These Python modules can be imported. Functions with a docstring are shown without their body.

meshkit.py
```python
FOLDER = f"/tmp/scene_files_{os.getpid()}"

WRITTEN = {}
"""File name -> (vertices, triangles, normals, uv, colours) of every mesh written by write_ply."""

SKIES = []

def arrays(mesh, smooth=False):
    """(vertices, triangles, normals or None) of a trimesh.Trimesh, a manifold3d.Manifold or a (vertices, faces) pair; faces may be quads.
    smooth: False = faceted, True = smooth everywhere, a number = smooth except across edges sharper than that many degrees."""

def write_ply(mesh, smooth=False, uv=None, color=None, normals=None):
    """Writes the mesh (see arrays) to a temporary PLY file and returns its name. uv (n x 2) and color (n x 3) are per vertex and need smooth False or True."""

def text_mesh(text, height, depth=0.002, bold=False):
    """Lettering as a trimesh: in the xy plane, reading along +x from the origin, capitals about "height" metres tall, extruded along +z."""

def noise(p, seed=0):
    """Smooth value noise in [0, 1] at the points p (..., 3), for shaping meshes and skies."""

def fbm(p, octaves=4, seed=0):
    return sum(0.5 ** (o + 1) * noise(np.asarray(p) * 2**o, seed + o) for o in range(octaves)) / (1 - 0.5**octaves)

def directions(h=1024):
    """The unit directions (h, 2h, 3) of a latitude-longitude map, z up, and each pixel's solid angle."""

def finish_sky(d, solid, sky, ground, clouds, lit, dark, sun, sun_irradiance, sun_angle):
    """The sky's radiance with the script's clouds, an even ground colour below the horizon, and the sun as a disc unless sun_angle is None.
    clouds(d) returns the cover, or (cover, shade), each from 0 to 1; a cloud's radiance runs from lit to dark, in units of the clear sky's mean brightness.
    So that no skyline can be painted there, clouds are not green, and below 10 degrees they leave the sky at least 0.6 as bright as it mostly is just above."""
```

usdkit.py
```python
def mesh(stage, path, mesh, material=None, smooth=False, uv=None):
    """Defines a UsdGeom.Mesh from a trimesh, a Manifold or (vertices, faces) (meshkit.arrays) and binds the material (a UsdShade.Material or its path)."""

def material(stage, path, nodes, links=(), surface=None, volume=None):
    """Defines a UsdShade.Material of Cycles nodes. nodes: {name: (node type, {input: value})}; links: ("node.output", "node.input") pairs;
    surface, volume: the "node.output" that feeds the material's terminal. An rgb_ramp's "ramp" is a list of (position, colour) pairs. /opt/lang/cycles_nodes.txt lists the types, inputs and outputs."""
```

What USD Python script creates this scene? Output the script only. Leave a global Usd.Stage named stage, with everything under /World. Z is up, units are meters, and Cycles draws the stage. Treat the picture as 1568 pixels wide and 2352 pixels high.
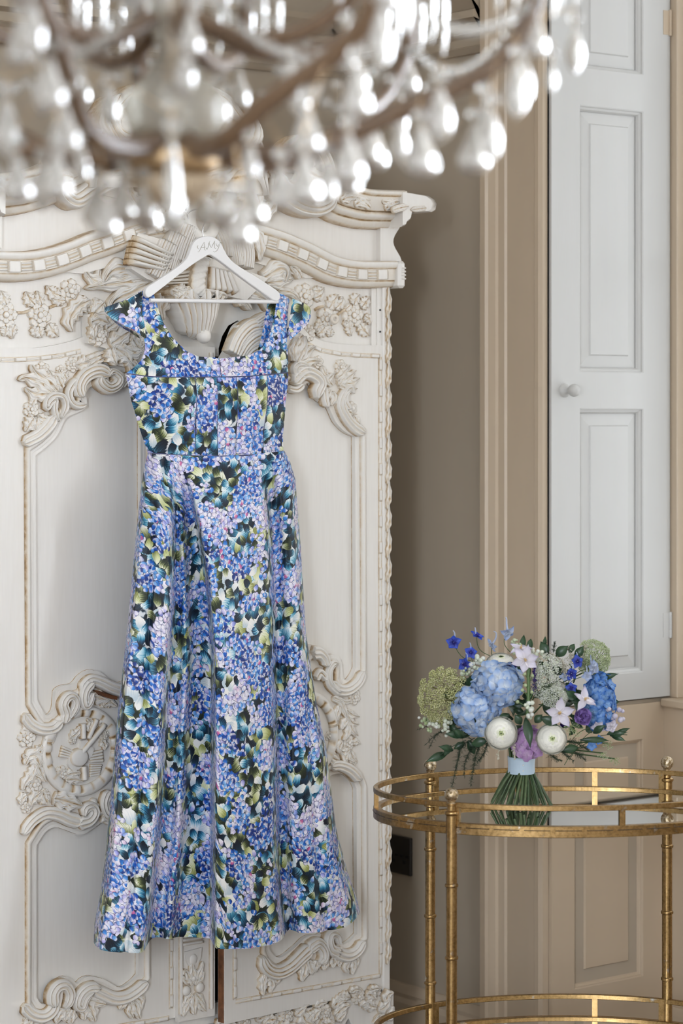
import math, random
import numpy as np, trimesh, usdkit, meshkit
import shapely.geometry as sg
from pxr import Usd, UsdGeom, UsdLux, UsdShade, Gf, Sdf, Vt
rng = np.random.default_rng(7)
PI = math.pi
stage = Usd.Stage.CreateInMemory()
UsdGeom.SetStageUpAxis(stage, UsdGeom.Tokens.z)
UsdGeom.SetStageMetersPerUnit(stage, 1.0)
UsdGeom.Xform.Define(stage, '/World')
UsdGeom.Scope.Define(stage, '/World/Looks')

# ------------------------------------------------------------------ camera
PSI = math.radians(37.5)                       # the camera is turned to the right of the back wall's normal
FWD = np.array([math.sin(PSI), math.cos(PSI), 0.0]); RGT = np.array([math.cos(PSI), -math.sin(PSI), 0.0]); UP = np.array([0, 0, 1.0])
EYE = np.array([0.0, 0.0, 1.62]); FPX = 5553.0; CX, HY = 784.0, 940.0
cam = UsdGeom.Camera.Define(stage, '/World/camera')
cam.AddTransformOp().Set(Gf.Matrix4d(*RGT, 0, *UP, 0, *(-FWD), 0, *EYE, 1))
cam.CreateHorizontalApertureAttr(24.0); cam.CreateVerticalApertureAttr(36.0); cam.CreateFocalLengthAttr(85.0)
cam.CreateVerticalApertureOffsetAttr((HY - 1176) / 1568 * 24.0)
cam.CreateFStopAttr(3.5); cam.CreateFocusDistanceAttr(5.30); cam.CreateClippingRangeAttr(Gf.Vec2f(0.05, 200))
cam.CreateExposureAttr(-0.12)

# ------------------------------------------------------------------ daylight: sky outside, windows in the right wall
WIN = [(2.75, 4.275), (0.95, 2.45), (-1.0, 0.5)]     # the three windows of the right wall (from y, to y)
XR, YB, XL, YF, ZC = 3.90, 5.10, -2.4, -3.0, 3.35       # inner faces of right, back, left and front wall, ceiling
SILL, HEAD = 0.905, 3.05
def rect_light(name, pos, xdir, zdir, w, h, inten, col):
    l = UsdLux.RectLight.Define(stage, '/World/' + name)
    x = np.array(xdir, float); z = np.array(zdir, float); y = np.cross(z, x)
    l.AddTransformOp().Set(Gf.Matrix4d(*x, 0, *y, 0, *z, 0, *map(float, pos), 1))
    l.CreateWidthAttr(w); l.CreateHeightAttr(h); l.CreateIntensityAttr(inten); l.CreateColorAttr(Gf.Vec3f(*col))
    return l
SKYC = (0.89, 0.98, 1.12)
for i, (y0, y1) in enumerate(WIN):             # daylight coming in through each window (the light fills the opening, outside the panes)
    rect_light('window_daylight' + ('' if i == 0 else f'_{i:03d}'), (XR + 0.62, (y0 + y1) / 2, 2.03), (0, 1, 0), (1, 0, 0), y1 - y0 - 0.04, 2.05, (0.2, 22.0, 17.0)[i], SKYC)
rect_light('window_daylight_003', (XL - 0.62, -1.2, 1.95), (0, -1, 0), (-1, 0, 0), 1.5, 2.0, 46.0, SKYC)  # added fill light, shining through an invented window in the left wall
dome = UsdLux.DomeLight.Define(stage, '/World/sky')
dome.CreateIntensityAttr(0.58); dome.CreateColorAttr(Gf.Vec3f(0.93, 0.97, 1.01))

# ------------------------------------------------------------------ helpers
used = {}
def fresh(parent, name):
    k = (parent, name); n = used.get(k, 0); used[k] = n + 1
    return f'{parent}/{name}' if n == 0 else f'{parent}/{name}_{n:03d}'
BASE = {}
def meta(prim, label=None, category=None, group=None, kind=None):
    for k, v in (('label', label), ('category', category), ('group', group), ('kind', kind)):
        if v: prim.SetCustomDataByKey(k, v)
def thing(name, base=(0, 0, 0), label=None, category=None, group=None, kind=None):
    p = fresh('/World', name); x = UsdGeom.Xform.Define(stage, p)
    b = np.array(base, float); x.AddTranslateOp().Set(Gf.Vec3d(*map(float, b))); BASE[p] = b
    meta(x.GetPrim(), label, category, group, kind)
    return p
def put(parent, name, mesh, mat, smooth=40, stain=None, vec=None, label=None, category=None, group=None, kind=None, col=None):
    """one Mesh prim; the vertices are given in room coordinates and stored relative to the thing's base"""
    if isinstance(mesh, list): mesh = join(mesh)
    if hasattr(mesh, 'to_mesh'):
        m_ = mesh.to_mesh(); mesh = (m_.vert_properties[:, :3], m_.tri_verts)
    if isinstance(mesh, trimesh.Trimesh): mesh = (mesh.vertices, mesh.faces)
    v, f = np.asarray(mesh[0], float), np.asarray(mesh[1], int)
    top = '/'.join(parent.split('/')[:3]); b = BASE.get(top, np.zeros(3))
    p = fresh(parent, name)
    pv = stain is not None or vec is not None or col is not None
    m = usdkit.mesh(stage, p, (v - b, f), mat, smooth=(True if pv else smooth))
    api = UsdGeom.PrimvarsAPI(m)
    if stain is not None: api.CreatePrimvar('stain', Sdf.ValueTypeNames.FloatArray, 'vertex').Set(Vt.FloatArray.FromNumpy(np.asarray(stain, np.float32)))
    if vec is not None: api.CreatePrimvar('cloth', Sdf.ValueTypeNames.Float3Array, 'vertex').Set(Vt.Vec3fArray.FromNumpy(np.asarray(vec, np.float32)))
    if col is not None: api.CreatePrimvar('tone', Sdf.ValueTypeNames.FloatArray, 'vertex').Set(Vt.FloatArray.FromNumpy(np.asarray(col, np.float32)))
    if parent == '/World': BASE[p] = np.zeros(3)
    meta(m.GetPrim(), label, category, group, kind)
    return p
def join(ms):
    V, F, n = [], [], 0
    for m in ms:
        if isinstance(m, trimesh.Trimesh): m = (m.vertices, m.faces)
        v, f = np.asarray(m[0], float), np.asarray(m[1], int)
        if f.shape[1] == 4: f = np.vstack([f[:, [0, 1, 2]], f[:, [0, 2, 3]]])
        V.append(v); F.append(f + n); n += len(v)
    return np.vstack(V), np.vstack(F)
def box(lo, hi, bev=0.0):
    lo, hi = np.minimum(lo, hi).astype(float), np.maximum(lo, hi).astype(float)
    bev = min(bev, 0.45 * (hi - lo).min())
    if bev <= 1e-5:
        t = trimesh.creation.box(extents=hi - lo); t.apply_translation((lo + hi) / 2); return (np.array(t.vertices), np.array(t.faces))
    pts = []
    for s in np.ndindex(2, 2, 2):
        c = np.where(np.array(s) == 1, hi, lo); d = np.where(np.array(s) == 1, -1, 1) * bev
        for k in range(3):
            q = c + d; q[k] = c[k]; pts.append(q)
    h = trimesh.convex.convex_hull(np.array(pts)); return (np.array(h.vertices), np.array(h.faces))
def grid_faces(n, m, wrap=False):
    """quads of an n x m vertex grid (row-major); wrap closes the second direction"""
    i, j = np.meshgrid(np.arange(n - 1), np.arange(m if wrap else m - 1), indexing='ij')
    a = i * m + j; b = i * m + (j + 1) % m; c = (i + 1) * m + (j + 1) % m; d = (i + 1) * m + j
    q = np.stack([a, b, c, d], -1).reshape(-1, 4)
    return np.vstack([q[:, [0, 1, 2]], q[:, [0, 2, 3]]])
def spline(pts, n=None, step=None, closed=False):
    """Catmull-Rom through the points, resampled evenly"""
    P = np.asarray(pts, float)
    if len(P) == 2:
        D = P
    else:
        Q = np.vstack([P[-1], P, P[0], P[1]]) if closed else np.vstack([2 * P[0] - P[1], P, 2 * P[-1] - P[-2]])
        out = []
        t = np.linspace(0, 1, 12, endpoint=False)[:, None]
        for i in range(1, len(Q) - 2):
            p0, p1, p2, p3 = Q[i - 1], Q[i], Q[i + 1], Q[i + 2]
            out.append(0.5 * (2 * p1 + (p2 - p0) * t + (2 * p0 - 5 * p1 + 4 * p2 - p3) * t ** 2 + (3 * p1 - p0 - 3 * p2 + p3) * t ** 3))
        D = np.vstack(out + [P[:1] if closed else P[-1:]])
    s = np.r_[0, np.cumsum(np.linalg.norm(np.diff(D, axis=0), axis=1))]
    if n is None: n = max(3, int(round(s[-1] / step)) + 1)
    x = np.linspace(0, s[-1], n)
    if closed: x = x[:-1]
    return np.stack([np.interp(x, s, D[:, k]) for k in range(D.shape[1])], 1)
def tube(path, r, k=8, caps=True):
    """swept round tube along a 3-D path, r a number or one radius per point"""
    P = np.asarray(path, float); n = len(P); r = np.broadcast_to(np.asarray(r, float), n)
    T = np.gradient(P, axis=0); T /= np.maximum(np.linalg.norm(T, axis=1, keepdims=True), 1e-9)
    a = np.array([0, 0, 1.0]) if abs(T[0][2]) < 0.9 else np.array([1.0, 0, 0])
    u = np.cross(T[0], a); u /= np.linalg.norm(u); rings = []
    ang = np.arange(k) / k * 2 * PI
    for i in range(n):
        u = u - T[i] * (u @ T[i]); u /= max(np.linalg.norm(u), 1e-9); w = np.cross(T[i], u)
        rings.append(P[i] + r[i] * (np.cos(ang)[:, None] * u + np.sin(ang)[:, None] * w))
    V = np.vstack(rings); F = grid_faces(n, k, True)
    if caps:
        V = np.vstack([V, P[:1], P[-1:]]); a0 = n * k
        j = np.arange(k); j1 = (j + 1) % k
        F = np.vstack([F, np.stack([np.full(k, a0), j1, j], 1), np.stack([np.full(k, a0 + 1), (n - 1) * k + j, (n - 1) * k + j1], 1)])
    return V, F
def lathe(prof, center, k=24, axis=None):
    """profile (r, z) turned about a vertical axis at center (or about the given axis)"""
    p = np.asarray(prof, float); ang = np.arange(k) / k * 2 * PI
    V = np.stack([np.outer(p[:, 0], np.cos(ang)), np.outer(p[:, 0], np.sin(ang)), np.repeat(p[:, 1:2], k, 1)], -1).reshape(-1, 3)
    if axis is not None:
        z = np.array(axis, float); z /= np.linalg.norm(z); a = np.array([1.0, 0, 0]) if abs(z[0]) < 0.9 else np.array([0, 1.0, 0])
        x = np.cross(a, z); x /= np.linalg.norm(x); y = np.cross(z, x)
        V = V[:, :1] * x + V[:, 1:2] * y + V[:, 2:] * z
    return V + np.asarray(center, float), grid_faces(len(p), k, True)
def ray(px, py):
    """room direction per metre of depth through a point of the photograph"""
    return FWD + (px - CX) / FPX * RGT - (py - HY) / FPX * UP
class Plane:
    """an upright plane in the room: 2-D (X along ux, Z up), h in front of it along the normal"""
    def __init__(s, origin, ang=0.0):
        s.o = np.array(origin, float); s.ux = np.array([math.cos(ang), math.sin(ang), 0]); s.n = np.array([math.sin(ang), -math.cos(ang), 0])
    def tr(s, px, py, h=0.0):
        """photograph -> (X, Z) where the line of sight meets the plane lying h in front"""
        d = ray(px, py); t = ((s.o + s.n * h - EYE) @ s.n) / (d @ s.n); p = EYE + t * d
        return np.array([(p - s.o) @ s.ux, p[2]])
    def trs(s, pts, h=0.0): return np.array([s.tr(a, b, h) for a, b in pts])
    def at(s, XZ, h):
        XZ = np.asarray(XZ, float); h = np.broadcast_to(np.asarray(h, float), XZ.shape[:-1])
        return s.o * np.array([1, 1, 0]) + XZ[..., :1] * s.ux + XZ[..., 1:2] * UP + h[..., None] * s.n
def at_depth(px, py, d): return EYE + d * ray(px, py)

# ------------------------------------------------------------------ materials
def mat(name, nodes, links, surface='p.BSDF', volume=None): return usdkit.material(stage, '/World/Looks/' + name, nodes, links, surface=surface, volume=volume)
def plain(name, color, rough=0.5, **kw):
    return mat(name, {'p': ('principled_bsdf', {'base_color': color, 'roughness': rough, **kw})}, [])
def painted(name, color, rough=0.45, var=0.06, grain=0.15):
    """painted wood or plaster: slight unevenness of tone and a fine brush relief"""
    c = np.array(color)
    return mat(name, {'g': ('geometry', {}), 'mp': ('mapping', {'scale': (9, 9, 1.2)}), 'n': ('noise_texture', {'scale': 1.0, 'detail': 4}),
        'f': ('noise_texture', {'scale': 60.0, 'detail': 3}), 'mp2': ('mapping', {'scale': (4, 4, 0.5)}), 'b': ('bump', {'strength': grain, 'distance': 0.002}),
        'r': ('rgb_ramp', {'ramp': [(0.3, c * (1 - var)), (0.7, np.minimum(c * (1 + var * 0.6), 1))]}), 'p': ('principled_bsdf', {'roughness': rough})},
        [('g.position', 'mp.vector'), ('mp.vector', 'n.vector'), ('n.fac', 'r.fac'), ('r.color', 'p.base_color'), ('g.position', 'mp2.vector'), ('mp2.vector', 'f.vector'), ('f.fac', 'b.height'), ('b.normal', 'p.normal')])
M = {}
M['wall'] = painted('wall_paint', (0.46, 0.385, 0.29), 0.7, 0.03, 0.05)
M['stone'] = painted('woodwork_paint', (0.57, 0.455, 0.325), 0.4, 0.03, 0.06)
M['shutter'] = painted('shutter_paint', (0.59, 0.58, 0.55), 0.38, 0.03, 0.06)
M['ceiling'] = plain('ceiling_paint', (0.80, 0.78, 0.74), 0.8)
M['dark'] = plain('dark_gap', (0.012, 0.011, 0.010), 0.8)
M['floor'] = mat('oak_boards', {'g': ('geometry', {}), 'mp': ('mapping', {'scale': (2, 30, 2)}), 'n': ('noise_texture', {'scale': 1.5, 'detail': 5}), 'r': ('rgb_ramp', {'ramp': [(0.3, (0.09, 0.055, 0.03)), (0.7, (0.17, 0.11, 0.065))]}), 'p': ('principled_bsdf', {'roughness': 0.4})},
    [('g.position', 'mp.vector'), ('mp.vector', 'n.vector'), ('n.fac', 'r.fac'), ('r.color', 'p.base_color')])
M['pane'] = mat('window_pane', {'t': ('transparent_bsdf', {}), 'g': ('glossy_bsdf', {'roughness': 0.0}), 'fr': ('fresnel', {'IOR': 1.45}), 'ge': ('geometry', {}), 'ou': ('math', {'math_type': 'subtract', 'value1': 1.0}), 'mu': ('math', {'math_type': 'multiply'}), 'p': ('mix_closure', {})}, [('ge.backfacing', 'ou.value2'), ('fr.fac', 'mu.value1'), ('ou.value', 'mu.value2'), ('mu.value', 'p.fac'), ('t.BSDF', 'p.closure1'), ('g.BSDF', 'p.closure2')], surface='p.closure')
M['iron'] = plain('dark_iron', (0.06, 0.05, 0.045), 0.45, metallic=0.7)
M['bronze'] = plain('dark_bronze_plate', (0.035, 0.030, 0.026), 0.35, metallic=0.3)
# ================================================================== the room
def struct(name, mesh, m, smooth=False, label=None, category=None, parent='/World'):
    return put(parent, name, mesh, m, smooth=smooth, label=label, category=category, kind='structure')
T = 0.45                                        # thickness of the outer walls
boards = thing('floor', (0, 0, 0), 'brown oak floorboards under the drinks trolley', 'floor', kind='structure')
k = 0; yb = YF
while yb < YB - 1e-6:
    y1 = min(yb + 0.14, YB)
    put(boards, 'plank', box((XL - 0.42, yb + 0.001, -0.02), (XR + 0.42, y1 - 0.001, 0.0 - 0.0006 * (k % 3)), 0.001), M['floor'], smooth=False); yb += 0.14; k += 1
put(boards, 'subfloor', box((XL - T, YF - T, -0.06), (XR + T, YB + T, -0.02)), M['dark'], smooth=False)
struct('ceiling', box((XL - T, YF - T, ZC), (XR + T, YB + T, ZC + 0.1)), M['ceiling'], label='plain white painted ceiling', category='ceiling')
struct('wall_back', box((XL - T, YB, 0), (XR + T, YB + T, ZC)), M['wall'], label='taupe painted wall behind the carved wardrobe', category='wall')
struct('wall_left', [box((XL - T, YF, 0), (XL, -2.0, ZC)), box((XL - T, -0.4, 0), (XL, YB, ZC)), box((XL - T, -2.0, 0), (XL, -0.4, SILL)), box((XL - T, -2.0, HEAD), (XL, -0.4, ZC))], M['ceiling'], label='pale painted side wall opposite the windows', category='wall')
struct('wall_front', box((XL - T, YF - T, 0), (XR + T, YF, ZC)), M['ceiling'], label='pale painted wall behind the viewpoint', category='wall')
SB = 0.008                                      # the slot in which the shutter leaf folds away, at the window's far jamb
piers, y = [], YF
for (y0, y1) in sorted(WIN):
    piers.append(box((XR, y, 0), (XR + T, y0, ZC))); piers.append(box((XR, y0, HEAD), (XR + T, y1, ZC))); piers.append(box((XR + 0.40, y0, 0), (XR + T, y1, SILL - 0.02))); y = y1
piers.append(box((XR, y + 0.06, 0), (XR + T, YB, ZC))); piers.append(box((XR + 0.0, y, 0), (XR + T, y + 0.06, SILL - 0.0))); piers.append(box((XR + 0.0, y, HEAD), (XR + T, y + 0.06, ZC)))
struct('wall_right', piers, M['wall'], label='taupe painted wall with the tall window, right of the wardrobe', category='wall')
def profile_run(path, prof, normal_fn=None):
    """sweeps a (u, w) profile along a straight line between two 3-D points: path = (start, end, udir, wdir)"""
    a, b, u, w = [np.array(q, float) for q in path]; p = np.asarray(prof, float)
    V = np.vstack([a + p[:, :1] * u + p[:, 1:] * w, b + p[:, :1] * u + p[:, 1:] * w]); n = len(p)
    F = grid_faces(2, n, True); c0 = [(0, i + 1, i) for i in range(1, n - 1)]; c1 = [(n, n + i, n + i + 1) for i in range(1, n - 1)]
    return V, np.vstack([F, np.array(c0 + c1)])
# skirting boards and picture rails
SK = [(0, 0), (0.022, 0), (0.022, 0.105), (0.016, 0.118), (0.017, 0.128), (0.008, 0.150), (0, 0.150)]
PR = [(0, 0), (0.016, 0.0), (0.030, 0.014), (0.022, 0.018), (0.026, 0.036), (0.040, 0.046), (0.030, 0.051), (0.034, 0.072), (0.060, 0.080), (0.060, 0.098), (0.044, 0.105), (0.075, 0.135), (0.080, 0.150), (0, 0.150)]
zr = 2.497
struct('baseboard_back', profile_run(((XL, YB, 0), (XR, YB, 0), (0, -1, 0), (0, 0, 1)), SK), M['stone'], label='stone coloured skirting board on the back wall', category='skirting board')
struct('baseboard_right', profile_run(((XR, 4.475, 0), (XR, YB - 0.022, 0), (-1, 0, 0), (0, 0, 1)), SK), M['stone'], label='stone coloured skirting board beside the window surround', category='skirting board')
M['rail'] = painted('picture_rail_paint', (0.46, 0.38, 0.28), 0.4, 0.04, 0.05)
struct('trim_1', profile_run(((XL, YB, zr), (XR, YB, zr), (0, -1, 0), (0, 0, 1)), PR), M['rail'], label='moulded tan picture rail on the back wall', category='picture rail')
struct('trim_2', profile_run(((XR, 4.476, zr), (XR, YB - 0.06, zr), (-1, 0, 0), (0, 0, 1)), PR), M['rail'], label='moulded tan picture rail right of the corner', category='picture rail')
# window surround (architrave) on the right wall: u = towards the far end of the room, w = out into the room
AR = [(0, 0), (0, 0.018), (0.010, 0.024), (0.022, 0.024), (0.027, 0.020), (0.125, 0.020), (0.130, 0.025), (0.150, 0.027), (0.154, 0.033), (0.172, 0.040), (0.178, 0.046), (0.196, 0.046), (0.200, 0.040), (0.200, 0)]
yw = WIN[0][1]
struct('trim_3', profile_run(((XR, yw - 0.002, 0), (XR, yw - 0.002, HEAD + 0.2), (0, 1, 0), (-1, 0, 0)), AR), M['stone'], label='moulded tan window surround between wall and shutter', category='window surround')
# ---- window 1: the far window, whose far jamb carries the panelled shutter seen in the photograph
JP = Plane((XR, yw, 0), 0.0)                    # far jamb: faces the viewer (-y)
w1 = thing('window_1', (XR, yw, 0), 'tall window whose jamb holds an off-white panelled shutter above a tan panel', 'window', kind='structure')
def zpx(px, py, h=0.0): return JP.tr(px, py, h)[1]
def xpx(px, py=900, h=0.0): return JP.tr(px, py, h)[0]
def frame_panel(x0, x1, z0, z1, holes, h0, h1):
    """a slab in the jamb plane with rectangular holes"""
    poly = sg.box(x0, z0, x1, z1)
    for hx0, hx1, hz0, hz1 in holes: poly = poly.difference(sg.box(hx0, hz0, hx1, hz1))
    t = trimesh.creation.extrude_polygon(poly, h1 - h0, engine='earcut'); V = np.array(t.vertices)
    return JP.at(V[:, :2], V[:, 2] + h0), np.array(t.faces)
def ring_mould(x0, x1, z0, z1, prof):
    """mitred moulding around a rectangle; prof (inset, h)"""
    V = []
    for a, h in prof:
        V += [JP.at(np.array(q), h) for q in ((x0 + a, z0 + a), (x1 - a, z0 + a), (x1 - a, z1 - a), (x0 + a, z1 - a))]
    return np.array(V), grid_faces(len(prof), 4, True)
def raised_panel(x0, x1, z0, z1, bev, hb, hs, hf):
    """fielded panel: bevel from hb at the rim to hs, a small step up to the flat field hf"""
    R = [(0, hb), (bev, hs), (bev + 0.003, hf), (bev + 0.004, hf)]
    V, F = ring_mould(x0, x1, z0, z1, R); n = len(V)
    return V, np.vstack([F, [[n - 4, n - 3, n - 2], [n - 4, n - 2, n - 1]]])
HS = 0.014                                      # face of the shutter leaf, in front of the jamb
lx0, lx1 = xpx(1266, 900, HS), xpx(1538, 900, HS); lz0 = zpx(1400, 1612, HS); lz1 = HEAD - 0.02
px0, px1 = xpx(1330, 900, HS), xpx(1478, 900, HS)
holes = [(px0, px1, zpx(1404, 165, HS), lz1 - 0.12), (px0, px1, zpx(1404, 857, HS), zpx(1404, 247, HS)), (px0, px1, zpx(1404, 1551, HS), zpx(1404, 937, HS))]
leaf = put(w1, 'shutter_leaf', frame_panel(lx0, lx1, lz0, lz1, holes, HS - 0.026, HS), M['shutter'], smooth=False, label='off-white panelled shutter leaf')
MP = [(0, 0), (0.001, 0.000), (0.004, -0.002), (0.0045, -0.006), (0.010, -0.009), (0.012, -0.014), (0.0135, -0.016)]
for (a, b, c, d) in holes:
    put(leaf, 'panel_moulding', ring_mould(a, b, c, d, [(i, HS + q) for i, q in MP]), M['shutter'], smooth=30)
    put(leaf, 'raised_panel', raised_panel(a + 0.012, b - 0.012, c + 0.012, d - 0.012, 0.030, HS - 0.018, HS - 0.012, HS - 0.008), M['shutter'], smooth=False)
kc = JP.at(JP.tr(1296, 897, HS), HS)
put(leaf, 'knob', lathe([(0.0, 0.0), (0.0165, 0.0), (0.0165, 0.003), (0.013, 0.006), (0.008, 0.012), (0.0085, 0.020), (0.0135, 0.026), (0.0155, 0.033), (0.0135, 0.041), (0.008, 0.046), (0.0, 0.0475)], kc, 24, JP.n), M['shutter'], smooth=60, label='round painted shutter knob')
for py in (53, 1435):
    c = JP.at(JP.tr(1537, py, HS), HS)
    hg = [lathe([(0, -0.032), (0.0045, -0.032), (0.0045, -0.013), (0.0038, -0.012), (0.0045, -0.011), (0.0045, 0.011), (0.0038, 0.012), (0.0045, 0.013), (0.0045, 0.032), (0, 0.032)], c + np.array([0.001, -0.002, 0]), 12)]
    hg.append(box(c + [-0.022, -0.0015, -0.03], c + [0.0, 0.001, 0.03]))
    put(leaf, 'hinge', hg, M['shutter'] if py > 100 else M['stone'], smooth=30)
put(w1, 'shutter_slot', box((XR + 0.002, yw + 0.045, SILL), (XR + T, yw + 0.058, HEAD)), M['dark'], smooth=False, label='near-black board painted as the shade behind the shutter leaf')  # solid near-black board: the slot's shade is put into its colour
put(w1, 'slot_shadow_gap', box((XR + 0.0008, yw - 0.006, SILL), (XR + lx0 - 0.002, yw + 0.044, HEAD)), M['dark'], smooth=False)  # dark filler strip, painting the shade of the gap beside the leaf
# window frame stile beyond the shutter, sashes and panes
sx0 = XR + lx1 + 0.004
put(w1, 'frame_stile', [box((sx0, yw - 0.035, SILL), (sx0 + 0.055, yw + 0.03, HEAD), 0.002), box((sx0 + 0.025, yw - 0.043, SILL), (sx0 + 0.055, yw - 0.030, HEAD), 0.002)], M['stone'], smooth=False)
def sashes(w, y0, y1, x, z0, z1):
    f = [box((x, y0, z0), (x + 0.05, y0 + 0.06, z1)), box((x, y1 - 0.06, z0), (x + 0.05, y1, z1)), box((x + 0.001, y0 + 0.06, z0), (x + 0.049, y1 - 0.06, z0 + 0.08)), box((x + 0.001, y0 + 0.06, z1 - 0.06), (x + 0.049, y1 - 0.06, z1)), box((x + 0.001, y0 + 0.06, (z0 + z1) / 2 - 0.025), (x + 0.049, y1 - 0.06, (z0 + z1) / 2 + 0.025))]
    put(w, 'sash_frame', f, M['shutter'], smooth=False)
    zs = [z0 + 0.08, (z0 + (z0 + z1) / 2) / 2 + 0.03, (z0 + z1) / 2 - 0.025], [(z0 + z1) / 2 + 0.025, (z1 + (z0 + z1) / 2) / 2, z1 - 0.06]
    ys = np.linspace(y0 + 0.06, y1 - 0.06, 4)
    for zz in zs:
        for i in (1, 2): put(w, 'glazing_bar', box((x + 0.012, ys[i] - 0.009, zz[0]), (x + 0.042, ys[i] + 0.009, zz[2])), M['shutter'], smooth=False)
        put(w, 'glazing_bar', box((x + 0.012, ys[0], zz[1] - 0.009), (x + 0.042, ys[3], zz[1] + 0.009)), M['shutter'], smooth=False)
        for i in range(3):
            for k2 in range(2):
                put(w, 'pane', box((x + 0.024, ys[i] + 0.009, zz[k2] + 0.009), (x + 0.028, ys[i + 1] - 0.009, zz[k2 + 1] - 0.009)), M['pane'], smooth=False)
sashes(w1, WIN[0][0] + 0.03, yw - 0.035, sx0 + 0.056, SILL, HEAD)
# window board and the panelled lower jamb and window back
HL = 0.012
qx0, qx1 = xpx(1318, 1900, HL), xpx(1477, 1900, HL); bx = xpx(1523, 1900, HL)
qz0, qz1 = zpx(1400, 2258, HL), zpx(1400, 1705, HL)
put(w1, 'window_board', box((XR + bx - 0.012, WIN[0][0], SILL - 0.02), (XR + 0.47, yw - 0.012, SILL), 0.003), M['stone'], smooth=False)
low = put(w1, 'lower_panelling', frame_panel(0.002, bx, 0.0, SILL - 0.008, [(qx0, qx1, qz0, qz1)], -0.01, HL), M['stone'], smooth=False, label='tan panelled jamb below the window board')
put(low, 'panel_moulding', ring_mould(qx0, qx1, qz0, qz1, [(i, HL + q) for i, q in MP]), M['stone'], smooth=30)
put(low, 'raised_panel', raised_panel(qx0 + 0.012, qx1 - 0.012, qz0 + 0.012, qz1 - 0.012, 0.030, HL - 0.018, HL - 0.012, HL - 0.007), M['stone'], smooth=False)
put(w1, 'window_back', box((XR + bx, WIN[0][0], 0), (XR + bx + 0.03, yw, SILL - 0.02)), M['stone'], smooth=False)
put(w1, 'skirting', profile_run(((XR + bx, WIN[0][0], 0), (XR + bx, yw - 0.014, 0), (-1, 0, 0), (0, 0, 1)), SK), M['stone'])
for i, (y0, y1) in enumerate(WIN[1:], 2):
    w = thing(f'window_{i}', (XR, y1, 0), ['', '', 'tall sash window in the middle of the right wall', 'tall sash window nearest the front wall'][i], 'window', kind='structure')
    sashes(w, y0 + 0.02, y1 - 0.02, XR + 0.36, SILL, HEAD)
    put(w, 'window_board', box((XR - 0.02, y0, SILL - 0.035), (XR + 0.40, y1, SILL - 0.0)), M['stone'], smooth=False)
w = thing('window_4', (XL, -1.2, 0), 'added sash window for fill light in the left wall', 'window', kind='structure')  # made-up window, put in only to let fill light reach the room
sashes(w, -1.98, -0.42, XL - 0.41, SILL, HEAD)
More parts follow.
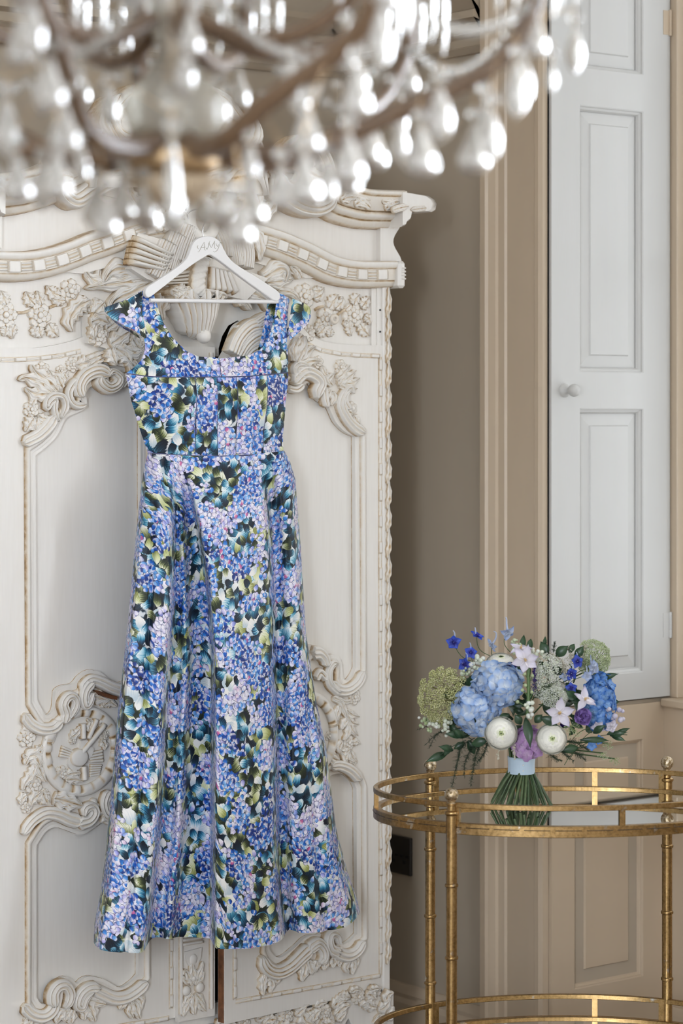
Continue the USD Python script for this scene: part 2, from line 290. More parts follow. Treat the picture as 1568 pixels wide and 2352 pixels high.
# dark socket plate low on the right wall
RW = Plane((XR, 0, 0), -PI / 2)                 # the right wall: X runs towards -y
s0, s1 = RW.tr(897, 2000), RW.tr(948, 1925)
so = thing('wall_socket', RW.at((s0 + s1) / 2, 0), 'dark bronze wall socket plate low beside the wardrobe', 'wall socket')
def rwbox(a, b, h0, h1, bev=0.0):
    p, q = RW.at(np.array(a), h0), RW.at(np.array(b), h1); return box(np.minimum(p, q), np.maximum(p, q), bev)
put(so, 'plate', rwbox(s0, s1, 0, 0.009, 0.002), M['bronze'], smooth=False)
mid = (s0 + s1) / 2; sw = (s1 - s0)
for sgn in (-0.24, 0.24):
    c = mid + sw * np.array([sgn, -0.08])
    put(so, 'outlet', [rwbox(c + [-0.006, -0.012], c + [0.006, -0.004], 0.009, 0.0105), rwbox(c + [-0.016, 0.004], c + [-0.006, 0.010], 0.009, 0.0105), rwbox(c + [0.006, 0.004], c + [0.016, 0.010], 0.009, 0.0105)], M['dark'], smooth=False)
# ================================================================== the carved wardrobe
def cream(name, base=(0.80, 0.77, 0.72)):
    """cream paint with brown antique glaze: where the mesh says (primvar stain) and rubbed off in patches"""
    c = np.array(base)
    return mat(name, {'g': ('geometry', {}), 'a': ('attribute', {'attribute': 'stain'}), 'n': ('noise_texture', {'scale': 55.0, 'detail': 4, 'roughness': 0.65}), 'n2': ('noise_texture', {'scale': 9.0, 'detail': 3}),
        'mr': ('map_range', {'from_min': 0.30, 'from_max': 0.62, 'to_min': 0.45, 'to_max': 1.15, 'clamp': True}), 'mu': ('math', {'math_type': 'multiply', 'use_clamp': True}),
        'mr2': ('map_range', {'from_min': 0.42, 'from_max': 0.68, 'to_min': 0.72, 'to_max': 1.1, 'clamp': True}), 'mu2': ('math', {'math_type': 'multiply', 'use_clamp': True}),
        'r': ('rgb_ramp', {'ramp': [(0, c), (0.25, (0.72, 0.62, 0.48)), (0.55, (0.45, 0.30, 0.15)), (0.9, (0.17, 0.09, 0.035))]}),
        'mp': ('mapping', {'scale': (10, 10, 0.8)}), 'ng': ('noise_texture', {'scale': 14.0, 'detail': 4}), 'ov': ('mix', {'mix_type': 'multiply', 'fac': 1.0}), 'rg': ('rgb_ramp', {'ramp': [(0.25, (0.965, 0.96, 0.95)), (0.7, (1, 1, 1))]}),
        'b': ('bump', {'strength': 0.05, 'distance': 0.001}), 'p': ('principled_bsdf', {'roughness': 0.42})},
        [('g.position', 'n.vector'), ('g.position', 'n2.vector'), ('n.fac', 'mr.value'), ('a.fac', 'mu.value1'), ('mr.result', 'mu.value2'), ('n2.fac', 'mr2.value'), ('mu.value', 'mu2.value1'), ('mr2.result', 'mu2.value2'), ('mu2.value', 'r.fac'),
         ('g.position', 'mp.vector'), ('mp.vector', 'ng.vector'), ('ng.fac', 'rg.fac'), ('r.color', 'ov.color1'), ('rg.color', 'ov.color2'), ('ov.color', 'p.base_color'), ('ng.fac', 'b.height'), ('b.normal', 'p.normal')])
M['cream'] = cream('antique_cream_paint')
M['wood'] = mat('raw_brown_wood', {'g': ('geometry', {}), 'mp': ('mapping', {'scale': (6, 60, 60)}), 'n': ('noise_texture', {'scale': 1.0, 'detail': 4}), 'r': ('rgb_ramp', {'ramp': [(0.3, (0.10, 0.035, 0.012)), (0.7, (0.25, 0.10, 0.04))]}), 'p': ('principled_bsdf', {'roughness': 0.55})}, [('g.position', 'mp.vector'), ('mp.vector', 'n.vector'), ('n.fac', 'r.fac'), ('r.color', 'p.base_color')])

def smooth_step(x): x = np.clip(x, 0, 1); return x * x * (3 - 2 * x)
def strip(pl, spine, hw, prof, nv=13, base=-0.003, h0=0.0, ends=(True, True), rim=0.7):
    """carved strip: spine (n,2) in plane metres, half width hw(t), prof(v, t, s) -> (height, stain) with v across in -1..1, t 0..1 and s metres along"""
    S = np.asarray(spine, float); n = len(S)
    T = np.gradient(S, axis=0); T /= np.maximum(np.linalg.norm(T, axis=1, keepdims=True), 1e-9); N = np.stack([-T[:, 1], T[:, 0]], 1)
    s = np.r_[0, np.cumsum(np.linalg.norm(np.diff(S, axis=0), axis=1))]; t = s / s[-1]
    v = np.r_[-1.0, -0.97, np.linspace(-0.9, 0.9, nv - 4), 0.97, 1.0]
    if ends[0]: S = np.vstack([S[:1] - T[:1] * 0.0005, S]); N = np.vstack([N[:1], N]); s = np.r_[0, s]; t = np.r_[0, t]
    if ends[1]: S = np.vstack([S, S[-1:] + T[-1:] * 0.0005]); N = np.vstack([N, N[-1:]]); s = np.r_[s, s[-1]]; t = np.r_[t, t[-1]]
    n = len(S)
    Vv, Tt = np.meshgrid(v, t); Ss = np.repeat(s[:, None], nv, 1)
    w = hw(Tt, Vv) if callable(hw) else np.full_like(Tt, hw)
    h, st = prof(Vv, Tt, Ss)
    h = h + h0
    h[:, 0] = base; h[:, -1] = base
    if ends[0]: h[0] = base
    if ends[1]: h[-1] = base
    XZ = S[:, None, :] + N[:, None, :] * (Vv * w)[..., None]
    st = np.broadcast_to(st, h.shape).copy(); st[:, 0] = np.maximum(st[:, 0], rim); st[:, -1] = np.maximum(st[:, -1], rim); st[0] = np.maximum(st[0], rim * 0.7); st[-1] = np.maximum(st[-1], rim * 0.7)
    return pl.at(XZ, h).reshape(-1, 3), grid_faces(n, nv), st.ravel()
def jn(ms):
    V, F = join([(m[0], m[1]) for m in ms]); return V, F, np.concatenate([m[2] for m in ms])
def groove(x, k, depth=1.0):
    """k rounded flutes over x in 0..1: (relief 0..1, stain)"""
    c = np.abs(np.sin(x * k * PI)); return 1 - depth * (1 - c) , np.clip(1 - c * 2.6, 0, 1)
def leaf_mesh(pl, spine, w, h=0.012, lobes=4, flutes=5, h0=0.0, nv=25, ns=34, curl=0.0, stain=0.8):
    """acanthus-like leaf along a spine: lobed outline, arched back, fluted"""
    S = spline(spine, n=ns)
    def hw(t, v):
        env = np.sin(np.clip(t, 0, 1) ** 0.72 * PI) ** 0.62
        lob = 1 - 0.34 * np.abs(np.sin(t * lobes * PI + 0.4 * np.abs(v))) ** 1.5 * (t > 0.08)
        return w * (env * lob + 0.02)
    def prof(v, t, s):
        fl = np.abs(np.sin((np.abs(v) * flutes * 0.5 + t * 1.2) * PI)); mid = np.exp(-(v / 0.10) ** 2)
        fine = np.abs(np.sin((np.abs(v) ** 0.9 * flutes * 1.0 + t * 0.9 + 0.3) * PI)); lineg = np.clip(1 - fine * 3.2, 0, 1)
        hh = h * (0.34 + 0.50 * np.sqrt(np.clip(1 - v ** 2, 0, 1)) + 0.16 * fl - 0.16 * lineg - 0.35 * mid + curl * smooth_step((t - 0.6) / 0.4))
        st = stain * np.clip(lineg * 0.75 + mid * 0.6 + np.clip(np.abs(v) - 0.82, 0, 1) * 2.2, 0, 1)
        return hh, st
    return strip(pl, S, hw, prof, nv, h0=h0)
def scroll_mesh(pl, spine, w0, w1, h=0.018, ridges=3, h0=0.0, nv=19, ns=60, taper=0.3, stain=0.8):
    """C- or S-scroll of parallel rounded ridges"""
    S = spline(spine, n=ns)
    def hw(t, v): return (w0 + (w1 - w0) * t) * np.minimum(1, 0.35 + t / 0.12) * np.minimum(1, taper + (1 - t) / 0.15)
    def prof(v, t, s):
        g, st = groove((v + 1) / 2, ridges, 0.45)
        return h * (0.35 + 0.65 * np.sqrt(np.clip(1 - v ** 2, 0, 1))) * g, stain * st * 0.8
    return strip(pl, S, hw, prof, nv, h0=h0)
def flower_mesh(pl, c, R, h=0.014, n=6, rot=0.0, h0=0.0, stain=0.8, center=0.22, layers=1):
    """carved flower: n rounded petals round a boss"""
    c = np.asarray(c, float); out = []
    for L in range(layers + 1):
        Rl = R * (1 - 0.38 * L); hl = h * (0.62 + 0.38 * L); ro = rot + L * PI / n
        nr, na = 12, n * 10
        r = np.linspace(0, 1, nr); a = np.arange(na) / na * 2 * PI; A, Rr = np.meshgrid(a, r)
        pet = np.abs(np.cos((A - ro) * n / 2)); edge = 0.74 + 0.26 * pet ** 0.6
        rr = Rr * Rl * edge * (1 + 0.035 * np.sin(A * n * 3 + 1.0) * Rr)
        hh = hl * (0.34 + 0.42 * np.clip(Rr, 0, 1) ** 0.8 * (0.55 + 0.45 * pet) - 0.16 * np.exp(-((A - ro + PI / n * 0) * 0) ** 2) * np.exp(-((np.abs(np.sin((A - ro) * n / 2))) / 0.12) ** 2) * Rr) + h * 0.05 * np.sin(A * n * 5) * Rr
        hh[-1] = -0.003
        ray_ = np.abs(np.sin((A - ro) * n * 1.5)) ** 6 * np.clip((Rr - 0.55) * 3, 0, 1)
        hh = hh - hl * 0.10 * ray_; hh[-1] = -0.003
        st = np.clip((1 - pet * 2.6), 0, 1) * 0.8 * Rr + np.clip((Rr - 0.92) * 8, 0, 1) * 0.5 + 0.35 * ray_
        XZ = c + np.stack([rr * np.cos(A), rr * np.sin(A)], -1)
        out.append((pl.at(XZ, hh + h0).reshape(-1, 3), grid_faces(nr, na, True), stain * st.ravel()))
    rb = R * center; nr, na = 6, 18; r = np.linspace(0, 1, nr); a = np.arange(na) / na * 2 * PI; A, Rr = np.meshgrid(a, r)
    hh = h * 0.62 + rb * 0.5 * np.sqrt(np.clip(1 - Rr ** 2, 0, 1)); st = np.clip((Rr - 0.75) * 4, 0, 1)
    out.append((pl.at(c + np.stack([rb * Rr * np.cos(A), rb * Rr * np.sin(A)], -1), hh + h0).reshape(-1, 3), grid_faces(nr, na, True), stain * st.ravel()))
    return jn(out)
def boss_mesh(pl, c, rx, rz=None, h=0.012, h0=0.0, stain=0.7):
    rz = rz or rx; nr, na = 8, 24; r = np.linspace(0, 1, nr); a = np.arange(na) / na * 2 * PI; A, Rr = np.meshgrid(a, r)
    hh = h * np.sqrt(np.clip(1 - Rr ** 2.2, 0, 1)) + h0; hh[-1] = -0.003
    return pl.at(np.asarray(c) + np.stack([rx * Rr * np.cos(A), rz * Rr * np.sin(A)], -1), hh).reshape(-1, 3), grid_faces(nr, na, True), stain * np.clip((Rr - 0.8) * 5, 0, 1).ravel()
def sweep2(pl, path, prof, closed=False, side=1.0):
    """moulding swept along a plane path with mitred corners; prof rows (offset to the left of the path * side, h, stain)"""
    P = np.asarray(path, float); p = np.asarray(prof, float); n = len(P)
    if closed: d0 = P - np.roll(P, 1, 0); d1 = np.roll(P, -1, 0) - P
    else: d = np.diff(P, axis=0); d0 = np.vstack([d[:1], d]); d1 = np.vstack([d, d[-1:]])
    d0 = d0 / np.maximum(np.linalg.norm(d0, axis=1, keepdims=True), 1e-9); d1 = d1 / np.maximum(np.linalg.norm(d1, axis=1, keepdims=True), 1e-9)
    n0 = np.stack([-d0[:, 1], d0[:, 0]], 1); n1 = np.stack([-d1[:, 1], d1[:, 0]], 1)
    b = n0 + n1; b /= np.maximum(np.linalg.norm(b, axis=1, keepdims=True), 1e-9); b /= np.maximum((b * n0).sum(1), 0.45)[:, None]
    XZ = P[:, None, :] + b[:, None, :] * (p[None, :, :1] * side); H = np.broadcast_to(p[:, 1], (n, len(p)))
    V = pl.at(XZ, H).reshape(-1, 3); st = np.broadcast_to(p[:, 2], (n, len(p))).ravel().copy(); m = len(p)
    if closed:
        i, j = np.meshgrid(np.arange(n), np.arange(m - 1), indexing='ij'); a = i * m + j; bb = ((i + 1) % n) * m + j
        F = np.vstack([np.stack([a, a + 1, bb + 1], -1).reshape(-1, 3), np.stack([a, bb + 1, bb], -1).reshape(-1, 3)])
    else: F = grid_faces(n, m)
    return V, F, st
def slab(pl, pts, h0, h1, holes=()):
    poly = sg.Polygon(pts).buffer(0)
    for hpts in holes: poly = poly.difference(sg.Polygon(hpts).buffer(0))
    if poly.geom_type != 'Polygon': poly = max(poly.geoms, key=lambda g: g.area)
    t = trimesh.creation.extrude_polygon(poly, h1 - h0, engine='earcut'); V = np.array(t.vertices)
    return pl.at(V[:, :2], V[:, 2] + h0), np.array(t.faces)
def pstain(parent, name, m, **kw): return put(parent, name, (m[0], m[1]), M['cream'], stain=m[2], **kw)

AX, AY = 3.05, 4.50                              # centre of the wardrobe and the plane of its door faces
AP = Plane((AX, AY, 0), 0.0)
arm = thing('wardrobe', (AX, AY + 0.25, 0), 'carved antique cream wardrobe with arched cornice and one door ajar', 'wardrobe')
W2 = 0.545                                       # half width
ztop_side = AP.tr(895, 655)[1]                   # underside of the frieze moulding at the side
# ---- carcass: sides, back, bottom, top, dark inside
put(arm, 'side_panel', box((AX + W2 - 0.025, AY + 0.01, 0.16), (AX + W2, AY + 0.52, 2.02), 0.002), M['cream'], smooth=False)
put(arm, 'side_panel', box((AX - W2, AY + 0.01, 0.16), (AX - W2 + 0.025, AY + 0.52, 2.02), 0.002), M['cream'], smooth=False)
put(arm, 'back_panel', box((AX - W2 + 0.025, AY + 0.50, 0.16), (AX + W2 - 0.025, AY + 0.52, 2.02)), M['wood'], smooth=False)
put(arm, 'bottom_board', box((AX - W2 + 0.025, AY + 0.03, 0.16), (AX + W2 - 0.025, AY + 0.50, 0.245)), M['wood'], smooth=False, label='raw brown wooden wardrobe floor')
put(arm, 'top_board', box((AX - W2 + 0.025, AY + 0.03, 2.00), (AX + W2 - 0.025, AY + 0.50, 2.02)), M['wood'], smooth=False)
put(arm, 'front_rail', box((AX - W2 + 0.025, AY + 0.012, 0.16), (AX + W2 - 0.025, AY + 0.03, AP.tr(505, 2305)[1]), 0.001), M['cream'], smooth=False)
# frieze board above the doors (the carved field), and the pediment board over it
fz0 = AP.tr(600, 800)[1] - 0.02
DENT_R = [(430, 520), (500, 528), (545, 536), (592, 548), (642, 563), (674, 576), (704, 589), (733, 604), (762, 618), (792, 626), (821, 630), (853, 631), (894, 630)]
DENT_L = [(-46, 613), (0, 612), (38, 613), (74, 611), (110, 605), (143, 596), (176, 584), (209, 570), (245, 558), (285, 543), (330, 528), (380, 520), (432, 519)]
CORN_R = [(560, 400), (600, 420), (640, 450), (690, 478), (736, 492), (765, 507), (795, 516), (824, 522), (853, 524), (897, 524)]
CORN_L = [(-60, 497), (0, 496), (51, 490), (102, 477), (138, 463), (180, 446), (230, 425), (290, 400)]
frieze_top = AP.trs(DENT_L + DENT_R[1:])
pts = np.vstack([[[-W2 + 0.02, fz0]], spline(frieze_top, n=60), [[W2 - 0.02, fz0]]])
put(arm, 'frieze_board', slab(AP, pts, -0.035, -0.012, [AP.trs([(502, 840), (502, 800), (510, 772), (524, 748), (545, 736), (560, 745), (560, 840)], -0.012)]), M['cream'], smooth=False)
ped_top = AP.trs(CORN_L[1:] + [(380, 300), (450, 280), (520, 310)] + CORN_R)
ped = np.vstack([[[-W2 + 0.02, AP.tr(0, 612)[1]]], spline(np.vstack([[[-W2 + 0.02, AP.tr(0, 496)[1]]], ped_top]), n=60), [[W2 - 0.02, AP.tr(880, 640)[1]]], [[0.3, AP.tr(740, 640)[1]], [0.0, AP.tr(430, 560)[1]], [-0.3, AP.tr(110, 625)[1]]]])
put(arm, 'pediment_board', slab(AP, ped, -0.030, -0.004), M['cream'], smooth=False)
# side profile block under the cornice (concave), right side
zc1, zc0 = AP.tr(900, 510)[1], AP.tr(900, 612)[1]
q = np.linspace(0, 1, 14); cv = 0.026 * np.cos((q - 0.08) * PI * 1.05) ** 2 * 1.0
sidep = np.stack([W2 + 0.004 + cv, zc0 + (zc1 - zc0) * q], 1)
for sg_, nmx in ((1, 'cove_block'), (-1, 'cove_block')):
    pl_pts = np.vstack([[[W2 - 0.035, zc0]], sidep, [[W2 - 0.035, zc1]]]) * np.array([sg_, 1])
    put(arm, nmx, slab(AP, pl_pts, -0.52, 0.012), M['cream'], smooth=30)
# ---- ribbon moulding (frieze) : swept body, then ribbon-wrapped reeds on top
FM = [(-0.032, -0.014, 0.9), (-0.030, 0.004, 0.4), (-0.026, 0.012, 0.1), (-0.018, 0.017, 0.1), (-0.014, 0.0165, 0.6), (-0.0125, 0.020, 0.1), (0.0125, 0.020, 0.1), (0.0132, 0.0225, 0.5), (0.018, 0.028, 0.05), (0.027, 0.031, 0.0), (0.031, 0.028, 0.2), (0.032, 0.022, 0.8), (0.033, 0.006, 0.8), (0.034, -0.006, 0.3)]
def ret(pl, XZ, dx=0.0): return XZ
LL = AP.trs(DENT_L, 0.02); RR = AP.trs(DENT_R, 0.02)
LL[0, 0] = -W2 - 0.02; RR[-1, 0] = W2 + 0.005
dent = spline(np.vstack([LL, RR[1:]]), step=0.006)
pstain(arm, 'frieze_moulding', sweep2(AP, dent, FM))
def reeds(pl, path, hw, h0, blk=0.026, gap=0.026, hblk=0.010, hreed=0.008, n=3, skip=None):
    """ribbon wrapped round reeds: alternate smooth blocks and bundles of n little rods"""
    s = np.r_[0, np.cumsum(np.linalg.norm(np.diff(path, axis=0), axis=1))]; L = s[-1]; blocks, rods = [], []
    def sub(a, b, m): x = np.linspace(a, b, m); return np.stack([np.interp(x, s, path[:, k]) for k in (0, 1)], 1)
    a = 0.004
    while a + blk < L:
        c = sub(a, a + blk, 8)
        if skip is None or not skip(c[4]):
            blocks.append(strip(pl, c, hw, lambda v, t, s_: (h0 + hblk * (0.75 + 0.25 * np.cos(v * 1.2)) * np.ones_like(v), np.clip(np.abs(t - 0.5) * 4 - 1.75, 0, 1)), 9, base=h0 - 0.003, rim=0.4))
        b = a + blk
        if b + gap < L:
            c = sub(b - 0.001, b + gap + 0.001, 9)
            if skip is None or not skip(c[4]):
                def pr(v, t, s_):
                    g = np.abs(np.sin((v + 1) / 2 * n * PI)); e = np.sqrt(np.clip(1 - (2 * t - 1) ** 2 * 0.9, 0, 1))
                    return h0 - 0.001 + hreed * g * e, np.clip(1 - g * 2.2, 0, 1)
                rods.append(strip(pl, c, hw * 0.92, pr, 6 * n + 1, base=h0 - 0.003, rim=0.5))
        a = b + gap
    return blocks, rods
bl, rd = reeds(AP, dent, 0.0115, 0.0195, blk=0.030, gap=0.030, hblk=0.0075, hreed=0.0072, skip=lambda c: abs(c[0] + 0.005) < 0.115)
for m in bl: pstain(arm, 'ribbon_band', m)
for m in rd: pstain(arm, 'reed_bundle', m)
# corner piece of the ribbon moulding at the right end (ribbed)
zz = AP.tr(905, 630)[1]
cb = [box((AX + W2 + 0.004, AY - 0.034, zz - 0.034), (AX + W2 + 0.026, AY + 0.10, zz + 0.030), 0.006)]
for q_ in range(4): cb.append(lathe([(0, -0.003), (0.0075, -0.002), (0.0085, 0.0), (0.0075, 0.002), (0, 0.003)], (AX + W2 + 0.018, AY - 0.030, zz - 0.012 + q_ * 0.0085), 12))
put(arm, 'corner_block', cb, M['cream'], smooth=30)
# ---- cornice: swept right and left, stopping at the pediment scrolls
CM = [(-0.002, -0.004, 0.8), (0.0, 0.010, 0.5), (0.004, 0.017, 0.1), (0.014, 0.023, 0.1), (0.018, 0.023, 0.8), (0.020, 0.030, 0.2), (0.028, 0.038, 0.0), (0.036, 0.038, 0.4), (0.038, 0.034, 0.9), (0.040, 0.048, 0.1), (0.070, 0.056, 0.1), (0.073, 0.060, 0.7), (0.078, 0.066, 0.1), (0.085, 0.066, 0.2), (0.088, 0.055, 0.3), (0.088, -0.02, 0.2)]
cr = AP.trs(CORN_R[2:], 0.02); cr[-1, 0] = W2 + 0.006; crp = spline(cr, step=0.008)
cl = AP.trs(CORN_L[:7], 0.02); cl[0, 0] = -W2 - 0.006; clp = spline(cl, step=0.008)
pstain(arm, 'cornice', sweep2(AP, crp, CM)); pstain(arm, 'cornice', sweep2(AP, clp, CM))
# corner ears of the cornice (the cornice turning back along the side)
for sgn in (1, -1):
    e = []
    prof = [(0.0, 0), (0.012, 0.004), (0.016, 0.012), (0.024, 0.016), (0.030, 0.022), (0.034, 0.036), (0.094, 0.040), (0.106, 0.046), (0.110, 0.060), (0.103, 0.070), (0.085, 0.078), (0.0, 0.084)]
    zb = crp[-1, 1] if sgn > 0 else clp[0, 1]
    P_ = np.array(prof); V = []
    for y_ in (AY - 0.055, AY - 0.060, AY + 0.50):
        k_ = 0.55 if y_ < AY - 0.056 - 0.002 and False else 1.0
        V.append(np.stack([AX + sgn * (W2 - 0.012 + P_[:, 0] * k_), np.full(len(P_), y_), zb + P_[:, 1]], 1))
    fr = np.stack([AX + sgn * (W2 - 0.012 + P_[:, 0] * 0.82), np.full(len(P_), AY - 0.068), zb + 0.004 + P_[:, 1] * 0.93], 1)
    V = np.vstack([fr] + V[1:]); n_ = len(P_)
    tri_ = np.array(trimesh.creation.triangulate_polygon(sg.Polygon(P_), engine='earcut')[1])
    F = np.vstack([grid_faces(3, n_, True), tri_])
    ear = put(arm, 'cornice_ear', (V, F), M['cream'], smooth=35)
    if sgn > 0:
        EP = Plane((AX, AY - 0.066, 0), 0.0)
        pstain(arm, 'cornice_leaf', leaf_mesh(EP, EP.trs([(898, 484), (915, 478), (935, 474)]), 0.013, 0.008, 1, 2, stain=1.0))
        pstain(arm, 'cornice_leaf', leaf_mesh(EP, EP.trs([(975, 478), (960, 480), (940, 482)]), 0.010, 0.008, 1, 2, stain=1.0))
CP = Plane((AX, AY - 0.050, 0), 0.0)             # carved leaf band on the cornice face
def band_pt(path, x, up):
    i = np.argmin(np.abs(path[:, 0] - x)); return np.array([x, path[i, 1] + up])
for x, d in ((0.36, 1), (0.40, 1), (0.445, -1), (0.49, 1), (0.525, -1), (0.30, 1), (0.25, 1)):
    a_ = band_pt(crp, x, 0.044); b_ = band_pt(crp, x + 0.045 * d, 0.062)
    pstain(arm, 'cornice_leaf', leaf_mesh(CP, [a_, (a_ + b_) / 2 + [0, 0.004], b_], 0.015, 0.008, 2, 5, stain=0.9))
    a_ = band_pt(clp, -x, 0.044); b_ = band_pt(clp, -x - 0.045 * d, 0.062)
    pstain(arm, 'cornice_leaf', leaf_mesh(CP, [a_, (a_ + b_) / 2 + [0, 0.004], b_], 0.015, 0.008, 2, 5, stain=0.9))
# ---- pediment scrolls (volutes) with rosettes, crest shell, wreath
def pl_scroll(pl, px, w0, w1, h, ridges, h0=0.0, **kw): return scroll_mesh(pl, pl.trs(px, h0), w0, w1, h, ridges, h0=h0, **kw)
def curl(c, r0, r1, a0, a1, n=26):
    a = np.radians(np.linspace(a0, a1, n)); r = np.linspace(r0, r1, n); return np.stack([c[0] + r * np.cos(a), c[1] + r * np.sin(a)], 1)
pstain(arm, 'pediment_scroll', pl_scroll(AP, [(740, 420), (735, 380), (715, 345), (680, 330), (650, 350), (655, 380), (680, 390)], 0.026, 0.016, 0.040, 3, 0.02))
pstain(arm, 'pediment_scroll', pl_scroll(AP, [(620, 400), (640, 440), (680, 470), (720, 478), (745, 465), (742, 440), (720, 430)], 0.030, 0.018, 0.035, 4, 0.02))
pstain(arm, 'pediment_scroll', pl_scroll(AP, [(300, 400), (240, 415), (200, 440), (165, 460), (140, 440), (150, 415)], 0.030, 0.018, 0.035, 4, 0.02))
pstain(arm, 'pediment_scroll', pl_scroll(AP, [(120, 400), (130, 360), (160, 330), (200, 335), (210, 365), (190, 385)], 0.026, 0.016, 0.040, 3, 0.02))
for (a, b, r) in ((698, 385, 0.036), (614, 380, 0.034), (372, 505, 0.030), (205, 390, 0.034), (565, 440, 0.026), (345, 450, 0.028)):
    pstain(arm, 'rosette', flower_mesh(AP, AP.tr(a, b, 0.03), r, 0.022, 7, rng.random(), h0=0.026, layers=2))
for sp, w in (([(600, 480), (590, 440), (575, 405)], 0.02), ([(325, 480), (305, 450), (300, 425)], 0.024), ([(350, 480), (320, 490), (300, 500)], 0.022), ([(600, 500), (625, 480), (640, 455)], 0.02), ([(345, 430), (320, 410), (310, 390)], 0.022), ([(585, 520), (600, 560), (600, 600)], 0.02), ([(770, 420), (757, 380), (742, 345)], 0.02)):
    pstain(arm, 'carved_leaf', leaf_mesh(AP, AP.trs(sp, 0.03), w, 0.018, 3, 5, h0=0.014))
# crest: fluted shell
cc = AP.tr(395, 430, 0.02); na, nr = 91, 14
a = np.linspace(math.radians(-2), math.radians(184), na); r = np.linspace(0, 1, nr); A, Rr = np.meshgrid(a, r)
edge = AP.tr(395, 183, 0.02)[1] - cc[1]; rad = 0.235 + (edge - 0.235) * np.sin(np.clip(A, 0, PI)) ** 2
rad = rad * (0.96 + 0.04 * np.abs(np.cos(A * 9)))
fl = np.abs(np.cos(A * 9)); hh = 0.012 + 0.035 * Rr ** 0.8 + 0.016 * fl * np.clip(Rr * 1.6, 0, 1); hh[-1] = -0.03
st = np.clip(1 - fl * 2.4, 0, 1) * np.clip(Rr * 1.5, 0, 1) * 0.8; st[-1] = 0.4; st[-2] = np.maximum(st[-2], 0.3)
crest = (AP.at(cc + np.stack([Rr * rad * np.cos(A), Rr * rad * np.sin(A)], -1), hh).reshape(-1, 3), grid_faces(nr, na), st.ravel())
pstain(arm, 'crest_shell', crest)
put(arm, 'crest_back', slab(AP, np.vstack([cc + np.stack([rad[0] * 0.99 * np.cos(a), rad[0] * 0.99 * np.sin(a)], 1), [cc + [0, -0.05]]]), -0.035, 0.004), M['cream'], smooth=False)
pstain(arm, 'crest_rim', scroll_mesh(AP, cc + np.stack([(rad[0] - 0.004) * np.cos(a), (rad[0] - 0.004) * np.sin(a)], 1)[::6], 0.015, 0.015, 0.030, 2, h0=0.040))
for sgn in (1, -1):
    pstain(arm, 'crest_leaf', leaf_mesh(AP, [cc + [sgn * 0.05, 0.03], cc + [sgn * 0.13, 0.06], cc + [sgn * 0.19, 0.13], cc + [sgn * 0.165, 0.19]], 0.040, 0.026, 4, 7, h0=0.05))
    pstain(arm, 'crest_leaf', leaf_mesh(AP, [cc + [sgn * 0.03, 0.08], cc + [sgn * 0.07, 0.13], cc + [sgn * 0.09, 0.19]], 0.030, 0.024, 3, 5, h0=0.05))
pstain(arm, 'crest_boss', boss_mesh(AP, cc + [0, 0.06], 0.055, 0.075, 0.035, 0.03))
# wreath with a dark hole, where the hanger hooks on
wc = AP.tr(463, 505, 0.03); ang = np.linspace(0, 2 * PI, 40)
WV = AP.at(wc + 0.0 * np.stack([np.cos(ang), np.sin(ang)], 1), 0.03)
ringp = AP.at(wc + np.stack([0.034 * np.cos(ang), 0.040 * np.sin(ang)], 1), 0.036)
put(arm, 'wreath_ring', tube(ringp, 0.0125, 10, caps=False), M['cream'], smooth=60)
hole = boss_mesh(AP, wc, 0.030, 0.036, 0.004, 0.0); put(arm, 'wreath_hollow', (hole[0], hole[1]), M['wood'], smooth=False)
for q_ in range(9):
    th = q_ / 9 * 2 * PI + 0.2; d = np.array([math.cos(th), math.sin(th)])
    if -0.2 < d[0] < 0.5 and d[1] > 0.7: continue
    pstain(arm, 'wreath_leaf', leaf_mesh(AP, [wc + d * 0.040, wc + d * 0.060 + [d[1] * 0.008, -d[0] * 0.008], wc + d * 0.085], 0.016, 0.016, 2, 5, h0=0.018))
# ---- centre ornament: bow, binding strap, drapery and acanthus cup
def reeded_plate(pl, corners, n, h, h0, name, parent=arm):
    """a bundle of n parallel rods between two edges (start edge a->b, end edge c->d)"""
    a, b, c, d = [pl.tr(*q, h0) for q in corners]
    for i in range(n):
        t0, t1 = (i + 0.5) / n, (i + 0.5) / n; p0 = a + (b - a) * t0; p1 = c + (d - c) * t1; w = 0.52 * min(np.linalg.norm(b - a), np.linalg.norm(d - c)) / n
        S = np.linspace(0, 1, 12)[:, None]; S = p0 + (p1 - p0) * S
        def pr(v, t, s_):
            e = np.sqrt(np.clip(1 - (np.clip((0.14 - t) / 0.14, 0, 1)) ** 2, 0.05, 1))
            return h0 + h * (0.2 + 0.8 * np.sqrt(np.clip(1 - v ** 2, 0, 1))) * e, np.clip(np.abs(v) - 0.72, 0, 1) * 2.6 + 0.6 * np.clip((0.10 - t) * 10, 0, 1)
        w0 = 0.52 * np.linalg.norm(b - a) / n; w1 = 0.52 * np.linalg.norm(d - c) / n
        pstain(parent, name, strip(pl, S, lambda t, v: w0 + (w1 - w0) * t, pr, 11, base=h0 - 0.015))
put(arm, 'bow_core', slab(AP, AP.trs([(312, 535), (400, 560), (470, 590), (610, 640), (560, 690), (480, 672), (400, 668), (330, 640), (296, 618), (296, 570)], 0.02), -0.012, 0.030), M['cream'], smooth=False)
reeded_plate(AP, [(305, 540), (290, 608), (388, 582), (365, 624)], 5, 0.024, 0.030, 'bow_rod')
reeded_plate(AP, [(378, 630), (372, 655), (443, 618), (440, 654)], 4, 0.018, 0.028, 'bow_rod')
reeded_plate(AP, [(545, 676), (475, 668), (520, 625), (478, 612)], 5, 0.018, 0.030, 'bow_rod')
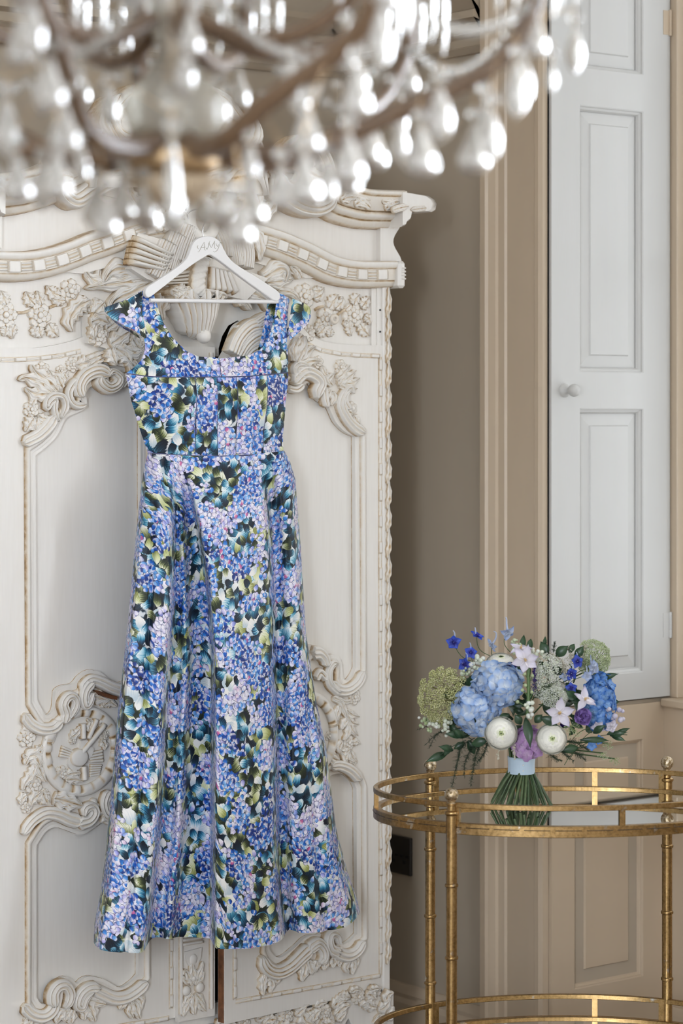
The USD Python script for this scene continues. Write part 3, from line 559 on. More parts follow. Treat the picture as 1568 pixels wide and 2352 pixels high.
for (p_, w, fl) in (([(395, 560), (378, 600), (360, 640)], 0.030, 9), ([(415, 540), (400, 580), (388, 620)], 0.026, 9), ([(535, 540), (540, 575), (545, 612)], 0.026, 9), ([(560, 545), (568, 580), (566, 615)], 0.024, 7), ([(440, 520), (425, 560), (412, 600)], 0.022, 7), ([(505, 520), (520, 560), (522, 590)], 0.022, 7)):
    S = spline(AP.trs(p_, 0.04), n=24)
    pstain(arm, 'drapery', strip(AP, S, w, lambda v, t, s_, fl=fl: ((0.022 + 0.018 * np.sqrt(np.clip(1 - v ** 2, 0, 1))) * (0.8 + 0.2 * np.abs(np.sin(v * fl * 1.6))), 0.75 * np.clip(1 - np.abs(np.sin(v * fl * 1.6)) * 2.5, 0, 1)), 41, h0=0.010))
pstain(arm, 'binding_strap', strip(AP, spline(AP.trs([(472, 590), (462, 620), (458, 650), (462, 682)], 0.06), n=26), 0.020, lambda v, t, s_: (0.052 + 0.010 * np.sqrt(np.clip(1 - v ** 2, 0, 1)) + 0.003 * np.sin(s_ * 420 + v * 4), 0.5 * np.clip(np.abs(v) - 0.7, 0, 1) * 3), 15))
# acanthus cup under the strap: a half bowl of fluted leaves with a round knob
ca, cb_ = AP.tr(460, 676, 0.05), AP.tr(470, 768, 0.05)
nt, nv_ = 26, 73; t = np.linspace(0, 1, nt); v = np.linspace(-1, 1, nv_); Vv, Tt = np.meshgrid(v, t)
hwid = np.interp(Tt, [0, 0.12, 0.35, 0.7, 0.92, 1.0], [0.066, 0.066, 0.058, 0.044, 0.034, 0.022]) * (1 + 0.05 * np.abs(np.sin(Tt * 16)) * np.abs(Vv) ** 4)
fl = np.abs(np.sin((Vv * 4.5 + 0.4 * np.sin(Tt * 3) * Vv) * PI / 1.0)); deep = np.interp(Tt, [0, 0.5, 0.9, 1], [0.078, 0.070, 0.050, 0.02])
hh = deep * np.sqrt(np.clip(1 - Vv ** 2, 0, 1)) * (0.86 + 0.14 * fl) + 0.004; hh[:, 0] = -0.012; hh[:, -1] = -0.012; hh[-1] = np.minimum(hh[-1], 0.01)
ctr = ca + (cb_ - ca) * Tt[..., None]; XZ = ctr + np.stack([Vv * hwid, -0.012 * (1 - Vv ** 2) * Tt + 0.010 * np.cos(Vv * 12) * (Tt < 0.06)], -1)
pstain(arm, 'acanthus_cup', (AP.at(XZ, hh).reshape(-1, 3), grid_faces(nt, nv_), (0.75 * np.clip(1 - fl * 2.6, 0, 1)).ravel()))
put(arm, 'cup_top', slab(AP, ca + np.stack([0.066 * np.cos(np.linspace(0, PI, 14)), 0.012 * np.sin(np.linspace(0, PI, 14))], 1), -0.012, 0.060), M['cream'], smooth=False)
put(arm, 'cup_knob', trimesh.creation.icosphere(3, 0.0165).apply_translation(AP.at(cb_ + [0.0, -0.004], 0.046)), M['cream'], smooth=60)
for i_, (p_, w) in enumerate((([(404, 690), (420, 672), (418, 650)], 0.016), ([(450, 690), (430, 676), (400, 662)], 0.020), ([(425, 660), (408, 672), (392, 668)], 0.018), ([(470, 690), (480, 676), (500, 672)], 0.014), ([(500, 690), (512, 678), (520, 684)], 0.014))):
    pstain(arm, 'cup_leaf', leaf_mesh(AP, AP.trs(p_, 0.06), w, 0.022, 2, 4, h0=0.045))
for p_, w in (([(540, 668), (580, 672), (610, 690), (618, 715)], 0.022), ([(535, 680), (560, 690), (578, 712)], 0.018), ([(375, 668), (380, 690), (372, 712), (376, 735)], 0.022), ([(560, 650), (600, 660), (625, 684)], 0.018)):
    pstain(arm, 'ribbon_tail', leaf_mesh(AP, AP.trs(p_, 0.02), w, 0.020, 2, 7, h0=0.004))
# ---- carved frieze: big acanthus either side, then flowers and leaves on the field
FP = Plane((AX, AY + 0.012, 0), 0.0)
for p_, w, h, lo, fl in (([(345, 640), (290, 648), (240, 655), (196, 662)], 0.020, 0.022, 3, 4), ([(340, 630), (290, 618), (255, 622), (234, 648)], 0.030, 0.024, 3, 8), ([(350, 645), (300, 672), (262, 690), (250, 712)], 0.028, 0.022, 3, 8), ([(240, 655), (210, 640), (196, 625)], 0.020, 0.018, 2, 4), ([(228, 620), (226, 640), (235, 655)], 0.010, 0.018, 1, 2), ([(205, 690), (180, 705), (160, 735), (166, 762)], 0.026, 0.016, 5, 7), ([(240, 695), (222, 715), (212, 730)], 0.022, 0.014, 3, 5),
                       ([(600, 640), (640, 618), (655, 625), (650, 650)], 0.028, 0.022, 2, 8), ([(610, 650), (650, 645), (672, 640)], 0.020, 0.020, 2, 5), ([(690, 640), (680, 620), (666, 612)], 0.014, 0.02, 1, 3), ([(640, 668), (670, 672), (690, 690)], 0.014, 0.014, 1, 3)):
    pstain(arm, 'acanthus_leaf', leaf_mesh(FP, FP.trs(p_, 0.012), w, h, lo, fl))
for x, y, r, n in ((15, 723, 0.032, 6), (94, 724, 0.031, 6), (165, 668, 0.029, 6), (222, 705, 0.022, 6), (702, 680, 0.033, 6), (752, 733, 0.031, 5), (814, 724, 0.033, 6)):
    pstain(arm, 'carved_flower', flower_mesh(FP, FP.tr(x, y, 0.01), r, 0.015, n, x * 0.7, layers=1, center=0.24))
pstain(arm, 'flower_ring', (lambda m: (m[0], m[1], np.full(len(m[0]), 0.15)))(tube(FP.at(FP.tr(768, 733, 0.02) + 0.0085 * np.stack([np.cos(ang), np.sin(ang)], 1), 0.020), 0.0042, 8, caps=False)))
for p_, w in (([(15, 700), (8, 680), (2, 668)], 0.018), ([(80, 700), (68, 685), (60, 670)], 0.018), ([(96, 700), (92, 685), (86, 668)], 0.014), ([(140, 680), (122, 672), (108, 656)], 0.018), ([(150, 690), (132, 690), (118, 684)], 0.014), ([(15, 750), (12, 765), (10, 772)], 0.016), ([(35, 745), (28, 765), (30, 778)], 0.014), ([(90, 750), (92, 765), (96, 776)], 0.018), ([(112, 745), (122, 760), (134, 774)], 0.018), ([(84, 750), (80, 762), (82, 774)], 0.012),
             ([(720, 668), (735, 668), (744, 660)], 0.014), ([(722, 685), (738, 678), (744, 664)], 0.014), ([(755, 708), (768, 690), (776, 676)], 0.020), ([(770, 708), (785, 694), (786, 680)], 0.016), ([(745, 752), (738, 762), (728, 768)], 0.018), ([(762, 755), (758, 768), (756, 774)], 0.014), ([(742, 745), (730, 752), (724, 764)], 0.012), ([(812, 700), (818, 686), (826, 676)], 0.018), ([(830, 706), (842, 692), (848, 680)], 0.018), ([(800, 740), (803, 756), (806, 772)], 0.014), ([(826, 744), (836, 758), (848, 772)], 0.018), ([(838, 726), (848, 734), (850, 746)], 0.014), ([(804, 735), (796, 745), (792, 735)], 0.01)):
    pstain(arm, 'frieze_leaf', leaf_mesh(FP, FP.trs(p_, 0.008), w, 0.010, 4, 6, stain=0.9))
for p_ in ([(40, 718), (55, 718), (70, 714)], [(115, 707), (130, 700), (142, 690)], [(776, 724), (792, 712), (805, 700)], [(725, 712), (735, 706), (745, 704)]):
    pstain(arm, 'carved_stem', strip(FP, spline(FP.trs(p_, 0.006), n=14), 0.0035, lambda v, t, s_: (0.007 * np.sqrt(np.clip(1 - v ** 2, 0, 1)), 0.5 * np.ones_like(v)), 7))
# recessed border of the right frieze field and the corner post
for a_, b_ in (((853, 668), (853, 780)), ((853, 780), (640, 780))):
    pass
put(arm, 'frieze_end', slab(FP, FP.trs([(853, 640), (866, 640), (866, 800), (853, 800)], 0.006), -0.012, 0.006), M['cream'], smooth=False)
put(arm, 'frieze_end', slab(FP, FP.trs([(866.5, 650), (881, 650), (881, 800), (866.5, 800)], 0.010), -0.012, 0.009), M['cream'], smooth=False)
for y_ in (712, 762): put(arm, 'peg', lathe([(0, 0), (0.0024, 0), (0.0024, 0.0012), (0, 0.0014)], FP.at(FP.tr(873, y_, 0.010), 0.009), 10, FP.n), M['dark'], smooth=False)
# corner posts with carved leaf rope
for sgn in (1, -1):
    put(arm, 'corner_post', box((AX + sgn * (W2 - 0.020), AY - 0.004, 0.16), (AX + sgn * (W2 + 0.002), AY + 0.05, ztop_side + 0.02), 0.003), M['cream'], smooth=False)
    CPp = Plane((AX + sgn * (W2 - 0.004), AY - 0.003, 0), 0.0)
    z_ = 0.30; i_ = 0
    while z_ < ztop_side - 0.05:
        L = 0.060 + 0.016 * ((i_ * 7) % 5) / 5
        S = spline([[-0.007 * sgn, z_], [-0.001 * sgn, z_ + L * 0.5], [-0.004 * sgn, z_ + L]], n=14)
        pstain(arm, 'post_leaf', leaf_mesh(CPp, S, 0.0088, 0.010, 3, 4, ns=20, nv=11, stain=1.0)); z_ += L * 0.86; i_ += 1
# ---- doors
HX = AP.tr(880, 1500)[0]                          # hinge line of the right door
RDP = Plane((AX + HX, AY, 0), math.radians(5.0)) # the right door stands ajar
HF = -0.014                                       # the panels lie this far behind the door faces
MOULD = [(-0.001, HF - 0.002, 0.8), (0.0005, HF + 0.004, 0.5), (0.003, -0.004, 0.15), (0.007, 0.0005, 0.0), (0.012, -0.001, 0.15), (0.0132, -0.004, 0.9), (0.0145, 0.003, 0.2), (0.0195, 0.0095, 0.0), (0.0245, 0.0095, 0.1), (0.0275, 0.005, 0.5), (0.029, -0.001, 0.8)]
def loop(pl, segs):
    """closed opening outline from alternating curves and straight runs of photograph points"""
    out = []
    for kind, p in segs:
        q = pl.trs(p, HF)
        out.append(spline(q, step=0.007) if kind == 'c' else q)
    L = np.vstack(out); keep = [0]
    for i in range(1, len(L)):
        if np.linalg.norm(L[i] - L[keep[-1]]) > 0.0015: keep.append(i)
    L = L[keep]
    if np.linalg.norm(L[0] - L[-1]) < 0.0015: L = L[:-1]
    area = 0.5 * np.sum(L[:, 0] * np.roll(L[:, 1], -1) - np.roll(L[:, 0], -1) * L[:, 1])
    return L if area > 0 else L[::-1]
lu = loop(AP, [('c', [(74, 1045), (95, 1030), (122, 1003), (138, 971), (149, 957), (184, 941), (192, 925), (190, 905), (196, 892), (215, 882), (222, 897), (241, 906), (275, 886), (292, 888), (305, 905), (315, 935)]), ('l', [(315, 1200), (315, 1520)]),
     ('c', [(315, 1520), (300, 1550), (273, 1566), (249, 1562), (222, 1542), (196, 1539), (176, 1551), (160, 1569), (136, 1574), (121, 1584), (119, 1600), (115, 1630), (100, 1642), (88, 1626), (77, 1606)])])
ll = loop(AP, [('c', [(76, 1940), (98, 1908), (120, 1898), (143, 1904), (178, 1915), (205, 1902), (232, 1884), (262, 1892), (290, 1912), (310, 1940)]), ('l', [(310, 2000), (310, 2234)]),
     ('c', [(310, 2236), (296, 2251), (271, 2266), (248, 2256), (229, 2246), (200, 2240), (182, 2246), (170, 2257), (158, 2247), (142, 2241), (121, 2252), (110, 2273), (106, 2298), (88, 2303), (76, 2288)])])
ru = loop(RDP, [('c', [(806, 1003), (784, 992), (763, 971), (751, 946), (743, 932), (722, 920), (713, 905), (709, 890), (700, 878), (688, 888), (675, 902), (661, 899), (648, 890), (632, 900), (620, 930), (612, 965)]), ('l', [(612, 1300), (612, 1500)]),
     ('c', [(612, 1505), (630, 1535), (650, 1552), (668, 1545), (672, 1520), (684, 1500), (700, 1484), (712, 1480), (724, 1484), (735, 1496), (746, 1503), (762, 1503), (772, 1513), (777, 1533), (777, 1553), (788, 1562), (800, 1549), (808, 1532)])])
rl = loop(RDP, [('c', [(809, 1810), (801, 1793), (787, 1780), (772, 1775), (750, 1780), (725, 1800), (700, 1812), (670, 1812), (640, 1806), (612, 1830)]), ('l', [(612, 1900), (610, 2165)]),
     ('c', [(609, 2175), (616, 2188), (630, 2197), (645, 2192), (670, 2172), (690, 2153), (706, 2146), (722, 2146), (738, 2138), (755, 2131), (768, 2136), (775, 2152), (778, 2167), (793, 2160), (811, 2143)])])
zbL = AP.tr(487, 2322)[1]; zbR = RDP.tr(878, 2272)[1]
xe = AP.tr(487, 1800)[0]; xr = RDP.tr(516, 1800)[0]
ltop = AP.trs([(0, 800), (60, 800), (100, 797), (160, 785), (203, 768), (250, 740), (300, 722), (340, 730), (380, 765), (400, 797)]); ltop = spline(ltop, step=0.01)
left_outline = np.vstack([[[-W2 + 0.022, zbL], [xe, zbL], [xe, AP.tr(487, 797)[1]], [AP.tr(402, 797)[0], AP.tr(402, 797)[1]]], ltop[::-1], [[-W2 + 0.022, ltop[0, 1]]]])
rtop = spline(RDP.trs([(516, 822), (528, 800), (538, 768), (550, 745), (575, 735), (605, 735), (640, 725), (675, 735), (705, 765), (742, 784), (790, 791), (830, 793)]), step=0.01)
right_outline = np.vstack([[[xr, zbR], [-0.001, zbR], [-0.001, RDP.tr(878, 793)[1]]], rtop[::-1], [[xr, rtop[0, 1]]]])
dl = put(arm, 'door', slab(AP, left_outline, -0.024, 0.0, [lu, ll]), M['cream'], smooth=False, label='closed left door of the wardrobe')
dr = put(arm, 'door', slab(RDP, right_outline, -0.024, 0.0, [ru, rl]), M['cream'], smooth=False, label='right door of the wardrobe standing slightly open')
def grown(L, d): return np.array(sg.Polygon(L).buffer(d).exterior.coords)[:-1]
for pl, dd, loops in ((AP, dl, (lu, ll)), (RDP, dr, (ru, rl))):
    for L in loops:
        put(dd, 'door_panel', slab(pl, grown(L, 0.012), HF - 0.008, HF), M['cream'], smooth=False)
        pstain(dd, 'panel_moulding', sweep2(pl, L, MOULD, closed=True, side=-1.0))
# raw wood on the ajar door's edge
put(dr, 'door_edge', slab(RDP, [[xr - 0.0012, zbR + 0.002], [xr, zbR + 0.002], [xr, rtop[0, 1] - 0.01], [xr - 0.0012, rtop[0, 1] - 0.01]], -0.022, -0.003), M['wood'], smooth=False)
put(dr, 'lock', [slab(RDP, [[xr - 0.0022, z], [xr - 0.001, z], [xr - 0.001, z + 0.11], [xr - 0.0022, z + 0.11]], -0.019, -0.007) for z in (1.05,)], M['iron'], smooth=False)
def border(pl, dd, pts, hw=0.0036):
    P = pl.trs(pts); d = []
    for a, b in zip(P[:-1], P[1:]):
        n = max(2, int(np.linalg.norm(b - a) / 0.02)); d.append(a + (b - a) * np.linspace(0, 1, n, endpoint=False)[:, None])
    path = np.vstack(d + [P[-1:]])
    base = strip(pl, path, hw * 1.5, lambda v, t, s: (0.0012 * np.ones_like(v), 0.5 * np.clip(np.abs(v) - 0.5, 0, 1) * 2), 7)
    bl, rd = reeds(pl, path, hw, 0.001, blk=0.028, gap=0.034, hblk=0.0045, hreed=0.0028, n=2)
    pstain(dd, 'ribbon_border', jn([base] + bl + rd))
border(RDP, dr, [(872, 820), (872, 1500)]); border(RDP, dr, [(872, 1500), (873, 2240)]); border(RDP, dr, [(873, 2240), (541, 2300)]); border(RDP, dr, [(538, 2296), (538, 1700), (540, 860)])
border(RDP, dr, [(872, 818), (820, 816), (780, 813), (735, 804), (705, 790)])
border(AP, dl, [(-30, 826), (40, 826), (90, 823), (140, 817), (185, 806)]); border(AP, dl, [(392, 2317), (393, 1700), (393, 830)]); border(AP, dl, [(388, 2338), (300, 2352), (60, 2395)])
# ---- centre pilaster on the left door
x0, x1 = AP.tr(409, 2200, 0.012)[0], xe
put(dl, 'pilaster', slab(AP, [[x0, zbL - 0.008], [x1, zbL - 0.008], [x1, AP.tr(470, 797)[1]], [x0, AP.tr(470, 797)[1]]], 0.0, 0.011), M['cream'], smooth=False)
for xa in (x0 + 0.006, x1 - 0.012):
    pstain(dl, 'pilaster_edge', strip(AP, np.array([[xa, zbL + 0.01], [xa, 1.0], [xa, AP.tr(470, 810)[1]]]), 0.005, lambda v, t, s: (0.014 + 0.004 * np.sqrt(np.clip(1 - v ** 2, 0, 1)), 0.4 * np.clip(np.abs(v) - 0.6, 0, 1) * 2.5), 9))
PP = Plane((AX, AY - 0.011, 0), 0.0)
def ornament_column(zs):
    for (bx, by, rx) in ((427, 2276, 0.0135), (458, 2268, 0.0135), (443, 2247, 0.008)):
        pstain(dl, 'pilaster_boss', boss_mesh(PP, PP.tr(bx, by + zs, 0.004), rx, rx, 0.012))
    for p_, w in (([(442, 2262), (425, 2232), (418, 2238)], 0.012), ([(444, 2258), (440, 2225), (438, 2212)], 0.016), ([(446, 2262), (460, 2225), (463, 2208)], 0.012), ([(442, 2250), (424, 2252), (418, 2240)], 0.01), ([(446, 2250), (460, 2246), (466, 2230)], 0.01), ([(440, 2282), (425, 2300), (417, 2312)], 0.012), ([(443, 2285), (444, 2310), (443, 2330)], 0.016), ([(446, 2282), (460, 2296), (468, 2308)], 0.012), ([(432, 2300), (424, 2320), (418, 2334)], 0.011), ([(452, 2300), (462, 2312), (470, 2322)], 0.011)):
        pstain(dl, 'pilaster_leaf', leaf_mesh(PP, PP.trs([(a, b + zs) for a, b in p_], 0.003), w, 0.010, 2, 4))
    shp = PP.trs([(424, 2186 + zs), (462, 2176 + zs), (460, 2200 + zs), (452, 2214 + zs), (442, 2220 + zs), (432, 2218 + zs), (426, 2206 + zs)], 0.003)
    put(dl, 'pilaster_shield', slab(PP, shp, -0.002, 0.006), M['cream'], smooth=False)
    pstain(dl, 'shield_boss', boss_mesh(PP, shp.mean(0), 0.013, 0.015, 0.010))
    for y_ in (2160, 2170):
        a_, b_ = PP.tr(419, y_ + zs, 0.003), PP.tr(466, y_ - 8 + zs, 0.003)
        pstain(dl, 'pilaster_reed', strip(PP, np.linspace(a_, [b_[0], a_[1]], 8), 0.0042, lambda v, t, s: (0.007 * np.sqrt(np.clip(1 - v ** 2, 0, 1)), 0.5 * np.clip(np.abs(v) - 0.7, 0, 1) * 3), 9))
ornament_column(0)
for zs in (-560, -1050): ornament_column(zs)
# ---- carvings of the left door
def carve(dd, pl, scrolls=(), leaves=(), flowers=(), bosses=(), hb=0.004):
    for p_, w0, w1, h, rg in scrolls: pstain(dd, 'scroll', pl_scroll(pl, p_, w0 * 0.9, w1 * 0.9, h * 0.8, rg, hb * 0.5, stain=1.0))
    for p_, w, h, lo, fl in leaves: pstain(dd, 'carved_leaf', leaf_mesh(pl, pl.trs(p_, hb), w, h, lo, fl, h0=0.0))
    for x, y, r, n in flowers: pstain(dd, 'carved_flower', flower_mesh(pl, pl.tr(x, y, hb), r, 0.012, n, x * 0.37, center=0.24))
    for x, y, r, h in bosses: pstain(dd, 'boss', boss_mesh(pl, pl.tr(x, y, hb), r, r, h))
# top left: scrolls along the moulding, clump of leaves with rosette, sprays
put(dl, 'carved_clump', slab(AP, AP.trs([(203, 722), (250, 716), (300, 735), (332, 760), (330, 820), (300, 845), (270, 838), (245, 800), (205, 788)], 0.02), -0.01, 0.016), M['cream'], smooth=False)
CL = Plane((AX, AY - 0.016, 0), 0.0)
for x, y, r in ((228, 770, 0.026), (262, 745, 0.020), (315, 770, 0.024)):
    pstain(dl, 'carved_flower', flower_mesh(CL, CL.tr(x, y, 0.01), r, 0.018, 7, 0.3, layers=1))
for p_, w in (([(250, 790), (275, 775), (300, 755)], 0.024), ([(260, 800), (285, 815), (300, 840)], 0.026), ([(240, 755), (270, 740), (300, 748)], 0.02), ([(300, 780), (318, 800), (330, 790)], 0.018), ([(250, 800), (258, 825), (262, 840)], 0.022), ([(280, 800), (305, 810), (325, 800)], 0.02), ([(205, 740), (225, 735), (250, 745)], 0.018), ([(290, 830), (310, 850), (296, 870)], 0.018), ([(215, 745), (212, 762), (212, 780)], 0.013)):
    pstain(dl, 'carved_leaf', leaf_mesh(CL, CL.trs(p_, 0.006), w, 0.018, 3, 6))
carve(dl, AP, scrolls=[([(50, 1018), (85, 1000), (110, 975), (120, 955)], 0.016, 0.019, 0.020, 3), ([(128, 968), (120, 940), (122, 918), (112, 925), (102, 938), (104, 920), (118, 908), (140, 912), (146, 935), (134, 960)], 0.009, 0.010, 0.022, 2), ([(190, 930), (172, 932), (158, 920), (154, 900), (166, 880), (180, 876)], 0.010, 0.012, 0.022, 2),
    ([(182, 912), (176, 890), (186, 868), (205, 855), (225, 852), (245, 862)], 0.018, 0.020, 0.030, 4), ([(222, 866), (226, 880), (245, 892), (262, 884), (266, 868), (252, 856), (240, 862)], 0.018, 0.012, 0.034, 4), ([(305, 862), (290, 866), (280, 876), (272, 888)], 0.012, 0.012, 0.022, 3)],
    leaves=[([(130, 898), (110, 878), (80, 855), (68, 838)], 0.022, 0.014, 3, 4), ([(120, 900), (90, 880), (60, 868), (40, 872)], 0.020, 0.014, 3, 4), ([(125, 890), (122, 872), (108, 850)], 0.016, 0.013, 2, 4), ([(140, 892), (130, 870), (114, 862)], 0.018, 0.014, 3, 5), ([(110, 905), (80, 905), (56, 892)], 0.018, 0.012, 3, 4), ([(205, 830), (188, 836), (170, 838)], 0.02, 0.013, 3, 5), ([(235, 812), (212, 822), (190, 830)], 0.014, 0.018, 1, 4), ([(236, 820), (214, 832), (196, 842)], 0.014, 0.018, 1, 4),
            ([(76, 958), (66, 976), (56, 990)], 0.018, 0.012, 3, 4), ([(82, 958), (80, 978), (78, 990)], 0.016, 0.012, 2, 4), ([(85, 955), (98, 962), (110, 958)], 0.014, 0.012, 2, 4), ([(150, 870), (146, 862), (152, 850)], 0.014, 0.012, 2, 3), ([(70, 930), (78, 918), (86, 910)], 0.012, 0.01, 2, 3)],
    flowers=[(98, 850, 0.020, 6), (168, 837, 0.019, 7), (72, 940, 0.021, 6), (140, 852, 0.014, 6)], bosses=[(277, 862, 0.010, 0.012), (272, 875, 0.009, 0.011)])
# middle of the left door: scrolls, oval medallion with trophies, flowers
carve(dl, AP, scrolls=[([(52, 1640), (68, 1662), (92, 1674), (118, 1672), (138, 1654)], 0.015, 0.017, 0.020, 3), ([(140, 1660), (146, 1640), (140, 1618), (148, 1602), (160, 1598), (168, 1608), (166, 1625), (152, 1648)], 0.016, 0.010, 0.028, 3), ([(280, 1588), (250, 1578), (225, 1566), (205, 1562), (190, 1574), (182, 1590)], 0.018, 0.014, 0.024, 3), ([(205, 1566), (190, 1584), (186, 1604), (190, 1620), (198, 1612), (204, 1590)], 0.016, 0.010, 0.030, 3),
    ([(48, 1915), (72, 1885), (100, 1868), (130, 1870), (160, 1882), (188, 1888)], 0.014, 0.020, 0.020, 3), ([(176, 1892), (200, 1884), (212, 1866), (206, 1852), (192, 1856), (186, 1872)], 0.018, 0.012, 0.026, 3), ([(245, 1815), (236, 1840), (240, 1862), (252, 1872), (262, 1860), (256, 1835)], 0.014, 0.010, 0.024, 3)],
    leaves=[([(90, 1760), (76, 1735), (62, 1742), (54, 1756)], 0.020, 0.013, 3, 4), ([(100, 1715), (84, 1730), (60, 1738), (52, 1732)], 0.018, 0.012, 4, 4), ([(84, 1715), (98, 1745), (104, 1768)], 0.015, 0.012, 2, 4), ([(82, 1755), (70, 1780), (54, 1800), (50, 1815)], 0.016, 0.012, 4, 4), ([(84, 1757), (94, 1778), (102, 1796)], 0.014, 0.012, 2, 4), ([(78, 1752), (74, 1772), (70, 1790)], 0.012, 0.012, 2, 4), ([(100, 1700), (118, 1690), (126, 1676)], 0.016, 0.012, 2, 4), ([(90, 1820), (75, 1835), (66, 1850)], 0.018, 0.012, 3, 4), ([(95, 1820), (102, 1835), (110, 1845)], 0.018, 0.012, 3, 5), ([(60, 1825), (50, 1835), (47, 1848)], 0.014, 0.01, 3, 3), ([(120, 1832), (145, 1838), (168, 1845), (185, 1850)], 0.026, 0.016, 3, 8), ([(205, 1600), (225, 1602), (250, 1610)], 0.018, 0.012, 2, 6), ([(235, 1620), (250, 1612), (265, 1622)], 0.014, 0.012, 2, 4), ([(235, 1870), (245, 1880), (258, 1878)], 0.016, 0.012, 3, 4), ([(56, 1660), (62, 1672), (70, 1680)], 0.012, 0.008, 2, 3)],
    flowers=[(62, 1694, 0.024, 6), (78, 1803, 0.024, 6), (62, 1854, 0.015, 6), (143, 1838, 0.014, 5), (238, 1613, 0.014, 6), (100, 1822, 0.013, 5)], bosses=[(172, 1610, 0.006, 0.010), (214, 1843, 0.011, 0.012), (223, 1850, 0.006, 0.010)])
put(dl, 'gouge', slab(AP, AP.trs([(229, 1587), (245, 1593), (271, 1600), (270, 1608), (248, 1603), (236, 1598)], 0.03), 0.0, 0.0285), M['wood'], smooth=False, label='bare brown wood in the carving')
def medallion(dd, pl, c, rx, rz, tilt, full=True):
    a = np.linspace(0, 2 * PI, 97)[:-1]; ct, s_ = math.cos(tilt), math.sin(tilt)
    E = np.stack([rx * np.cos(a) * ct - rz * np.sin(a) * s_, rx * np.cos(a) * s_ + rz * np.sin(a) * ct], 1) + c
    put(dd, 'medallion_field', slab(pl, E, -0.002, 0.003), M['cream'], smooth=False)
    E2 = np.vstack([E, E[:2]])
    def pr(v, t, s):
        egg = np.abs(np.cos(s * 115)); return 0.006 + 0.008 * np.sqrt(np.clip(1 - v ** 2, 0, 1)) - 0.0045 * (v > -0.3) * np.exp(-((np.abs(np.cos(s * 115)) - 0.25) / 0.16) ** 2), 1.0 * (v > -0.3) * np.exp(-((egg - 0.2) / 0.16) ** 2)
    pstain(dd, 'medallion_ring', strip(pl, E2, 0.0125, pr, 13, ends=(False, False)))
mc = AP.tr(187, 1725, 0.006)
medallion(dl, AP, mc, 0.088, 0.086, -0.15)
def rod(pl, dd, a, b, r, name, h=0.010):
    pa, pb = pl.tr(*a, 0.01), pl.tr(*b, 0.01)
    pstain(dd, name, strip(pl, np.linspace(pa, pb, 14), r, lambda v, t, s: (h + r * 1.1 * np.sqrt(np.clip(1 - v ** 2, 0, 1)), 0.6 * np.clip(np.abs(v) - 0.7, 0, 1) * 3), 11))
rod(AP, dl, (172, 1748), (241, 1664), 0.0065, 'carved_bow'); rod(AP, dl, (202, 1697), (222, 1652), 0.006, 'carved_flute'); rod(AP, dl, (191, 1697), (190, 1662), 0.007, 'carved_torch'); rod(AP, dl, (194, 1792), (192, 1760), 0.007, 'carved_torch')
lute = [(158, 1742), (165, 1728), (182, 1718), (186, 1702), (200, 1700), (204, 1712), (214, 1720), (208, 1738), (195, 1748), (182, 1765), (165, 1768), (155, 1756)]
LP = AP.trs(lute, 0.008); put(dl, 'carved_lute', slab(AP, spline(LP, step=0.004, closed=True), 0.0, 0.011), M['cream'], smooth=30)
pstain(dl, 'lute_belly', boss_mesh(AP, AP.tr(180, 1740, 0.008), 0.026, 0.022, 0.008, 0.010))
reeded_plate(AP, [(140, 1712), (134, 1738), (170, 1725), (160, 1742)], 4, 0.006, 0.004, 'carved_score', dl)
reeded_plate(AP, [(236, 1720), (238, 1750), (204, 1728), (206, 1752)], 4, 0.006, 0.004, 'carved_score', dl)
reeded_plate(AP, [(205, 1755), (204, 1785), (234, 1755), (228, 1780)], 5, 0.004, 0.003, 'carved_score', dl)
for x, y, r in ((142, 1776, 0.018), (239, 1690, 0.014), (246, 1682, 0.010), (168, 1700, 0.011)): pstain(dl, 'carved_flower', flower_mesh(AP, AP.tr(x, y, 0.008), r, 0.012, 6, 0.2, h0=0.003))
for p_, w in (([(150, 1780), (168, 1776), (184, 1775)], 0.013), ([(150, 1790), (172, 1790), (190, 1794)], 0.012), ([(160, 1694), (176, 1684), (184, 1668)], 0.014), ([(200, 1680), (208, 1660), (200, 1652)], 0.010), ([(232, 1700), (240, 1712), (238, 1722)], 0.012), ([(226, 1664), (236, 1660), (244, 1668)], 0.011)):
    pstain(dl, 'carved_leaf', leaf_mesh(AP, AP.trs(p_, 0.008), w, 0.011, 3, 4, h0=0.002))
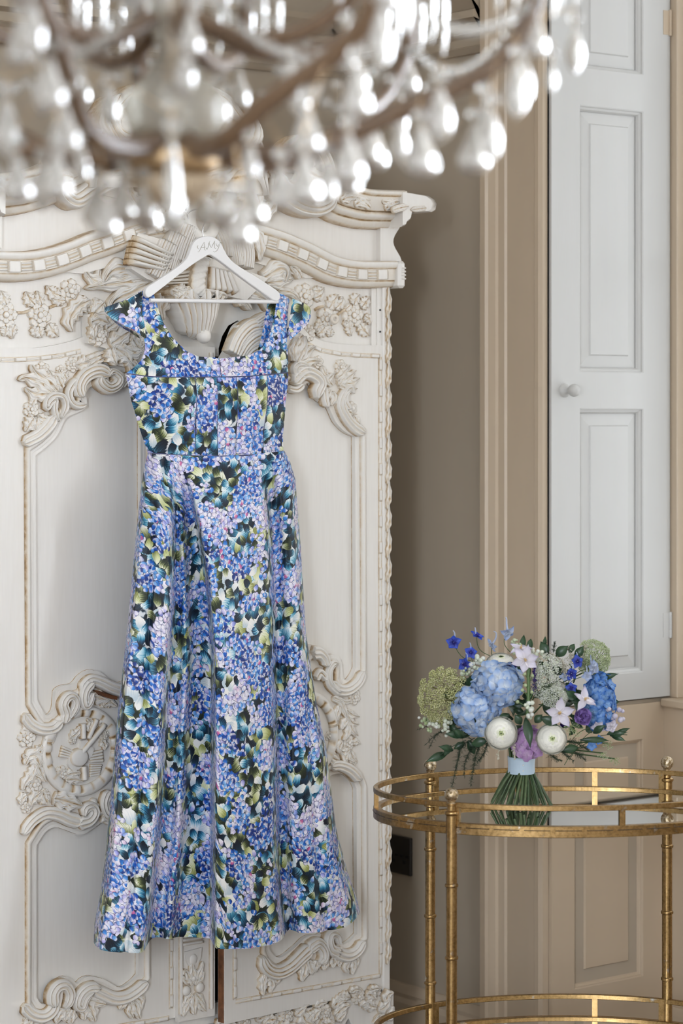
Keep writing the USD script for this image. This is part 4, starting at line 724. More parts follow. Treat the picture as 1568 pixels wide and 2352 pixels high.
# bottom of the left door
carve(dl, AP, scrolls=[([(50, 2308), (70, 2328), (95, 2334), (115, 2322), (124, 2300)], 0.016, 0.018, 0.020, 3), ([(118, 2310), (116, 2282), (128, 2264), (146, 2262), (156, 2280), (152, 2300), (140, 2312)], 0.018, 0.012, 0.028, 3), ([(334, 2254), (310, 2276), (285, 2290), (258, 2292), (230, 2280), (206, 2270)], 0.018, 0.018, 0.020, 3), ([(222, 2266), (196, 2268), (178, 2284), (172, 2306), (182, 2312), (190, 2292), (205, 2276)], 0.016, 0.010, 0.028, 3)],
    leaves=[([(195, 2300), (208, 2320), (214, 2346)], 0.022, 0.013, 3, 4), ([(190, 2305), (192, 2325), (188, 2342)], 0.018, 0.013, 2, 4), ([(200, 2296), (220, 2302), (240, 2306)], 0.018, 0.012, 2, 4), ([(160, 2316), (150, 2332), (145, 2346)], 0.022, 0.012, 2, 6), ([(165, 2318), (162, 2335), (160, 2352)], 0.018, 0.012, 2, 5), ([(155, 2318), (135, 2334), (126, 2350)], 0.018, 0.012, 2, 5), ([(305, 2300), (312, 2318), (318, 2340)], 0.016, 0.012, 2, 4), ([(300, 2305), (298, 2325), (304, 2338)], 0.013, 0.011, 2, 4), ([(290, 2300), (278, 2310), (273, 2318)], 0.014, 0.011, 2, 4), ([(310, 2290), (322, 2300), (322, 2318)], 0.014, 0.011, 2, 4), ([(60, 2336), (66, 2350), (68, 2362)], 0.016, 0.011, 2, 4), ([(80, 2340), (90, 2352), (92, 2364)], 0.016, 0.011, 2, 4)],
    flowers=[(300, 2302, 0.014, 7), (66, 2346, 0.016, 6)], bosses=[(163, 2291, 0.008, 0.011)])
# ---- carvings of the right door
put(dr, 'carved_clump', slab(RDP, RDP.trs([(545, 748), (575, 738), (606, 738), (650, 735), (690, 745), (712, 772), (690, 800), (660, 815), (600, 800), (560, 815), (535, 815)], 0.01), -0.004, 0.010), M['cream'], smooth=False)
for p_, w in (([(535, 815), (550, 780), (575, 755), (606, 750)], 0.022), ([(545, 822), (565, 790), (590, 772), (612, 770)], 0.020), ([(560, 826), (580, 805), (612, 795)], 0.018), ([(585, 745), (600, 735), (612, 730)], 0.014)):
    S = spline(RDP.trs(p_, 0.014), n=24)
    pstain(dr, 'carved_drapery', strip(RDP, S, w, lambda v, t, s: ((0.012 + 0.012 * np.sqrt(np.clip(1 - v ** 2, 0, 1))) * (0.82 + 0.18 * np.abs(np.sin(v * 8))), 0.8 * np.clip(1 - np.abs(np.sin(v * 8)) * 2.5, 0, 1)), 27, h0=0.004))
carve(dr, RDP, scrolls=[([(830, 995), (806, 978), (788, 955), (778, 930), (784, 908), (796, 896)], 0.017, 0.015, 0.022, 3), ([(796, 940), (786, 922), (788, 902), (798, 892), (804, 904)], 0.013, 0.009, 0.022, 2), ([(664, 880), (690, 856), (715, 862), (728, 880), (720, 900), (716, 915)], 0.020, 0.018, 0.032, 3), ([(692, 868), (676, 862), (668, 848), (678, 838), (694, 842), (700, 852)], 0.014, 0.010, 0.028, 3), ([(724, 880), (738, 896), (742, 920), (746, 935)], 0.016, 0.012, 0.020, 2), ([(656, 892), (676, 895), (690, 885)], 0.010, 0.012, 0.02, 2)],
    leaves=[([(670, 830), (668, 800), (676, 775)], 0.020, 0.020, 2, 5), ([(672, 832), (690, 800), (692, 772)], 0.020, 0.022, 2, 6), ([(676, 835), (700, 808), (716, 796)], 0.018, 0.020, 2, 5), ([(690, 770), (680, 780), (664, 800)], 0.018, 0.016, 2, 5), ([(680, 845), (710, 830), (730, 830)], 0.016, 0.014, 2, 5), ([(770, 868), (784, 858), (800, 838)], 0.012, 0.012, 2, 4), ([(772, 874), (796, 868), (814, 850)], 0.015, 0.012, 3, 4), ([(788, 880), (806, 880), (822, 868)], 0.013, 0.012, 2, 4), ([(778, 885), (802, 895), (818, 892)], 0.013, 0.01, 2, 4), ([(760, 886), (752, 872), (764, 858)], 0.014, 0.012, 2, 5), ([(775, 885), (785, 870), (798, 862)], 0.012, 0.012, 2, 4), ([(736, 840), (742, 856), (756, 868)], 0.012, 0.012, 2, 4), ([(806, 950), (796, 945), (786, 942)], 0.014, 0.012, 3, 4), ([(808, 955), (816, 966), (822, 974)], 0.015, 0.012, 3, 4), ([(805, 955), (802, 968), (806, 978)], 0.013, 0.012, 2, 4), ([(755, 895), (748, 910), (750, 925)], 0.016, 0.012, 2, 4), ([(760, 900), (765, 915), (756, 930)], 0.014, 0.012, 2, 4), ([(745, 905), (735, 900), (728, 890)], 0.014, 0.012, 2, 4)],
    flowers=[(709, 765, 0.022, 10), (731, 832, 0.017, 6), (782, 843, 0.020, 7), (808, 938, 0.018, 6)], bosses=[(808, 938, 0.009, 0.013)])
# middle of the right door
medallion(dr, RDP, RDP.tr(700, 1690, 0.006), 0.090, 0.092, 0.15)
carve(dr, RDP, scrolls=[([(828, 1542), (818, 1566), (796, 1584), (772, 1584), (754, 1566)], 0.016, 0.017, 0.022, 3), ([(772, 1590), (752, 1570), (748, 1545), (757, 1526), (768, 1524)], 0.014, 0.010, 0.024, 3), ([(712, 1500), (728, 1500), (740, 1512), (744, 1530)], 0.020, 0.014, 0.024, 3), ([(720, 1560), (730, 1545), (745, 1560)], 0.014, 0.012, 0.020, 2), ([(755, 1760), (775, 1758), (800, 1768), (822, 1790)], 0.014, 0.018, 0.020, 3)],
    leaves=[([(762, 1602), (778, 1610), (788, 1630), (794, 1650)], 0.014, 0.012, 1, 3), ([(775, 1605), (790, 1612), (802, 1610)], 0.010, 0.012, 1, 3), ([(795, 1650), (788, 1660), (780, 1674)], 0.014, 0.013, 2, 4), ([(792, 1630), (806, 1642), (822, 1646)], 0.012, 0.012, 2, 3), ([(795, 1645), (806, 1660), (820, 1664)], 0.012, 0.012, 2, 3), ([(797, 1655), (806, 1676), (818, 1690)], 0.014, 0.012, 2, 4), ([(798, 1660), (796, 1685), (786, 1700)], 0.013, 0.012, 2, 4), ([(776, 1620), (772, 1640), (774, 1655)], 0.014, 0.012, 2, 3), ([(800, 1720), (788, 1728), (776, 1722)], 0.014, 0.012, 2, 4), ([(800, 1724), (806, 1738), (814, 1750)], 0.014, 0.012, 2, 4), ([(795, 1725), (790, 1742), (794, 1752)], 0.014, 0.012, 2, 4), ([(750, 1735), (764, 1742), (778, 1750)], 0.016, 0.012, 2, 5), ([(782, 1700), (776, 1716), (778, 1730)], 0.014, 0.012, 2, 4), ([(808, 1705), (818, 1704), (824, 1710)], 0.011, 0.01, 2, 3)],
    flowers=[(814, 1601, 0.021, 6), (801, 1706, 0.020, 6), (812, 1749, 0.014, 6), (755, 1690, 0.014, 6), (786, 1722, 0.012, 5)])
# bottom of the right door
carve(dr, RDP, scrolls=[([(594, 2196), (608, 2222), (632, 2232), (660, 2220), (690, 2192), (712, 2172)], 0.018, 0.024, 0.026, 4), ([(700, 2180), (722, 2166), (736, 2180), (736, 2200), (724, 2210)], 0.020, 0.014, 0.030, 4), ([(828, 2160), (816, 2182), (796, 2194), (776, 2190), (764, 2178)], 0.017, 0.019, 0.024, 3), ([(770, 2186), (752, 2178), (746, 2158), (752, 2144), (766, 2148), (768, 2166)], 0.018, 0.012, 0.032, 3)],
    leaves=[([(700, 2205), (696, 2230), (690, 2254)], 0.022, 0.013, 3, 5), ([(705, 2205), (712, 2225), (712, 2238)], 0.018, 0.013, 2, 5), ([(694, 2205), (684, 2215), (674, 2222)], 0.016, 0.012, 2, 4), ([(725, 2205), (722, 2220), (722, 2232)], 0.02, 0.013, 2, 6), ([(745, 2200), (745, 2215), (740, 2228)], 0.016, 0.012, 2, 4), ([(760, 2198), (764, 2212), (760, 2222)], 0.016, 0.012, 2, 4), ([(775, 2200), (778, 2210), (776, 2220)], 0.013, 0.011, 2, 3), ([(808, 2205), (810, 2220), (806, 2238)], 0.014, 0.012, 2, 4), ([(800, 2205), (792, 2222), (798, 2234)], 0.013, 0.012, 2, 4), ([(812, 2198), (818, 2208), (817, 2220)], 0.012, 0.011, 2, 4), ([(606, 2236), (602, 2262), (602, 2286)], 0.016, 0.012, 3, 4), ([(616, 2246), (622, 2262), (616, 2280)], 0.014, 0.012, 2, 4), ([(626, 2246), (636, 2252), (640, 2244)], 0.013, 0.011, 2, 4)],
    flowers=[(618, 2240, 0.016, 9), (806, 2206, 0.013, 7)], bosses=[(744, 2179, 0.008, 0.012), (746, 2190, 0.006, 0.010)])
# ---- apron and feet
ap_pts = AP.trs([(-60, 2420), (515, 2338), (700, 2308), (890, 2276)], 0.0)
zA = AP.tr(700, 2308)[1]
zf = 0.0
arch = []
apx = np.linspace(-W2, W2, 60)
def apron_low(x):
    u = abs(x) / W2
    return 0.125 + 0.070 * math.exp(-((abs(x) - 0.425) / 0.042) ** 2)
lowc = [[x, apron_low(x)] for x in apx if abs(x) < W2 - 0.115]
xl = W2 - 0.115
pts = [[-W2 - 0.006, 0.245], [-W2 - 0.006, 0.14]] + [[-W2 + 0.10, 0.135]] + lowc + [[W2 - 0.10, 0.135], [W2 + 0.006, 0.14], [W2 + 0.006, 0.245]]
zt = AP.tr(890, 2278)[1]
pts[0][1] = zt; pts[-1][1] = zt
put(arm, 'apron', slab(AP, pts, -0.030, 0.010), M['cream'], smooth=False)
def cabriole(sx, y):
    S = [(0.0, 0.175, 0.044), (0.004, 0.14, 0.046), (0.010, 0.10, 0.036), (0.006, 0.06, 0.026), (0.002, 0.03, 0.022), (0.010, 0.012, 0.028), (0.014, 0.0, 0.030)]
    ms = []
    rings = []
    for dx, z, r in S:
        a = np.arange(12) / 12 * 2 * PI + PI / 12; sq = 1 / np.maximum(np.abs(np.cos(a)), np.abs(np.sin(a))) ** 0.5
        rings.append(np.stack([AX + sx * (W2 - 0.045 + dx) + r * sq * np.cos(a), y - dx * (1 if y < AY + 0.2 else -1) + r * sq * np.sin(a), np.full(12, z)], 1))
    V = np.vstack(rings); F = grid_faces(len(S), 12, True); n = len(V)
    F = np.vstack([F, [(n - 12, n - 12 + i, n - 12 + i + 1) for i in range(1, 11)], [(0, i + 1, i) for i in range(1, 11)]])
    return V, F
for sx in (1, -1):
    for y in (AY + 0.040, AY + 0.47): put(arm, 'foot', cabriole(sx, y), M['cream'], smooth=50)
AQ = Plane((AX, AY - 0.010, 0), 0.0)
for x, y, r, n in ((657, 2334, 0.024, 8), (746, 2325, 0.021, 7), (823, 2289, 0.021, 8), (560, 2350, 0.02, 6), (868, 2280, 0.010, 6)):
    pstain(arm, 'carved_flower', flower_mesh(AQ, AQ.tr(x, y, 0.005), r, 0.014, n, x * 0.2, center=0.26))
for p_, w in (([(675, 2330), (690, 2320), (700, 2310)], 0.016), ([(690, 2325), (700, 2345), (718, 2352)], 0.02), ([(715, 2345), (722, 2330), (735, 2316)], 0.016), ([(760, 2312), (775, 2300), (790, 2296)], 0.018), ([(765, 2330), (785, 2315), (800, 2305)], 0.018), ([(840, 2282), (852, 2286), (860, 2296)], 0.016), ([(838, 2300), (850, 2310), (862, 2312)], 0.018), ([(800, 2290), (786, 2286), (776, 2284)], 0.014), ([(630, 2340), (615, 2342), (602, 2350)], 0.018), ([(866, 2320), (884, 2310), (892, 2290)], 0.018), ([(866, 2330), (872, 2345), (880, 2352)], 0.02), ([(880, 2300), (888, 2285), (900, 2278)], 0.016), ([(885, 2340), (895, 2330), (900, 2310)], 0.016), ([(640, 2352), (660, 2362), (690, 2366)], 0.02), ([(735, 2346), (745, 2352), (765, 2346)], 0.016), ([(545, 2356), (530, 2358), (512, 2352)], 0.016), ([(676, 2318), (690, 2310), (706, 2306)], 0.012), ([(720, 2312), (732, 2304), (748, 2300)], 0.012), ([(764, 2300), (780, 2292), (796, 2288)], 0.012), ([(800, 2278), (812, 2272), (826, 2272)], 0.010), ([(770, 2342), (782, 2334), (792, 2322)], 0.014), ([(700, 2340), (712, 2330), (718, 2320)], 0.014), ([(586, 2340), (600, 2336), (616, 2330)], 0.014), ([(846, 2272), (858, 2270), (872, 2268)], 0.010), ([(842, 2316), (836, 2306), (824, 2308)], 0.012), ([(505, 2352), (500, 2345), (498, 2340)], 0.01)):
    pstain(arm, 'apron_leaf', leaf_mesh(AQ, AQ.trs(p_, 0.004), w, 0.013, 3, 4))
# ================================================================== dress on its hanger
def dress_print(name):
    """painted hydrangea print, in cloth coordinates (primvar cloth, metres): layers of palette-knife dabs over brush-stroke leaves"""
    N, L = {}, []
    def nd(k, t, **kw): N[k] = (t, kw); return k
    def ln(a, b): L.append((a, b))
    def math_(k, op, a, b=None, c=None, clamp=False):
        kw = {'math_type': op, 'use_clamp': clamp}
        for i, q in enumerate((a, b, c), 1):
            if q is not None and not isinstance(q, str): kw[f'value{i}'] = q
        nd(k, 'math', **kw)
        for i, q in enumerate((a, b, c), 1):
            if isinstance(q, str): ln(q, f'{k}.value{i}')
        return k + '.value'
    def mr(k, v, f0, f1, t0, t1): nd(k, 'map_range', from_min=f0, from_max=f1, to_min=t0, to_max=t1, clamp=True); ln(v, k + '.value'); return k + '.result'
    def mixc(k, fac, c1, c2, typ='mix'):
        kw = {'mix_type': typ}
        for n_, q in (('fac', fac), ('color1', c1), ('color2', c2)):
            if not isinstance(q, str): kw[n_] = q
        nd(k, 'mix', **kw)
        for n_, q in (('fac', fac), ('color1', c1), ('color2', c2)):
            if isinstance(q, str): ln(q, f'{k}.{n_}')
        return k + '.color'
    nd('c', 'attribute', attribute='cloth')
    nd('wn', 'noise_texture', scale=55.0, detail=2.0); ln('c.vector', 'wn.vector')
    nd('ws', 'vector_math', math_type='multiply_add', vector2=(0.007, 0.007, 0.0), vector3=(-0.0035, -0.0035, 0.0)); ln('wn.color', 'ws.vector1')
    nd('w', 'vector_math', math_type='add'); ln('c.vector', 'w.vector1'); ln('ws.vector', 'w.vector2')
    HUE = [(0.22, (0.010, 0.04, 0.24)), (0.32, (0.012, 0.11, 0.52)), (0.41, (0.04, 0.25, 0.70)), (0.48, (0.20, 0.46, 0.82)), (0.54, (0.36, 0.37, 0.76)), (0.60, (0.64, 0.58, 0.82)), (0.68, (0.80, 0.77, 0.88)), (0.76, (0.84, 0.80, 0.86)), (0.86, (0.78, 0.60, 0.76))]
    def zone(k, pos):
        """0..1: low inside the flower heads, high between them"""
        nd(k, 'noise_texture', scale=11.5, detail=1.5, roughness=0.5); nd(k + 'o', 'vector_math', math_type='add', vector2=(3.7, 1.3, 0)); ln(pos, k + 'o.vector1'); ln(k + 'o.vector', k + '.vector'); return k + '.fac'
    def cell(k, S, off, randomness=0.9):
        nd(k + 'p', 'vector_math', math_type='add', vector2=(off[0], off[1], 0)); ln('w.vector', k + 'p.vector1')
        nd(k + 'v', 'voronoi_texture', dimensions='2D', feature='f1', scale=S, randomness=randomness); ln(k + 'p.vector', k + 'v.vector')
        nd(k + 's', 'separate_color'); ln(k + 'v.color', k + 's.color')
        nd(k + 'l', 'vector_math', math_type='subtract'); ln(k + 'p.vector', k + 'l.vector1'); ln(k + 'v.position', k + 'l.vector2')
        nd(k + 'q', 'vector_math', math_type='subtract', vector2=(off[0], off[1], 0)); ln(k + 'v.position', k + 'q.vector1')
        a = math_(k + 'a', 'multiply', k + 's.b', 6.283)
        nd(k + 'r', 'vector_rotate', rotate_type='z_axis'); ln(k + 'l.vector', k + 'r.vector'); ln(a, k + 'r.angle')
        nd(k + 'x', 'separate_xyz'); ln(k + 'r.vector', k + 'x.vector')
        return k + 'x.x', k + 'x.y', k + 'q.vector'
    def petals(k, S, off, rad, zmax, under):
        """one layer of rounded petals laid over the colour UNDER"""
        x, y, pos = cell(k, S, off)
        x2 = math_(k + 'x2', 'multiply', x, 1.0); y2 = math_(k + 'y2', 'multiply', y, 1.28)
        nd(k + 'cx', 'combine_xyz'); ln(x2, k + 'cx.x'); ln(y2, k + 'cx.y'); nd(k + 'ln', 'vector_math', math_type='length'); ln(k + 'cx.vector', k + 'ln.vector1')
        q = math_(k + 'qq', 'multiply', k + 'ln.value', S / rad)
        z = zone(k + 'z', pos); zz = math_(k + 'zj', 'multiply_add', k + 's.r', 0.10, z)
        on = math_(k + 'on', 'less_than', zz, zmax + 0.05)
        body = mr(k + 'bd', q, 0.93, 1.0, 1.0, 0.0); m = math_(k + 'm', 'multiply', on, body)
        nd(k + 'hn', 'noise_texture', scale=9.0, detail=1.0); ln(pos, k + 'hn.vector')
        h1 = math_(k + 'h1', 'multiply_add', k + 's.g', 0.34, -0.17); h2 = math_(k + 'h2', 'multiply_add', k + 'hn.fac', 1.25, h1); h3 = math_(k + 'h3', 'add', h2, -0.155)
        nd(k + 'pc', 'rgb_ramp', ramp=HUE); ln(h3, k + 'pc.fac')
        pk = math_(k + 'pk', 'greater_than', k + 's.r', 0.965); c = mixc(k + 'c0', pk, k + 'pc.color', (0.62, 0.14, 0.34))
        hi = mr(k + 'hi', x, -0.0002, 0.0042, 0.0, 0.88); c = mixc(k + 'c1', hi, c, (0.86, 0.84, 0.90))
        dk = mr(k + 'dk', x, -0.0012, -0.0055, 0.0, 0.62); dc = mixc(k + 'dc', 1.0, k + 'pc.color', (0.22, 0.28, 0.50), 'multiply'); c = mixc(k + 'c2', dk, c, dc)
        rim = mr(k + 'rm', q, 0.74, 0.88, 0.0, 0.95); sd = mr(k + 'sd', y, 0.003, -0.002, 0.30, 1.0); rr = math_(k + 'rr', 'multiply', rim, sd); c = mixc(k + 'c3', rr, c, (0.025, 0.03, 0.13))
        return mixc(k + 'out', m, under, c)
    R = [[(0.02, (0.008, 0.022, 0.05)), (0.22, (0.01, 0.10, 0.20)), (0.38, (0.05, 0.30, 0.46)), (0.54, (0.42, 0.66, 0.76)), (0.72, (0.86, 0.88, 0.86))],
         [(0.05, (0.012, 0.018, 0.012)), (0.34, (0.040, 0.055, 0.025)), (0.52, (0.28, 0.32, 0.12)), (0.74, (0.84, 0.84, 0.70))],
         [(0.1, (0.28, 0.30, 0.08)), (0.4, (0.64, 0.68, 0.34)), (0.8, (0.86, 0.86, 0.74))], [(0.1, (0.50, 0.60, 0.66)), (0.45, (0.85, 0.84, 0.81)), (0.95, (0.90, 0.89, 0.87))],
         [(0.1, (0.006, 0.009, 0.018)), (0.5, (0.012, 0.04, 0.07)), (0.72, (0.10, 0.32, 0.46)), (0.95, (0.70, 0.78, 0.82))]]
    def strokes(k, S, off, rad, zmin, under, always=0.0):
        """one layer of curved brush strokes (leaves) over UNDER"""
        x, y, pos = cell(k, S, off, 1.0)
        yb = math_(k + 'yb', 'multiply', y, 1.55); nd(k + 'cx', 'combine_xyz'); ln(x, k + 'cx.x'); ln(yb, k + 'cx.y'); nd(k + 'ln', 'vector_math', math_type='length'); ln(k + 'cx.vector', k + 'ln.vector1')
        nd(k + 'of', 'vector_math', math_type='subtract', vector2=(0.0, 1.0 / S, 0.0)); ln(k + 'r.vector', k + 'of.vector1'); nd(k + 'le', 'vector_math', math_type='length'); ln(k + 'of.vector', k + 'le.vector1')
        lw = math_(k + 'lw', 'multiply_add', k + 's.r', 7.0, k + 'le.value'); nd(k + 'st', 'noise_texture', dimensions='1D', scale=520.0, detail=2.5, roughness=0.75); ln(lw, k + 'st.w')
        rag = math_(k + 'rg', 'multiply_add', k + 'st.fac', 0.50, -0.25); q0 = math_(k + 'q0', 'multiply', k + 'ln.value', S / rad); q = math_(k + 'qz', 'add', q0, rag)
        z = zone(k + 'z', pos); on = math_(k + 'on', 'greater_than', z, zmin); body = mr(k + 'bd', q, 0.92, 1.0, 1.0, 0.0); m = math_(k + 'm', 'multiply', on, body)
        al = mr(k + 'al', x, -0.62 / S, 0.62 / S, -0.10, 0.80); a2 = math_(k + 'a2', 'multiply_add', k + 'st.fac', 1.0, -0.5); t = math_(k + 't', 'add', al, a2)
        col = None
        for i, th in enumerate((0.0, 0.27, 0.50, 0.60, 0.72)):
            nd(f'{k}r{i}', 'rgb_ramp', ramp=R[i]); ln(t, f'{k}r{i}.fac')
            if i == 0: col = f'{k}r0.color'
            else: g = math_(f'{k}g{i}', 'greater_than', k + 's.g', th); col = mixc(f'{k}m{i}', g, col, f'{k}r{i}.color')
        return mixc(k + 'out', m, under, col)
    # ground between the flower heads: near-black green with pale patches
    nd('bn', 'noise_texture', scale=30.0, detail=2.0); ln('c.vector', 'bn.vector'); nd('bg', 'rgb_ramp', ramp=[(0.44, (0.010, 0.014, 0.022)), (0.47, (0.03, 0.06, 0.09)), (0.50, (0.62, 0.66, 0.70)), (0.60, (0.84, 0.83, 0.80))]); ln('bn.fac', 'bg.fac')
    c = petals('u', 74.0, (0.31, 0.17), 0.72, 0.52, 'bg.color')
    c = strokes('f', 23.0, (0.11, 0.43), 0.78, 0.46, c); c = strokes('g', 27.0, (0.57, 0.29), 0.66, 0.48, c); c = strokes('h', 40.0, (0.83, 0.71), 0.62, 0.51, c)
    c = petals('a', 68.0, (0.0, 0.0), 0.60, 0.50, c); c = petals('b', 72.0, (0.47, 0.61), 0.56, 0.485, c); c = petals('d', 80.0, (0.23, 0.89), 0.54, 0.495, c)
    nd('p', 'principled_bsdf', roughness=0.42, specular_ior_level=0.30, sheen_weight=0.05); ln(c, 'p.base_color')
    return mat(name, N, L)
M['print'] = dress_print('hydrangea_print_satin')
DP = Plane((AX, AY - 0.075, 0), 0.0)
H0 = 0.020
dress = thing('dress', DP.at(DP.tr(480, 700, 0), 0), 'long blue and lilac flower print dress hanging from the white hanger', 'dress')
def curve(pts): p = np.array(sorted(pts)); return lambda y: np.interp(y, p[:, 0], p[:, 1])
def sig(x): return 0.5 * (1 + np.tanh(x))
# ---- skirt
sl = curve([(1040, 340), (1060, 334), (1110, 325), (1250, 310), (1450, 291), (1650, 269), (1800, 257), (1950, 243), (2050, 231), (2120, 217), (2165, 214)])
sr = curve([(1030, 650), (1060, 666), (1100, 678), (1250, 690), (1450, 702), (1600, 724), (1720, 749), (1900, 771), (2000, 797), (2060, 818), (2110, 831)])
hem_px = np.array([(214, 2158), (260, 2163), (332, 2164), (350, 2150), (372, 2146), (440, 2148), (488, 2150), (500, 2152), (570, 2154), (622, 2148), (648, 2138), (664, 2130), (740, 2126), (790, 2116), (831, 2092)], float)
waist_px = np.array([(338, 1041), (420, 1046), (500, 1047), (580, 1043), (650, 1036)], float)
xcL = curve([(1040, 420), (1090, 428), (1200, 455), (1350, 479), (1500, 490), (2160, 489)]); xcR = curve([(1040, 598), (1100, 604), (1200, 617), (1400, 626), (1600, 630), (1900, 634), (2050, 640), (2160, 656)])
xlR = curve([(1040, 396), (1200, 399), (1400, 397), (1550, 384), (1900, 365), (2060, 348), (2160, 337)]); xlc = curve([(1040, 358), (1300, 350), (1550, 337), (1900, 318), (2160, 290)])
xf3 = curve([(1040, 410), (1200, 418), (1500, 428), (1900, 410), (2160, 385)])
def fold_h(x, y):
    t = np.clip((y - 1040) / 1110, 0, 1); amp = smooth_step(t / 0.15) * (0.56 + 0.44 * t)
    C = sig((x - xcL(y)) / 5) * sig((xcR(y) - x) / 6); Lr = sig((xlR(y) - x) / 6)
    R = sig((x - (xcR(y) + 26)) / 12)
    h = 0.120 * C * (1 - 0.25 * np.clip((x - xcL(y)) / 140, 0, 1)) + 0.100 * Lr + 0.066 * R + 0.034 * np.exp(-((x - xf3(y)) / (9 + 6 * t)) ** 2)
    h += -0.012 * np.exp(-((x - xlc(y)) / 6) ** 2) + 0.010 * np.sin((x - xcL(y)) / (16 + 26 * t)) * (0.3 + 0.7 * Lr)
    h += -0.012 * np.exp(-((x - (xcR(y) + 60 + 40 * t)) / 9) ** 2) * (t > 0.02)
    # gathers just under the waist
    g = np.exp(-t / 0.07)
    h2 = 0.016 * (np.abs(np.sin(x / 11.0)) * (np.exp(-((x - 372) / 45) ** 2) + np.exp(-((x - 640) / 30) ** 2))) * np.exp(-((t - 0.05) / 0.07) ** 2)
    h3 = 0.020 * (np.exp(-((x - 660) / 24) ** 2) + 0.7 * np.exp(-((x - 350) / 24) ** 2)) * np.exp(-((t - 0.07) / 0.10) ** 2)
    return amp * h + h2 + h3 + 0.004 * (meshkit.noise(np.stack([x / 60, y / 160, 0 * x], -1), 3) - 0.5) * amp
def skirt_sheet(ns, nt, front):
    s, t = np.meshgrid(np.linspace(0, 1, ns), np.linspace(0, 1, nt))
    py = np.zeros_like(s); px = np.zeros_like(s)
    for it in range(3):
        wy = np.interp(px if it else 338 + s * 312, waist_px[:, 0], waist_px[:, 1]); hx = 214 + s * 617
        hy = np.interp(hx, hem_px[:, 0], hem_px[:, 1]); py = wy + t * (hy - wy); px = sl(py) + (s if front else 0.02 + 0.965 * s) * (sr(py) - sl(py))
    edge = (1 - (2 * s - 1) ** 10) ** 0.5
    h = (fold_h(px, py) + 0.012 * edge + 0.018 * np.sin(s * PI)) * np.minimum(1, edge * 1.4) if front else -0.006 * edge - 0.001
    px = px - (600 * h if front else 0)
    d = FWD + (px - CX)[..., None] / FPX * RGT - (py - HY)[..., None] / FPX * UP
    base = DP.o + DP.n * H0; tt = ((base - EYE) @ DP.n) / (d @ DP.n); P = EYE + tt[..., None] * d
    V = P + (np.asarray(h) if front else h)[..., None] * DP.n
    return V, h
V, h = skirt_sheet(300, 340, True)
du = np.linalg.norm(np.diff(V, axis=1), axis=2); u = np.concatenate([np.zeros((len(V), 1)), np.cumsum(du, 1)], 1); mid_i = 150; u = u - u[:, mid_i:mid_i + 1]
ns_, nt_ = 300, 340
dv = np.linalg.norm(np.diff(V, axis=0), axis=2); vv_ = np.concatenate([np.zeros((1, V.shape[1])), np.cumsum(dv, 0)], 0); vv_ = 0.35 * vv_ + 0.65 * vv_.mean(1, keepdims=True)
clo = np.stack([u, 0.1 - vv_, np.zeros_like(u)], -1).reshape(-1, 3)
skirt = put(dress, 'skirt', (V.reshape(-1, 3), grid_faces(nt_, ns_)), M['print'], vec=clo)
Vb, _ = skirt_sheet(80, 120, False)
put(skirt, 'skirt_back', (Vb.reshape(-1, 3), grid_faces(120, 80)), M['print'], vec=np.stack([(Vb[..., 0] - AX) + 3.0, Vb[..., 2], 0 * Vb[..., 0]], -1).reshape(-1, 3))
hemv = V[-1] + np.array([0, 0, 0.010]); 
# ---- bodice: panels cut along the seams
from scipy.spatial import Delaunay
def cloth(poly_px, spacing, hfun, vec_off, base=None):
    P = sg.Polygon(poly_px).buffer(0)
    if P.is_empty: return None
    if P.geom_type != 'Polygon': P = max(P.geoms, key=lambda g: g.area)
    n = max(8, int(P.exterior.length / spacing)); bd = np.array([P.exterior.interpolate(i / n, normalized=True).coords[0] for i in range(n)])
    x0, y0, x1, y1 = P.bounds; gx, gy = np.meshgrid(np.arange(x0, x1, spacing), np.arange(y0, y1, spacing)); g = np.stack([gx.ravel(), gy.ravel()], 1)
    import shapely
    inner = P.buffer(-spacing * 0.45); g = g[shapely.contains_xy(inner, g[:, 0], g[:, 1])]
    Q = np.vstack([bd, g]); D = Delaunay(Q).simplices; c = Q[D].mean(1); D = D[shapely.contains_xy(P.buffer(0.05), c[:, 0], c[:, 1])]
    e1, e2 = Q[D[:, 1]] - Q[D[:, 0]], Q[D[:, 2]] - Q[D[:, 0]]; fl = (e1[:, 0] * e2[:, 1] - e1[:, 1] * e2[:, 0]) > 0; D[fl] = D[fl][:, ::-1]
    XZ = DP.trs(Q, H0); h = hfun(Q[:, 0], Q[:, 1]); V = DP.at(XZ, H0 + h)
    return V, D, np.stack([XZ[:, 0] + vec_off[0], XZ[:, 1] - 1.2 + vec_off[1], np.zeros(len(Q))], 1)
BOD = [(340, 664), (352, 672), (362, 712), (372, 742), (390, 774), (418, 806), (445, 819), (500, 823), (560, 817), (592, 802), (612, 776), (625, 740), (632, 700), (634, 672), (652, 677), (669, 687), (664, 720), (660, 760), (657, 790), (661, 830), (662, 870), (655, 940), (649, 1000), (650, 1036), (600, 1042), (500, 1047), (420, 1046), (339, 1041), (327, 1006), (316, 974), (300, 920), (288, 858), (305, 845), (324, 828), (331, 800), (329, 775), (322, 740), (319, 700), (322, 670)]
bl_ = curve([(664, 322), (740, 322), (828, 324), (858, 288), (920, 300), (985, 317), (1041, 339)]); br_ = curve([(664, 669), (760, 660), (830, 661), (940, 655), (1036, 650)])
